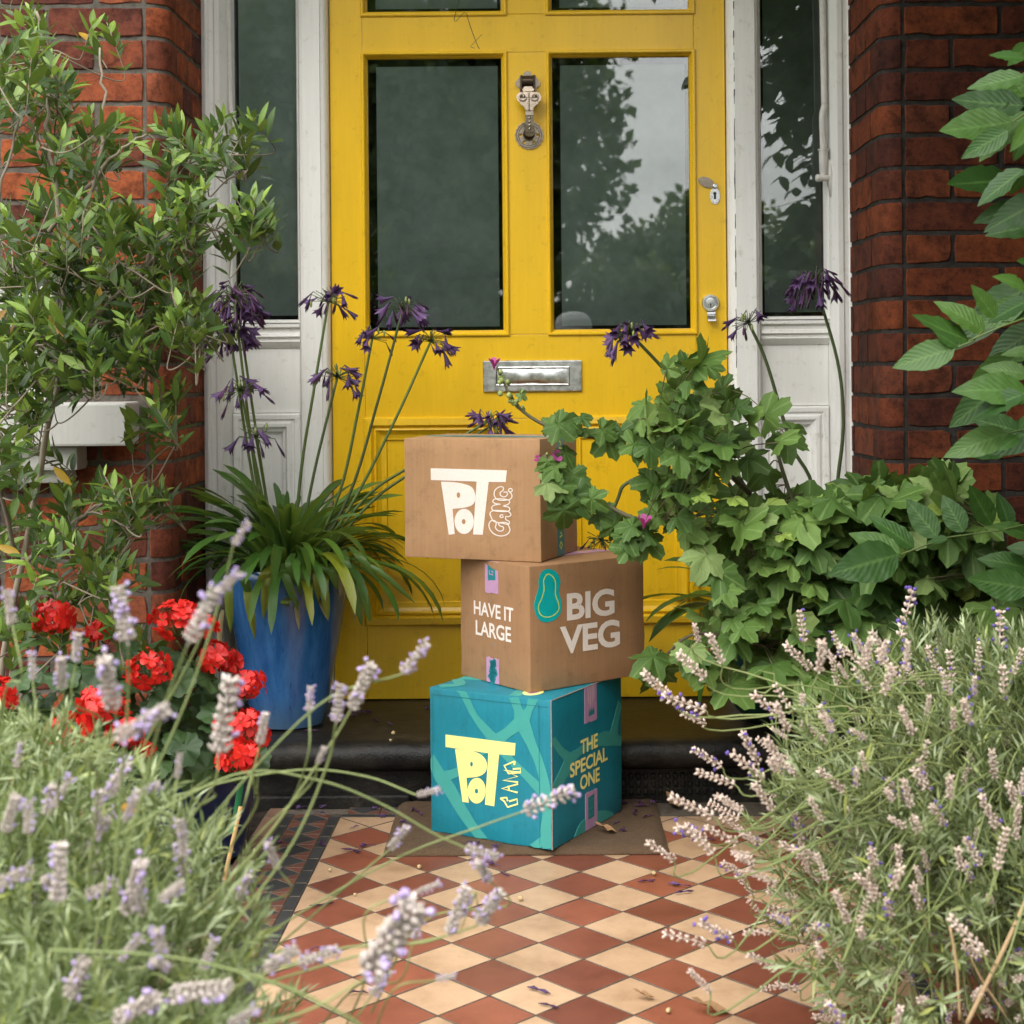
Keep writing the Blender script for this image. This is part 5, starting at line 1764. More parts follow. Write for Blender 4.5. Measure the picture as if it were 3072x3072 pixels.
ust((1208, 930), (1050, 1480), 0.042, 22, 34, 0.3, mid=(1135, 1200), mat='dark_stem')
ust((1292, 1025), (1068, 1490), 0.040, 16, 30, 0.3, mid=(1190, 1250))
ust((1012, 1132), (942, 1420), 0.044, 13, 34, 0.3, mat='dark_stem')
ust((1468, 1262), (1090, 1500), 0.036, 26, 30, 0.5, Y=3.70, mid=(1230, 1400))
ust((1478, 1275), (1100, 1520), 0.03, 10, 22, 0.5, Y=3.74, mid=(1235, 1418))

# green pot and the second agapanthus
GC = at(2330, 2180, 3.76); GC = V3(GC[0], 3.76, ZS + 0.0025)
m = MB(); m.lathe([(0.07, 0.0), (0.078, 0.003), (0.10, 0.03), (0.128, 0.08), (0.145, 0.15), (0.150, 0.20), (0.152, 0.215), (0.145, 0.22), (0.137, 0.21), (0.13, 0.19)], GC, 48, cap=(True, False))
gpot = tag(m.build('flower_pot', 'green_glaze', smooth='auto', origin=GC), 'dark green glazed flower pot on the step, right of the boxes', 'flower pot')
m = MB(); m.lathe([(0.135, 0.198), (0.001, 0.20)], GC, 32, cap=(False, True)); m.build('compost', 'soil', gpot, True)
A2 = thing('agapanthus', 'agapanthus with dark strap leaves growing behind the mallow', 'plant', (GC[0], GC[1], GC[2] + 0.20))
C2 = GC + V3(0, 0, 0.205)
strap_clump(A2, C2, 55, 0.08, (0.30, 0.46), 31, 0.0)
def us2(pts, rad, nf, np_, wilt, **kw):
    return umbel(A2, [C2 + V3(rnd(-0.04, 0.04), 0, 0)] + pts, rad, nf, np_, wilt, mat='dark_stem', r_stem=0.0052, **kw)
us2([at(2250, 1560, 3.68), at(2170, 1330, 3.62), at(2020, 1140, 3.58), at(1890, 1000, 3.55)], 0.040, 24, 44, 0.35)
us2([at(2440, 1500, 3.72), at(2372, 1330, 3.70), at(2300, 1090, 3.68), at(2246, 968, 3.67)], 0.038, 9, 34, 0.7)
us2([at(2480, 1600, 3.72), at(2518, 1400, 3.70), at(2530, 1250, 3.68), at(2512, 1080, 3.66), at(2445, 850, 3.64)], 0.050, 64, 64, 0.75, droop=1.1)
us2([at(2200, 1560, 3.64), at(2020, 1562, 3.62), at(1862, 1545, 3.60), at(1740, 1480, 3.62)], 0.02, 0, 0, 0.3)
us2([at(2180, 1440, 3.66), at(1985, 1418, 3.60), at(1880, 1450, 3.58), at(1852, 1500, 3.58), at(1805, 1618, 3.58)], 0.034, 4, 34, 0.6)

# ------------------------------------------------------------------ mallow on the right
MW = thing('mallow', 'sprawling mallow with lobed green leaves, a branch reaching across the boxes', 'plant', (0.72, 3.3, 0))
mlv = [lobed('mallow', i) for i in range(8)]
mleaf, mst = [], MB()
mroot = V3(0.72, 3.3, 0)
def mal(p, s, mi=0, n=None, ax=None):
    nn = unit(V3(rnd(-0.55, 0.55), -1.0, rnd(0.15, 1.1))) if n is None else n
    aa = unit(V3(rnd(-0.9, 0.9), rnd(-0.4, 0.2), rnd(-1.1, 0.25))) if ax is None else ax
    mleaf.append((random.randrange(8), frame(p, aa, nn, s, rnd(0.9, 1.12)), s, mi))
mb_bl = [(2090, 1130, 130, 70, 10), (2080, 1250, 170, 90, 22), (1990, 1290, 90, 50, 6), (2140, 1370, 100, 60, 9), (2310, 1290, 60, 50, 3), (2340, 1400, 50, 30, 2), (2090, 1400, 90, 60, 9), (2020, 1480, 90, 60, 9),
         (2130, 1540, 150, 60, 16), (2420, 1530, 160, 45, 18), (2590, 1500, 140, 50, 17), (2760, 1500, 120, 50, 13), (2880, 1520, 120, 50, 9), (2190, 1650, 120, 90, 18), (2300, 1640, 190, 100, 38), (2550, 1600, 220, 110, 42), (2800, 1620, 200, 110, 32),
         (2220, 1830, 70, 90, 7), (2260, 1840, 170, 110, 30), (2500, 1820, 200, 130, 38), (2750, 1830, 210, 130, 38), (2980, 1780, 130, 170, 30), (2230, 2000, 120, 60, 12), (2420, 2010, 170, 80, 20), (2700, 2030, 220, 90, 26), (2950, 2050, 160, 110, 20),
         (1985, 1990, 60, 30, 4), (2080, 1960, 50, 40, 4)]
mb_nodes = [[mroot, at(2650, 2000, 3.3), at(2450, 1700, 3.25), at(2250, 1480, 3.25), at(2150, 1280, 3.28), at(2080, 1080, 3.3)], [at(2450, 1700, 3.25), at(2350, 1420, 3.3), at(2310, 1250, 3.3)], [mroot, at(2800, 1850, 3.2), at(2700, 1550, 3.2)],
            [at(2650, 2000, 3.3), at(2350, 1950, 3.2), at(2100, 1900, 3.2), at(1980, 1980, 3.25)], [mroot, at(2950, 1900, 3.1), at(2980, 1600, 3.1)], [at(2450, 1700, 3.25), at(2200, 1620, 3.2), at(2050, 1560, 3.22)]]
mbr1 = [at(2250, 1480, 3.25), at(2080, 1330, 3.2), at(1930, 1290, 3.18), at(1790, 1310, 3.16), at(1660, 1285, 3.15), at(1570, 1235, 3.15), at(1525, 1175, 3.15), at(1490, 1100, 3.15)]
mbr2 = [at(2200, 1620, 3.2), at(2050, 1560, 3.15), at(1920, 1560, 3.12), at(1800, 1505, 3.12), at(1710, 1460, 3.13), at(1665, 1410, 3.14), at(1632, 1365, 3.15)]
mb_nodes += [mbr1, mbr2]
mnp = []
for L in mb_nodes:
    S = spline(L, 7)
    mst.tube(S, [0.0055 * (1 - 0.75 * i / len(S)) + 0.0008 for i in range(len(S))], 6)
    mnp += S
MNP = np.array(mnp)
for cx, cy, rx, ry, n in mb_bl:
    for _ in range(int(n * 1.35)):
        a, rr = rnd(0, 2 * math.pi), math.sqrt(rnd(0, 1))
        yy = cy + ry * rr * math.sin(a)
        back = random.random() < 0.25
        p = at(cx + rx * rr * math.cos(a), yy, (rnd(3.36, 3.5) if back else rnd(3.0, 3.32)))
        young = random.random() < (0.16 if yy < 1560 else 0.06)
        s = rnd(0.062, 0.112) * (0.62 if young else 1) * (1.15 if cx > 2350 else 0.95)
        k = np.argmin(((MNP - p) ** 2).sum(1))
        b = MNP[k]
        aa = unit(unit(p - b) * 0.7 + V3(rnd(-0.6, 0.6), -0.25, rnd(-0.9, 0.2)))
        mal(p, s, 1 if young else 0, ax=aa)
        mst.tube(spline([b, (b + p) / 2 + V3(0, 0, 0.012), p], 3), 0.0012, 4)
for x_, y_, s in ((1640, 1278, .055), (1668, 1268, .075), (1705, 1262, .05), (1752, 1290, .05), (1742, 1250, .045), (1800, 1285, .06), (1830, 1310, .075), (1862, 1285, .07), (1890, 1330, .085), (1930, 1280, .07), (1560, 1180, .03), (1950, 1330, .08)):
    mal(at(x_, y_, 3.14 + rnd(-0.03, 0.03)), s)
for x_, y_, s in ((1690, 1352, .055), (1620, 1395, .045), (1642, 1380, .04), (1672, 1408, .06), (1715, 1415, .07), (1632, 1448, .07), (1690, 1450, .07), (1720, 1475, .085), (1690, 1520, .08), (1770, 1490, .06), (1790, 1540, .07), (1840, 1570, .06), (1870, 1600, .07), (1905, 1580, .06), (1950, 1600, .075), (1980, 1545, .06), (1930, 1620, .07), (1890, 1650, .06)):
    mal(at(x_, y_, 3.12 + rnd(-0.03, 0.03)), s * 1.05)
m_ = mst.build('branches', 'mallow_stem', MW, True); m_['kind'] = 'stuff'
split_leaves(mleaf, mlv, ['mallow_leaf', 'mallow_young'], MW, 'leaf', 'foliage')
m = MB()
for i in range(36):                              # buds along the two long branches
    S = spline(mbr1, 10) if i < 26 else spline(mbr2, 10)
    p = S[int(len(S) * rnd(0.70, 0.94))] + rvec(0.006)
    r = rnd(0.003, 0.0062)
    m.tube([p + V3(0, 0, -r), p + V3(0, 0, -r * 0.6), p + V3(0, 0, r * 0.5), p + V3(0, 0, r)], [r * 0.3, r, r * 0.9, r * 0.2], 6)
bd = m.build('buds', 'bud_green', MW, True); bd['kind'] = 'stuff'
def pink(p, ax, s):
    m = MB()
    for j in range(5):
        a = 2 * math.pi * j / 5
        u = unit(np.cross(ax, V3(0.2, 1, 0.3))); w = np.cross(ax, u)
        rd = u * math.cos(a) + w * math.sin(a); td = np.cross(ax, rd)
        k = m.pts([p, p + ax * s * 0.5 + rd * s * 0.14 + td * s * 0.12, p + ax * s * 0.9 + rd * s * 0.42 + td * s * 0.22, p + ax * s * 1.0 + rd * s * 0.46, p + ax * s * 0.9 + rd * s * 0.42 - td * s * 0.22, p + ax * s * 0.5 + rd * s * 0.14 - td * s * 0.12])
        m.face((k, k + 1, k + 5)); m.face((k + 1, k + 2, k + 3, k + 4, k + 5))
    m.build('flower', 'mallow_petal', MW, True)
pink(at(1482, 1112, 3.15), unit(V3(0.05, -0.2, 1)), 0.026)
pink(at(1640, 1378, 3.14), unit(V3(0.8, -0.5, 0.3)), 0.030)
pink(at(1628, 1385, 3.14), unit(V3(-0.5, -0.5, 0.4)), 0.018)
pink(at(1930, 1590, 3.10), unit(V3(0.1, -0.3, 1)), 0.030)
pink(at(2985, 2110, 2.6), unit(V3(0.0, -0.8, -0.3)), 0.034)

# ------------------------------------------------------------------ wisteria on the right
WS = thing('wisteria', 'wisteria with long pointed leaflets hanging over the dark brick wall', 'climber', (1.42, 3.30, 0))
wsv = [blade(0.50, 14, 0.16, c_, 'ovate', wave=0.10, teeth=0.012, seed=i) for i, c_ in enumerate((0.10, 0.2, -0.05, 0.28, 0.02))]
wl_, wst = [], MB()
def cr(ox, oy, x, y):
    return ox + x / 1.887, oy + y / 1.887
def leaflet(b, tp_, Y, dy=0.0, tiltx=None):
    a, e = at(*b, Y), at(*tp_, Y + dy)
    L = np.linalg.norm(e - a)
    nr = unit(V3(rnd(-0.5, 0.5), -1.0, rnd(0.2, 1.2)))
    wl_.append((random.randrange(5), frame(a, e - a, nr, L, rnd(0.85, 1.15)), L, 0))
T = [((1932, 600), (1520, 572)), ((1932, 430), (1610, 500)), ((1870, 690), (1450, 755)), ((1840, 740), (1580, 890)), ((1932, 330), (1735, 310)), ((1932, 960), (1660, 1150)), ((1940, 990), (1850, 1105)), ((1932, 800), (1860, 920)),
     ((1620, 1930), (1290, 1795)), ((1710, 1880), (1450, 1680)), ((1770, 1800), (1635, 1610)), ((1960, 1700), (1710, 1815)), ((1950, 1640), (1790, 1540)), ((1990, 1500), (1900, 1470)), ((1950, 700), (1890, 830)), ((1960, 250), (1850, 360))]
for b, e in T:
    leaflet(cr(2048, 0, *b), cr(2048, 0, *e), rnd(2.35, 2.6), rnd(-0.04, 0.04))
T = [((1540, 40), (1190, 138)), ((1960, 300), (1590, 220)), ((1930, 300), (1620, 400)), ((1840, 520), (1495, 630)), ((1900, 510), (1640, 430)), ((1960, 190), (1700, 130)), ((1560, 30), (1420, -60)), ((1620, 0), (1560, -40)),
     ((1960, 420), (1890, 510)), ((1990, 60), (1810, 50)), ((1900, 540), (1800, 600))]
for b, e in T:
    leaflet(cr(2048, 1024, *b), cr(2048, 1024, *e), rnd(2.4, 2.65), rnd(-0.04, 0.04))
T = [((1220, 1210), (845, 1310)), ((1230, 1200), (940, 1085)), ((1310, 1170), (1060, 975)), ((1440, 1110), (1265, 890)), ((1590, 1080), (1470, 870)), ((1750, 1040), (1615, 810)), ((1960, 1400), (1605, 1345)), ((1960, 1290), (1700, 1200)), ((1960, 1100), (1790, 1020)), ((1850, 1060), (1800, 850)), ((1500, 1120), (1380, 1130)), ((1980, 1180), (1830, 1160))]
for b, e in T:
    leaflet(cr(2048, 1024, *b), cr(2048, 1024, *e), rnd(2.75, 2.95), rnd(-0.05, 0.03))
for Pp, Y in (([(1235, 1205), (1500, 1110), (1800, 1070), (2050, 1010)], 2.86), ([(1620, 1930), (1800, 1850), (2000, 1780)], None), ([(1540, 40), (1640, 0), (1700, -60)], 2.5), ([(1840, 520), (1932, 500), (2030, 470)], 2.5), ([(1870, 690), (1940, 640), (2050, 560)], 2.5)):
    if Y is None:
        wst.tube([at(*cr(2048, 0, *p), 2.48) for p in Pp], 0.0016, 5)
    else:
        wst.tube([at(*cr(2048, 1024 if Y != 2.5 or Pp[0][0] != 1870 else 0, *p), Y) for p in Pp], 0.0016, 5)
# the rest of the climber, above and beside the picture
vines = [[V3(1.42, 3.30, 0), V3(1.38, 3.34, 1.0), V3(1.34, 3.30, 1.9), V3(1.15, 3.15, 2.45), V3(0.75, 3.0, 2.62), V3(0.2, 2.95, 2.66)], [V3(1.34, 3.30, 1.9), V3(1.30, 2.9, 2.1), V3(1.2, 2.6, 2.0)], [V3(1.38, 3.34, 1.0), V3(1.3, 3.0, 1.3), V3(1.2, 2.75, 1.2)]]
for L in vines:
    S = spline(L, 8)
    wst.tube(S, [0.02 * (1 - 0.8 * i / len(S)) + 0.002 for i in range(len(S))], 7)
def compound(p, d, n=6, L=0.085):
    d = unit(d)
    for i in range(n):
        q = p + d * (0.05 + 0.045 * i) + V3(0, 0, -0.004 * i * i)
        sd = unit(np.cross(d, V3(0, 0, 1)))
        for s in (-1, 1):
            ax = unit(sd * s + d * 0.5 + V3(0, 0, -0.3) + rvec(0.12))
            wl_.append((random.randrange(5), frame(q, ax, V3(0, -0.3, 1) + rvec(0.25), L * rnd(0.8, 1.15)), L * 0.3, 0))
    wst.tube([p, p + d * 0.05 * n], 0.0013, 4)
def far_enough(p):
    sx, sy = seen(p)
    return sx > 3180 or sy < -330
for _ in range(420):
    p = V3(rnd(0.85, 1.55), rnd(2.35, 3.25), rnd(1.0, 2.72))
    if p[2] < 2.0 and p[0] < 1.05:
        p[0] += 0.4
    if far_enough(p) and far_enough(p + V3(-0.25, 0, -0.2)):
        compound(p, V3(rnd(-1, 0.6), rnd(-0.8, 0.4), rnd(-0.6, 0.2)))
for _ in range(300):
    p = V3(rnd(0.92, 1.35), rnd(2.5, 3.2), rnd(1.95, 2.65))
    if far_enough(p) and far_enough(p + V3(0, 0, -0.3)):
        compound(p, V3(rnd(-1, 1), rnd(-0.8, 0.3), rnd(-0.6, 0.2)))
for _ in range(120):
    p = V3(rnd(-0.15, 0.85), rnd(2.55, 3.0), rnd(2.46, 2.62))
    compound(p, V3(rnd(-1, 1), rnd(-0.6, 0.3), rnd(-0.15, 0.15)), 5)
for _ in range(22):
    sx_ = rnd(2960, 3090); sy_ = rnd(120, 680) if random.random() < 0.5 else rnd(860, 1330)
    leaflet((sx_ + 60, sy_ + rnd(-80, 40)), (sx_ - rnd(60, 150), sy_ + rnd(20, 110)), rnd(2.6, 2.95), rnd(-0.04, 0.04))
s2 = wst.build('stems', 'green_stem', WS, True); s2['kind'] = 'stuff'
split_leaves(wl_, wsv, ['wisteria_leaf'], WS, 'leaflet', 'foliage', 61)
m = MB(); m.tube(spline([V3(0.2, 2.95, 2.66), at(1395, -60, 3.3), at(1400, 40, 3.35), at(1432, 135, 3.38), at(1440, 145, 3.38)], 6), 0.0008, 4); m.tube(spline([at(1446, 103, 3.38), at(1420, 130, 3.38), at(1412, 140, 3.38), at(1425, 145, 3.38)], 4), 0.0006, 4)
m.build('tendril', 'dark_stem', WS, True)

# ------------------------------------------------------------------ red geranium in its pot
GP = V3(-0.62, 3.02, 0.0)
gpb = atz(640, 2560, 0.0)
gpb = V3(gpb[0] - 0.02, gpb[1], 0)
m = MB(); m.lathe([(0.075, 0.0), (0.082, 0.004), (0.10, 0.10), (0.115, 0.19), (0.118, 0.20), (0.108, 0.20), (0.10, 0.18)], gpb, 36, cap=(True, False))
np_ = tag(m.build('flower_pot', 'navy_glaze', smooth='auto', origin=gpb), 'small navy blue flower pot behind the lavender, under the geranium', 'flower pot')
m = MB(); m.lathe([(0.105, 0.184), (0.001, 0.186)], gpb, 24, cap=(False, True)); m.build('compost', 'soil', np_, True)
GR = thing('geranium', 'bright red geranium flowering between the blue pot and the lavender', 'plant', tuple(gpb + V3(0, 0, 0.186)))
def ger_flower(seed):
    rg = random.Random(seed)
    vs, fs = [], []
    for j in range(5):
        a = 2 * math.pi * j / 5 + rg.uniform(-0.15, 0.15)
        ca, sa = math.cos(a), math.sin(a)
        k = len(vs)
        for r, w, z in ((0.05, 0.06, 0.0), (0.5, 0.30, 0.10), (0.85, 0.36, 0.10 + rg.uniform(-0.1, 0.15)), (1.0, 0.20, 0.05 + rg.uniform(-0.1, 0.15))):
            for s in (-1, 0, 1):
                x, y = r - (0.06 if s and r > 0.9 else 0), s * w
                vs.append((x * ca - y * sa, x * sa + y * ca, z + 0.05 * abs(s) + 0.02 * j))
        for i in range(3):
            for q in range(2):
                b = k + i * 3 + q
                fs.append((b, b + 1, b + 4, b + 3))
    return np.array(vs, float), fs, np.zeros((len(vs), 2))
gfm = [mesh_of('flower', ger_flower(i), 'geranium_petal') for i in range(5)]
crown = gpb + V3(0, 0, 0.20)
gst = MB()
heads = [(160, 1852, 0.040, 2.82), (305, 1890, 0.026, 2.86), (530, 1862, 0.046, 2.80), (642, 1968, 0.036, 2.85), (735, 2058, 0.034, 2.85), (445, 2010, 0.050, 2.78), (310, 2112, 0.044, 2.74), (205, 2195, 0.044, 2.72), (372, 2205, 0.034, 2.74), (722, 2178, 0.048, 2.82), (715, 2272, 0.040, 2.76), (-5, 2085, 0.034, 2.75), (770, 2210, 0.030, 2.86), (415, 2255, 0.026, 2.78), (598, 1880, 0.026, 2.82), (690, 1985, 0.02, 2.88)]
for i, (x_, y_, r, Y) in enumerate(heads):
    c = at(x_, y_, Y)
    base = crown + rvec(0.03)
    gst.tube(spline([base, (base + c) / 2 + V3(0, -0.03, 0.04), c - V3(0, 0, r * 0.8)], 5), 0.0022, 5)
    m = MB()
    r *= 0.82
    n = int(5 + r * 330)
    P = []
    for j in range(n):
        ph = math.acos(1 - 1.75 * (j + 0.5) / n); a = j * 2.39996
        d = V3(math.sin(ph) * math.cos(a), math.sin(ph) * math.sin(a), math.cos(ph))
        d = unit(d + V3(0, -0.15, 0) + rvec(0.30))
        P.append((c + d * r * V3(1.1, 1, 0.75) * rnd(0.62, 1.15), d))
        m.tube([c - V3(0, 0, r * 0.8), c + d * r * 0.9], 0.0008, 4)
    hd = m.build('flower_head', 'green_stem', GR, True)
    hd.hide_render = False
    for p, d in P:
        place('flower', random.choice(gfm), frame(p, np.cross(d, rvec()), d + rvec(0.3), rnd(0.015, 0.0215)), hd)
gs = gst.build('stems', 'green_stem', GR, True); gs['kind'] = 'stuff'
glv = [lobed('geranium', i) for i in range(6)]
gl_ = []
for cx, cy, rx, ry, n, Y in ((480, 2120, 230, 120, 34, 2.86), (250, 2060, 200, 90, 20, 2.86), (560, 2250, 220, 90, 26, 2.84), (420, 1990, 200, 60, 14, 2.9), (300, 2260, 200, 80, 18, 2.8), (640, 2120, 90, 90, 12, 2.92), (90, 2130, 120, 120, 14, 2.86)):
    for _ in range(n):
        a, rr = rnd(0, 2 * math.pi), math.sqrt(rnd(0, 1))
        p = at(cx + rx * rr * math.cos(a), cy + ry * rr * math.sin(a), Y + rnd(-0.06, 0.1))
        gl_.append((random.randrange(6), frame(p, V3(rnd(-1, 1), -0.5, rnd(-0.8, 0.3)), V3(rnd(-0.5, 0.5), -0.8, rnd(0.3, 1.2)), rnd(0.055, 0.09)), 0.07, 0))
split_leaves(gl_, glv, ['geranium_leaf'], GR, 'leaf', 'foliage', 150)
m = MB(); m.tube([at(700, 2500, 2.90), at(745, 2200, 2.92)], 0.006, 8)
tag(m.build('plant_stake', 'green_stake', smooth='auto', origin=at(700, 2500, 2.90)), 'thin green plant stake standing beside the red geranium', 'stake')
m = MB(); S = [at(672, 2640, 2.60), at(722, 2420, 2.62)]; m.tube([S[0], S[1]], 0.0035, 8)
tag(m.build('bamboo_cane', 'bamboo', smooth='auto', origin=S[0]), 'short bamboo cane leaning out of the lavender by the path', 'cane')

# ------------------------------------------------------------------ lavender
def spike_geo(seed, dense, nwh, violet, blooms):
    """flower head of unit length along +Y"""
    rg = random.Random(seed)
    vs, fs, mi = [], [], []
    def bud(c, d, L, w, m):
        c, d = np.array(c, float), unit(d)
        u = unit(np.cross(d, V3(0.3, 0.4, 0.9))); v_ = np.cross(d, u)
        k = len(vs)
        vs.append(c)
        for f, r in ((0.35, w), (0.75, w * 0.8)):
            for j in range(5):
                a = 2 * math.pi * j / 5
                vs.append(c + d * L * f + (u * math.cos(a) + v_ * math.sin(a)) * r)
        vs.append(c + d * L)
        for j in range(5):
            j2 = (j + 1) % 5
            fs.append((k, k + 1 + j2, k + 1 + j)); fs.append((k + 1 + j, k + 1 + j2, k + 6 + j2, k + 6 + j)); fs.append((k + 6 + j, k + 6 + j2, k + 11))
            mi.extend([m] * 3)
    for i in range(nwh):
        f = i / max(1, nwh - 1)
        if not dense and f < 0.4:
            y = 0.0 + f * 0.95
        else:
            y = 0.05 + 0.85 * f
        r = (0.100 if dense else 0.080) * (1 - 0.45 * f) * rg.uniform(0.85, 1.15)
        nb = 7 if dense else 4
        for j in range(nb):
            a = 2 * math.pi * (j + 0.5 * (i % 2)) / nb + rg.uniform(-0.25, 0.25)
            d = V3(math.cos(a), 0.9, math.sin(a))
            p = (r * 0.45 * math.cos(a), y, r * 0.45 * math.sin(a))
            bud(p, d, (0.125 if dense else 0.125) * rg.uniform(0.85, 1.25), 0.034 if dense else 0.038, 0)
            if rg.random() < blooms:
                q = np.array(p) + unit(d) * 0.13
                for s in range(3):
                    bud(q, unit(d + V3(rg.uniform(-1, 1), rg.uniform(-0.5, 1), rg.uniform(-1, 1))), 0.095, 0.034, 1 if not violet else 2)
    bud((0, 0.86, 0), (0, 1, 0), 0.12, 0.03, 0)
    k = len(vs)
    for y, r in ((-0.02, 0.02), (0.9, 0.012)):
        for j in range(4):
            vs.append(V3(r * math.cos(j * math.pi / 2), y, r * math.sin(j * math.pi / 2)))
    for j in range(4):
        fs.append((k + j, k + (j + 1) % 4, k + 4 + (j + 1) % 4, k + 4 + j)); mi.append(0)
    me = mesh_of('flower_spike', (np.array(vs), fs, np.zeros((len(vs), 2))), ['lavender_calyx' if dense else 'lavender_dry', 'lavender_bloom', 'lavender_violet'], True, mi)
    return me
SPL = [spike_geo(i, True, 8 + i % 3, False, b) for i, b in enumerate((0.06, 0.12, 0.18, 0.26, 0.08, 0.14))]
SPR = [spike_geo(20 + i, False, 6 + i % 3, True, b) for i, b in enumerate((0.0, 0.02, 0.0, 0.04, 0.10, 0.0))]
SPV = [spike_geo(40 + i, False, 7, True, 0.35) for i in range(2)]
def lav_stem(root, base, tip, foot, spikes, L, thick=0.0013, mat='lavender_stem', sag=0.0, extra=None):
    """stem from the base to the foot of the flower head, head from foot to tip"""
    ax = unit(tip - foot)
    ctrl = foot - ax * 0.05 * rnd(0.6, 1.1)
    mid = base + (ctrl - base) * 0.5 + V3(rnd(-0.03, 0.03), rnd(-0.03, 0.03), sag + rnd(0, 0.05))
    S = spline([base, mid, ctrl, foot] if np.linalg.norm(ctrl - base) > 0.1 else [base, foot], 5)
    m = MB(); m.tube(S, [thick * (1.25 - 0.4 * i / len(S)) for i in range(len(S))], 5, cap=False)
    if extra:
        p = S[int(len(S) * 0.55)]
        for s in (-1, 1):
            m.tube([p, p + unit(rvec() + ax) * 0.018, p + unit(rvec() + ax) * 0.032], [0.0012, 0.0016, 0.0003], 4)
    st = m.build('flower_stem', mat, root, True)
    place('flower_spike', random.choice(spikes), frame(foot, ax, rvec(), np.linalg.norm(tip - foot), rnd(0.85, 1.2)), st)
k_ = 3072 / 1932
LL = thing('lavender', 'pale lilac lavender bush crowding the left corner in front of the path', 'lavender', (-0.72, 1.75, 0))
man = [((470, 985), (440, 1030), 1.45), ((450, 1080), (418, 1115), 1.4), ((408, 1108), (355, 1215), 1.30), ((808, 1212), (758, 1272), 1.55), ((703, 1252), (662, 1340), 1.55), ((643, 1290), (634, 1365), 1.5), ((586, 1294), (584, 1345), 1.62), ((222, 1105), (242, 1215), 1.4),
       ((12, 1112), (24, 1180), 1.5), ((60, 1232), (62, 1285), 1.6), ((115, 1240), (118, 1300), 1.6), ((147, 1195), (143, 1250), 1.6), ((196, 1240), (215, 1340), 1.35), ((318, 1335), (215, 1395), 1.30), ((436, 1275), (412, 1425), 1.5), ((502, 1345), (490, 1405), 1.6), ((340, 1420), (334, 1470), 1.5),
       ((1088, 1490), (985, 1532), 1.70), ((832, 1490), (785, 1500), 1.7), ((768, 1560), (735, 1603), 1.7), ((938, 1618), (878, 1600), 1.6), ((900, 1625), (925, 1662), 1.6), ((785, 1700), (690, 1845), 1.32), ((946, 1680), (902, 1745), 1.55), ((882, 1672), (846, 1765), 1.5), ((830, 1666), (786, 1684), 1.6), ((612, 1410), (600, 1440), 1.55),
       ((118, 1590), (108, 1705), 1.35), ((268, 1625), (238, 1725), 1.4), ((338, 1545), (348, 1620), 1.5), ((435, 1860), (320, 1878), 1.28), ((300, 1880), (215, 1925), 1.3), ((60, 1640), (-10, 1670), 1.4), ((30, 1500), (10, 1570), 1.5), ((100, 1480), (90, 1540), 1.55), ((190, 1490), (180, 1560), 1.5), ((505, 1590), (525, 1640), 1.6), ((560, 1790), (500, 1830), 1.4), ((640, 1790), (560, 1820), 1.45),
       ((250, 1670), (275, 1730), 1.5), ((735, 1830), (700, 1880), 1.5), ((800, 1720), (780, 1775), 1.6), ((470, 1650), (450, 1700), 1.6), ((240, 1440), (205, 1500), 1.5), ((405, 1770), (380, 1830), 1.4), ((40, 1400), (30, 1450), 1.6), ((160, 1810), (130, 1880), 1.35), ((480, 1905), (430, 1935), 1.3), ((860, 1840), (820, 1850), 1.5)]
PATHS = {(1088, 1490): [(560, 2960), (900, 2740), (1200, 2570), (1440, 2480)], (808, 1212): [(300, 2930), (600, 2500), (950, 2120)], (938, 1618): [(330, 2520), (700, 2325), (950, 2340), (1140, 2410), (1300, 2500)], (832, 1490): [(300, 2480), (620, 2360), (900, 2310), (1100, 2330)],
         (785, 1700): [(500, 3150), (900, 3040)], (882, 1672): [(700, 2960), (1000, 2850), (1250, 2830)], (703, 1252): [(420, 2900), (760, 2560), (980, 2250)], (768, 1560): [(700, 2950), (900, 2780), (1060, 2640)], (408, 1108): [(300, 2900), (420, 2400), (500, 2100)], (470, 985): [(380, 2500), (560, 2100), (660, 1800)], (222, 1105): [(330, 2800), (365, 2350), (385, 2080)],
         (643, 1290): [(600, 2900), (860, 2560), (980, 2300)], (946, 1680): [(760, 2960), (1100, 2860), (1330, 2810)]}
for tp_, ft, Y in man:
    a, b = at(tp_[0] * k_, tp_[1] * k_, Y), at(ft[0] * k_, ft[1] * k_, Y + rnd(-0.01, 0.03))
    hx, hy = ft[0] * k_, ft[1] * k_
    if tp_ in PATHS:
        S = spline([at(*p, Y + 0.02) for p in PATHS[tp_]] + [b], 6)
        m = MB(); m.tube(S, [0.0014 - 0.0004 * i / len(S) for i in range(len(S))], 6, cap=False)
        st = m.build('flower_stem', 'lavender_stem', LL, True)
        place('flower_spike', random.choice(SPL), frame(b, a - b, rvec(), np.linalg.norm(a - b), rnd(0.85, 1.2)), st)
        continue
    base = at(hx * 0.75 + rnd(-80, 60), hy + rnd(350, 550), Y + rnd(0.08, 0.2))
    lav_stem(LL, base, a, b, SPL, 1, 0.0010, extra=random.random() < 0.3)
for i in range(44):
    x_, y_ = rnd(-20, 830), rnd(2380, 3060)
    if x_ > 420 + (y_ - 2350) * 0.5:
        continue
    Y = rnd(1.3, 1.9)
    d = V3(rnd(-0.5, 0.9), rnd(-0.4, 0.2), rnd(0.2, 1.0))
    b = at(x_, y_, Y); a = b + unit(d) * rnd(0.024, 0.042)
    lav_stem(LL, at(x_ * 0.8 + rnd(-60, 60), y_ + rnd(250, 400), Y + rnd(0.1, 0.25)), a, b, SPL, 1, 0.0009)
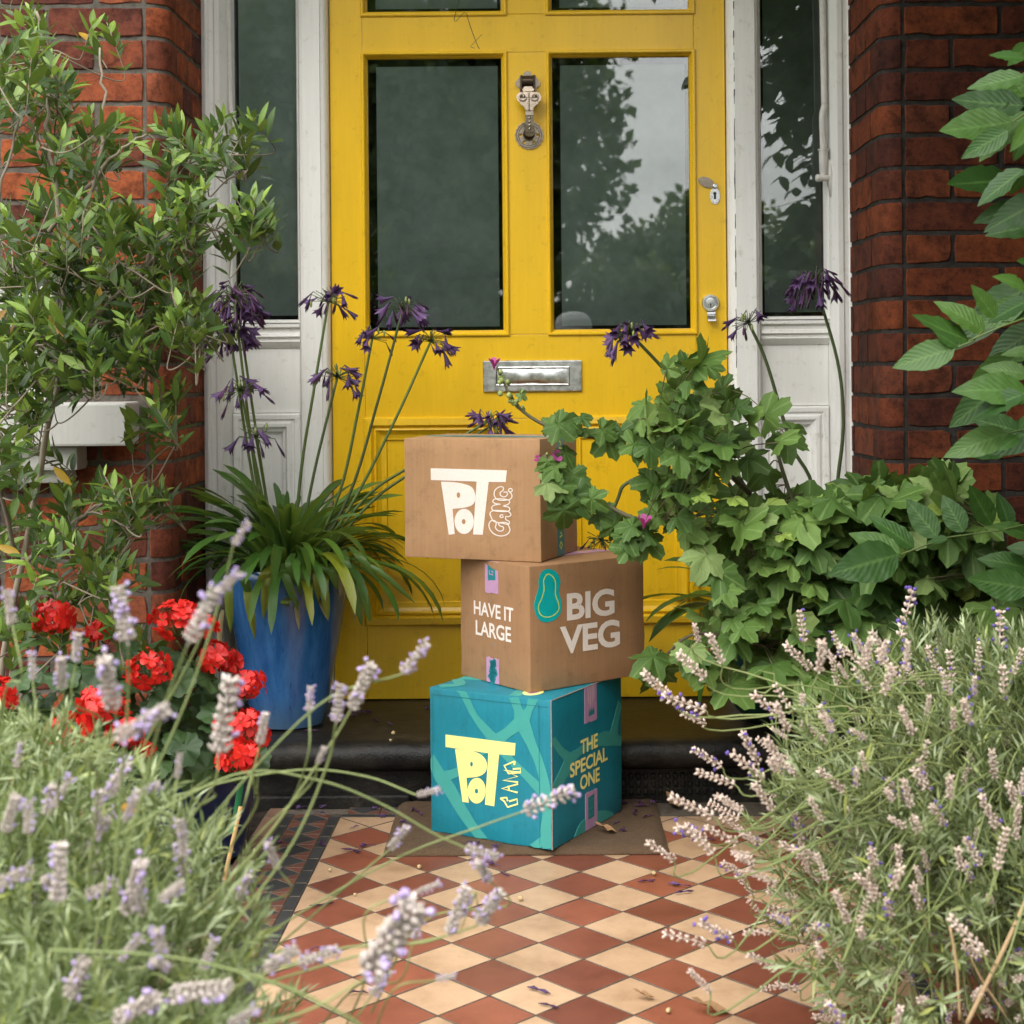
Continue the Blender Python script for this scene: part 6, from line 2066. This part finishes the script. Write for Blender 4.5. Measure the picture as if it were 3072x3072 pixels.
# long bare stems that cross the path and the step
for P, Y, th in (([(150, 2850), (500, 2870), (800, 2940), (1024, 3040), (1100, 3090)], 1.35, 0.0015), ([(320, 2620), (285, 2850), (300, 2960), (380, 3060)], 1.4, 0.0012)):
    m = MB(); m.tube(spline([at(*p, Y) for p in P], 6), [th] * (6 * (len(P) - 1) + 1), 6); m.build('bare_stem', 'lavender_stem', LL, True)
RL = thing('lavender', 'dried pinkish lavender bush spilling over the tiles on the right', 'lavender', (0.74, 2.35, 0))
manr = [((1212, 1268), (1262, 1312), 2.15), ((1278, 1232), (1330, 1278), 2.2), ((1310, 1178), (1318, 1210), 2.2), ((1248, 1312), (1330, 1340), 2.15), ((1338, 1195), (1362, 1250), 2.2), ((1508, 1150), (1518, 1210), 2.3), ((1285, 1345), (1330, 1365), 2.2), ((1305, 1412), (1360, 1445), 2.15), ((1312, 1455), (1385, 1480), 2.1), ((1262, 1502), (1345, 1540), 2.05), ((1275, 1560), (1330, 1580), 2.05),
        ((1220, 1588), (1272, 1622), 2.05), ((1292, 1555), (1345, 1610), 2.05), ((1330, 1560), (1390, 1590), 2.05), ((1380, 1420), (1440, 1470), 2.15), ((1400, 1380), (1430, 1440), 2.15), ((1420, 1310), (1470, 1350), 2.2), ((1480, 1215), (1530, 1260), 2.3), ((1570, 1190), (1590, 1240), 2.3), ((1610, 1260), (1640, 1300), 2.25), ((1250, 1760), (1330, 1780), 1.95), ((1320, 1740), (1380, 1770), 1.95), ((1300, 1830), (1340, 1870), 1.9), ((1540, 1610), (1560, 1660), 2.0), ((1575, 1680), (1600, 1740), 1.95), ((1640, 1640), (1655, 1700), 2.0), ((1640, 1690), (1620, 1740), 1.95), ((1560, 1890), (1590, 1925), 1.8), ((1700, 1900), (1690, 1940), 1.8), ((1850, 1500), (1880, 1560), 2.0), ((1900, 1560), (1880, 1640), 1.95), ((1790, 1730), (1850, 1790), 1.9), ((1820, 1580), (1850, 1630), 1.95), ((1460, 1290), (1495, 1345), 2.2), ((1545, 1330), (1570, 1380), 2.2), ((1350, 1500), (1400, 1530), 2.1)]
cenr = V3(0.66, 2.32, 0.12)
for tp_, ft, Y in manr:
    a, b = at(tp_[0] * k_, tp_[1] * k_, Y), at(ft[0] * k_, ft[1] * k_, Y + rnd(0, 0.03))
    lav_stem(RL, cenr + V3(rnd(-0.14, 0.14), rnd(-0.15, 0.1), rnd(-0.05, 0.1)), a, b, SPR if random.random() < 0.93 else SPV, 1, 0.0012, sag=0.13, extra=random.random() < 0.2)
for tp_, ft, Y in (((1722, 1112), (1700, 1200), 2.4), ((1775, 1190), (1770, 1240), 2.4), ((1888, 1150), (1885, 1230), 2.4), ((1715, 1230), (1700, 1290), 2.35)):
    lav_stem(RL, cenr + V3(rnd(0.0, 0.25), 0, 0.2), at(tp_[0] * k_, tp_[1] * k_, Y), at(ft[0] * k_, ft[1] * k_, Y), SPV, 1, 0.0012)
for i in range(215):
    x_, y_ = rnd(2180, 3090), rnd(1960, 3060)
    lim = 2480 - (y_ - 1950) * 0.55 if y_ < 2500 else 2180 + (y_ - 2500) * 0.35
    if x_ < lim:
        continue
    Y = rnd(1.9, 2.4)
    b = at(x_, y_, Y)
    d = unit(b - cenr) * 0.8 + V3(rnd(-0.5, 0.4), rnd(-0.3, 0.2), rnd(-0.15, 0.6))
    a = b + unit(d) * rnd(0.028, 0.055)
    lav_stem(RL, cenr + V3(rnd(-0.12, 0.2), rnd(-0.15, 0.1), rnd(-0.05, 0.15)), a, b, SPR if random.random() < 0.94 else SPV, 1, 0.0011, sag=0.11)
for P, Y, th in (([(2900, 3072), (2960, 2950), (3010, 2850), (3080, 2700)], 1.95, 0.003), ([(2880, 3060), (2870, 2900), (2850, 2780)], 1.9, 0.0018), ([(3020, 3050), (2940, 2930), (2890, 2820)], 1.95, 0.0012)):
    m = MB(); m.tube(spline([at(*p, Y) for p in P], 6), [th] * (6 * (len(P) - 1) + 1), 6); m.build('dead_stem', 'straw_stem', RL, True)
# narrow leaves
def tuft_geo(seed, n=20):
    rg = random.Random(seed)
    V_, F_, U_ = [], [], []
    lf = blade(0.145, 2, 0.35, 0.08, 'lance')
    for i in range(n):
        f = i / n
        a = i * 1.57 + rg.uniform(-0.5, 0.5)
        tilt = rg.uniform(0.35, 1.0) * (1.1 - 0.6 * f)
        ax = V3(math.cos(a) * math.sin(tilt), math.cos(tilt), math.sin(a) * math.sin(tilt))
        M = frame(V3(0, 0.75 * f, 0), ax, V3(-math.cos(a), 0.6, -math.sin(a)), rg.uniform(0.26, 0.46) * (1.1 - 0.35 * f))
        k = len(V_)
        V_ += list(lf[0] @ M[:3, :3].T + M[:3, 3]); U_ += list(lf[2]); F_ += [tuple(q + k for q in f_) for f_ in lf[1]]
    k = len(V_)
    for y, r in ((-0.3, 0.012), (0.7, 0.007)):
        for j in range(3):
            V_.append(V3(r * math.cos(j * 2.09), y, r * math.sin(j * 2.09))); U_.append((0, 0))
    F_ += [(k + j, k + (j + 1) % 3, k + 3 + (j + 1) % 3, k + 3 + j) for j in range(3)]
    return np.array(V_), F_, np.array(U_, float)
TG = [tuft_geo(i) for i in range(6)]
def xlim_left(y):
    return np.interp(y, [2200, 2280, 2400, 2550, 2700, 2900, 3072, 3300], [60, 260, 520, 680, 740, 800, 850, 900])
it = []
while len(it) < 1000:
    x_, y_ = rnd(-80, 900), rnd(2210, 3260)
    if x_ > xlim_left(y_) * rnd(0.55, 1.02):
        continue
    Y = np.interp(y_, [2070, 3260], [2.05, 1.55]) + rnd(-0.22, 0.3)
    p = at(x_, y_, Y)
    d = V3(rnd(-0.5, 0.9), rnd(-0.8, 0.3), rnd(0.25, 1.2))
    it.append((random.choice(TG), frame(p, d, rvec(), rnd(0.055, 0.095)), 0))
o = merged('foliage', it, 'lavender_leaf', LL); o['kind'] = 'stuff'
it = []
while len(it) < 680:
    x_, y_ = rnd(2200, 3150), rnd(1960, 3200)
    lo = np.interp(y_, [1960, 2050, 2200, 2400, 2600, 2800, 3072, 3200], [2720, 2520, 2400, 2330, 2330, 2380, 2480, 2540])
    if x_ < lo + (rnd(0, 1) ** 2) * 420:
        continue
    if y_ > 2830 and x_ > 2720 and random.random() < 0.72:
        continue
    Y = np.interp(y_, [1960, 3200], [2.5, 2.0]) + rnd(-0.2, 0.25)
    p = at(x_, y_, Y)
    d = unit(p - cenr) + V3(rnd(-0.6, 0.4), rnd(-0.6, 0.2), rnd(-0.1, 0.9))
    it.append((random.choice(TG), frame(p, d, rvec(), rnd(0.06, 0.11)), 0))
o = merged('foliage', it, 'lavender_leaf', RL); o['kind'] = 'stuff'

# ------------------------------------------------------------------ bumblebee on the left lavender
bc = at(390, 2428, 1.5)
bee = thing('bumblebee', 'bumblebee feeding on a lavender spike near the red geranium', 'bee', tuple(bc))
plain('bee_black', (0.012, 0.010, 0.009), 0.8); plain('bee_yellow', (0.34, 0.18, 0.015), 0.85, 0.2, 300); plain('bee_tan', (0.22, 0.12, 0.05), 0.85, 0.2, 300)
def blob(c, ax, L, r, name, mat, n=12):
    m = MB(); P = [c + ax * L * (i / 8 - 0.5) for i in range(9)]
    m.tube(P, [max(0.0003, r * math.sqrt(max(0, 1 - (2 * i / 8 - 1) ** 2))) for i in range(9)], n)
    return m.build(name, mat, bee, True)
bx = unit(V3(1, -0.2, -0.25))
blob(bc + bx * 0.004, bx, 0.010, 0.0045, 'abdomen', 'bee_tan'); blob(bc - bx * 0.001, bx, 0.005, 0.0046, 'waist_band', 'bee_black'); blob(bc - bx * 0.005, bx, 0.007, 0.0042, 'thorax', 'bee_yellow'); blob(bc - bx * 0.0085, bx, 0.004, 0.0024, 'head', 'bee_black')
for s in (-1, 1):
    m = MB(); c0 = bc - bx * 0.004 + V3(0, 0, 0.004); k = m.pts([c0, c0 + V3(0.006, s * 0.004, 0.004), c0 + V3(0.011, s * 0.006, 0.003), c0 + V3(0.009, s * 0.002, 0.0)]); m.face((k, k + 1, k + 2, k + 3)); m.build('wing', 'lavender_calyx', bee)

# ------------------------------------------------------------------ litter on the ground
def petal_litter(seed):
    rg = random.Random(seed)
    m = MB()
    for j in range(rg.choice((3, 4, 5))):
        a = rg.uniform(-0.9, 0.9) + (math.pi if rg.random() < 0.3 else 0)
        L = rg.uniform(0.010, 0.022)
        P = [V3(0, 0, 0.003), V3(L * 0.5 * math.cos(a), L * 0.5 * math.sin(a), rg.uniform(0.003, 0.006)), V3(L * math.cos(a), L * math.sin(a), rg.uniform(0.001, 0.004))]
        m.tube(P, [0.0012, 0.0019, 0.0006], 5)
    P = [V3(0, 0, 0.003), V3(-0.008, 0.002, 0.004), V3(-0.016, -0.002, 0.002)]; m.tube(P, 0.0008, 4)
    me = bpy.data.meshes.new('fallen_petal'); me.from_pydata(m.v, [], m.f); me.materials.append(MATS['agapanthus_petal' if seed % 2 else 'agapanthus_wilted']); shade(me, True)
    return me
plm = [petal_litter(i) for i in range(8)]
def drop(me, p, name, label, cat, grp, s=1.0):
    o = bpy.data.objects.new(name, me); COL.objects.link(o)
    o.location = tuple(p); o.rotation_euler = (0, 0, rnd(0, 6.28)); o.scale = (s, s, s)
    tag(o, label, cat, grp)
tiles_p = [(1510, 2625), (1940, 2645), (2040, 2660), (1615, 2975), (1075, 2980), (965, 2720), (1060, 2555), (905, 2425), (985, 2420), (960, 2440), (1060, 2485), (1100, 2540), (845, 2530), (960, 2535), (1120, 2430), (1150, 2450), (2050, 2680), (2330, 2680), (2120, 2520), (2060, 2480), (1650, 3020), (965, 2850), (1480, 2595), (1545, 2555)]
for x_, y_ in tiles_p:
    drop(random.choice(plm), atz(x_, y_, 0.0015), 'fallen_petal', 'withered purple agapanthus flower fallen on the path tiles', 'petal', 'purple flowers fallen on the tiles', rnd(0.8, 1.3))
for x_, y_ in [(1430, 2535), (1490, 2540), (1850, 2470), (1870, 2490), (1900, 2440), (1930, 2420), (1880, 2410), (1940, 2450), (1240, 2430), (1260, 2440), (1215, 2470), (1960, 2395), (1910, 2380), (1420, 2530)]:
    p = atz(x_, y_, 0.0145)
    drop(random.choice(plm), V3(p[0], min(p[1], 3.54), 0.0140), 'fallen_petal', 'withered purple agapanthus flower lying on the brown doormat', 'petal', 'purple flowers fallen on the mat', rnd(0.8, 1.2))
for x_, y_ in [(1095, 2140), (1125, 2165), (1170, 2175), (1060, 2140), (1100, 2142), (1060, 2148), (935, 2195), (1280, 2125)]:
    p = atz(x_, y_, ZS + 0.001)
    drop(random.choice(plm), V3(p[0], p[1], ZS + 0.0022), 'fallen_petal', 'withered purple agapanthus flower lying on the black step', 'petal', 'purple flowers fallen on the step', rnd(0.8, 1.2))
mcr = MB(); mcr.tube([V3(-0.004, 0, 0.003), V3(-0.002, 0, 0.004), V3(0.002, 0, 0.005), V3(0.004, 0, 0.003)], [0.001, 0.0042, 0.004, 0.001], 7)
mcb = bpy.data.meshes.new('fallen_bud'); mcb.from_pydata(mcr.v, [], mcr.f); plain('dry_bud', (0.50, 0.38, 0.19), 0.8, 0.3, 200); mcb.materials.append(MATS['dry_bud']); shade(mcb, True)
for x_, y_ in [(1562, 2703), (1802, 2549), (1962, 2626), (1258, 2607), (2005, 3040), (1180, 2205), (1172, 2225), (990, 2615), (1065, 2688)]:
    z = 0.001 if y_ > 2400 else ZS + 0.0025
    drop(mcb, atz(x_, y_, z), 'fallen_bud', 'small dry tan flower bud dropped on the ground', 'bud', 'dry buds on the ground', rnd(0.7, 1.2))
plain('dead_leaf', (0.30, 0.17, 0.08), 0.7, 0.3, 60)
def dead_leaf(x_, y_, z, L, label, rot):
    g_ = blade(0.42, 6, 0.5, -0.35, 'ovate', wave=0.4, seed=int(x_))
    me = mesh_of('fallen_leaf', g_, 'dead_leaf')
    p = atz(x_, y_, z); p[1] = min(p[1], 3.53)
    o = bpy.data.objects.new('fallen_leaf', me); COL.objects.link(o); o.location = tuple(p + V3(0, 0, 0.003)); o.scale = (L, L, L); o.rotation_euler = (0, 0, rot)
    tag(o, label, 'leaf')
dead_leaf(1850, 2500, 0.014, 0.05, 'curled tan dead leaf on the mat, right of the teal box', 1.2)
dead_leaf(2020, 2375, 0.004, 0.06, 'orange brown dead leaf against the step behind the mat', 0.4)
dead_leaf(2190, 3040, 0.002, 0.06, 'brown dead leaf on the tiles under the right lavender', 1.5)
dead_leaf(1965, 2998, 0.002, 0.035, 'dark crumpled leaf scrap on a cream tile near the camera', 1.4)

# ------------------------------------------------------------------ trees across the street, seen in the glass
LEAF4 = (np.array([(0, 0, 0), (0.36, 0.45, 0.05), (0, 1, -0.05), (-0.36, 0.45, 0.05)], float), [(0, 1, 2, 3)], np.zeros((4, 2)))
def tree(name, label, base, h, crown_c, crown_r, n, leaf, seed):
    rg = random.Random(seed)
    root = thing(name, label, 'tree', base, 'trees across the street')
    b = V3(*base)
    m = MB()
    m.tube([b, b + V3(0.1, 0, h * 0.3), b + V3(0, 0.1, h * 0.6)], [0.28, 0.2, 0.1], 9)
    cc = V3(*crown_c)
    lobes_ = []
    for i in range(46):
        d = V3(rg.gauss(0, 1), rg.gauss(0, 1), rg.gauss(0, 0.8)); d = unit(d)
        lobes_.append((cc + d * V3(*crown_r) * rg.uniform(0.15, 0.85), rg.uniform(0.22, 0.36)))
        if i > 15:
            continue
        m.tube(spline([b + V3(0, 0, h * 0.35), (b + V3(0, 0, h * 0.5) + cc) / 2, lobes_[-1][0]], 3), [0.09, 0.08, 0.07, 0.06, 0.05, 0.03, 0.02], 5)
    m.build('trunk', 'twig_bark', root, True)
    geo = LEAF4
    it = []
    for i in range(n):
        c, f = rg.choice(lobes_)
        d = unit(V3(rg.gauss(0, 1), rg.gauss(0, 1), rg.gauss(0, 1)))
        r = rg.random() ** 0.4
        p = c + d * V3(*crown_r) * f * r
        it.append((geo, frame(p, rvec(), rvec() + V3(0, 0, 0.6), leaf * rg.uniform(0.7, 1.3)), 0))
    o = merged('crown', it, 'tree_leaf', root)
    o['kind'] = 'stuff'
tree('tree', 'tall dense tree across the street filling the left glass reflection', (-3.4, -12.5, 0), 8.5, (-2.8, -12.5, 4.2), (4.6, 3.0, 6.2), 95000, 0.17, 3)
tree('tree', 'low round tree farther off, under the cloud in the right glass reflection', (4.2, -30, 0), 5, (4.2, -30, 3.0), (3.6, 3.0, 2.6), 16000, 0.24, 9)
tree('tree', 'low spreading tree beside it, at the edge of the reflection', (10.5, -31, 0), 5.5, (10.5, -31, 3.2), (4.5, 3.0, 2.9), 16000, 0.24, 12)
tree('tree', 'large tree off to the left of the street, behind the photographer', (-13, -16, 0), 8, (-13, -16, 4.2), (5.5, 3.5, 4.4), 9000, 0.36, 15)

# clipped hedge along the far side of the street
geo = LEAF4
it = []
for i in range(20000):
    x = rnd(-16, 16)
    it.append((geo, frame(V3(x, -15.5 + rnd(-0.6, 0.6), rnd(0, 1) ** 0.7 * (2.35 + 0.25 * math.sin(x * 1.7) + 0.2 * math.sin(x * 4.1))), rvec(), rvec() + V3(0, 0.6, 0.3), rnd(0.16, 0.30)), 0))
hd = merged('hedge', it, 'tree_leaf', None)
tag(hd, 'long green hedge across the street, low in the glass reflections', 'hedge')
hc = MB(); hc.box(-16, 16, -15.9, -15.1, -0.02, 1.9); hc.build('hedge_core', 'soil', hd)

# ------------------------------------------------------------------ person crouching behind the camera, mirrored in the glass
PS = thing('person', 'person in a pale grey cap and grey top crouching, mirrored in the glass', 'person', (0.0, -0.6, 0))
plain('skin', (0.50, 0.30, 0.21), 0.55, 0.05); plain('grey_cloth', (0.42, 0.43, 0.43), 0.85, 0.1, 60); plain('dark_cloth', (0.035, 0.04, 0.055), 0.85, 0.1, 60); plain('hair_brown', (0.05, 0.03, 0.02), 0.6)
J, RAD, E_ = [], [], []
def jn(p, r, par=None):
    J.append(tuple(p)); RAD.append(r)
    if par is not None:
        E_.append((par, len(J) - 1))
    return len(J) - 1
pel = jn((-0.02, -0.68, 0.40), 0.135)
wst_ = jn((-0.02, -0.62, 0.58), 0.125, pel); che = jn((-0.02, -0.52, 0.86), 0.14, wst_); upc = jn((-0.01, -0.46, 1.02), 0.115, che)
nek = jn((0.10, -0.40, 1.10), 0.055, upc); hd0 = jn((0.16, -0.36, 1.15), 0.072, nek); hd1 = jn((0.19, -0.33, 1.19), 0.084, hd0); hd2 = jn((0.20, -0.32, 1.23), 0.07, hd1)
for s in (-1, 1):
    sh = jn((-0.02 + s * 0.18, -0.45, 1.06), 0.065, upc); el_ = jn((-0.01 + s * 0.27, -0.28, 0.86), 0.042, sh); wr = jn((s * 0.11, -0.15, 0.96), 0.028, el_); pm = jn((s * 0.085, -0.115, 0.975), 0.030, wr)
    for q in range(4):
        f1 = jn((s * (0.082 - 0.0 * q), -0.085 + 0.004 * q, 0.995 - 0.017 * q), 0.009, pm); jn((s * 0.058, -0.072 + 0.004 * q, 0.998 - 0.018 * q), 0.008, f1)
    jn((s * 0.07, -0.13, 1.005), 0.0095, pm)
    hp = jn((-0.02 + s * 0.11, -0.64, 0.36), 0.095, pel); kn_ = jn((-0.02 + s * 0.19, -0.24, 0.10 if s < 0 else 0.46), 0.062, hp); an_ = jn((-0.02 + s * 0.15, -0.62 if s < 0 else -0.30, 0.07), 0.042, kn_); jn((-0.02 + s * 0.15, -0.80 if s < 0 else -0.16, 0.045), 0.036, an_)
me = bpy.data.meshes.new('body'); me.from_pydata(J, E_, [])
bo = bpy.data.objects.new('body', me); COL.objects.link(bo)
sk = bo.modifiers.new('skin', 'SKIN'); bo.modifiers.new('smooth', 'SUBSURF').render_levels = 1
for i, r_ in enumerate(RAD):
    me.skin_vertices[0].data[i].radius = (r_, r_)
    me.skin_vertices[0].data[i].use_root = i == 0
bpy.context.view_layer.update()
bm_ = bpy.data.meshes.new_from_object(bo.evaluated_get(bpy.context.evaluated_depsgraph_get()))
bpy.data.objects.remove(bo, do_unlink=True)
for n_ in ('grey_cloth', 'dark_cloth', 'skin'):
    bm_.materials.append(MATS[n_])
for p_ in bm_.polygons:
    c_ = p_.center
    p_.material_index = 2 if (c_.z > 1.105 and c_.x > 0.07 and c_.y > -0.44) or (c_.y > -0.17 and c_.z > 0.9) else (1 if c_.z < 0.50 else 0)
shade(bm_, True)
bd_ = put('body', bm_, PS, (0, 0, 0))
bd_.location = tuple(-base_of(PS))
hc_ = V3(0.20, -0.325, 1.215)
m = MB(); m.lathe([(0.098, -0.012), (0.100, 0.0), (0.097, 0.03), (0.085, 0.058), (0.058, 0.078), (0.02, 0.086), (0.001, 0.087)], hc_, 24, cap=(False, True)); cp_ = m.build('cap', 'grey_cloth', PS, True)
m = MB(); k = [hc_ + V3(0.085 * math.cos(a), 0.085 * math.sin(a) + 0.0, -0.004) for a in np.linspace(0.35, math.pi - 0.35, 9)]; k2 = [hc_ + V3(0.085 * math.cos(a), 0.085 * math.sin(a) + 0.075 * math.sin(a), -0.018) for a in np.linspace(0.35, math.pi - 0.35, 9)]
m.extrude(k + k2[::-1], (0, 0, -0.003)); m.build('peak', 'grey_cloth', cp_, True)
m = MB(); m.tube([hc_ + V3(0, 0.082, -0.045), hc_ + V3(0, 0.100, -0.066), hc_ + V3(0, 0.088, -0.072)], [0.008, 0.013, 0.008], 8); m.build('nose', 'skin', PS, True)
for s in (-1, 1):
    m = MB(); m.tube([hc_ + V3(s * 0.083, 0, -0.03), hc_ + V3(s * 0.093, -0.008, -0.05), hc_ + V3(s * 0.083, 0, -0.07)], [0.006, 0.012, 0.006], 8); m.build('ear', 'skin', PS, True)
    m = MB(); m.tube([hc_ + V3(s * 0.030, 0.072, -0.043), hc_ + V3(s * 0.030, 0.082, -0.043)], [0.010, 0.005], 8); m.build('eye', 'keyhole_black', PS, True)
m = MB(); m.tube([hc_ + V3(-0.022, 0.070, -0.098), hc_ + V3(0, 0.077, -0.099), hc_ + V3(0.022, 0.070, -0.098)], 0.004, 6); m.build('mouth', 'mallow_petal', PS, True)
m = MB(); m.lathe([(0.085, -0.075), (0.097, -0.045), (0.099, -0.011)], hc_ + V3(0, -0.016, 0), 20, cap=(False, False)); m.build('hair', 'hair_brown', PS, True)

# hedge added to the right of the path, outside the picture: it keeps the right side of the porch in shade
it = []
for i in range(15000):
    p = V3(1.62 + rnd(0, 1) ** 2 * 0.7, rnd(-0.4, 3.5), rnd(0, 2.9))
    it.append((geo, frame(p, rvec(), rvec() + V3(-0.7, 0, 0.3), rnd(0.05, 0.10)), 0))
hd = merged('hedge', it, 'tree_leaf', None)
tag(hd, 'tall green hedge added to shade the porch, to the right of the picture', 'hedge')
hc = MB(); hc.box(1.85, 2.3, -0.4, 3.5, -0.02, 2.8); hc.build('hedge_core', 'soil', hd)
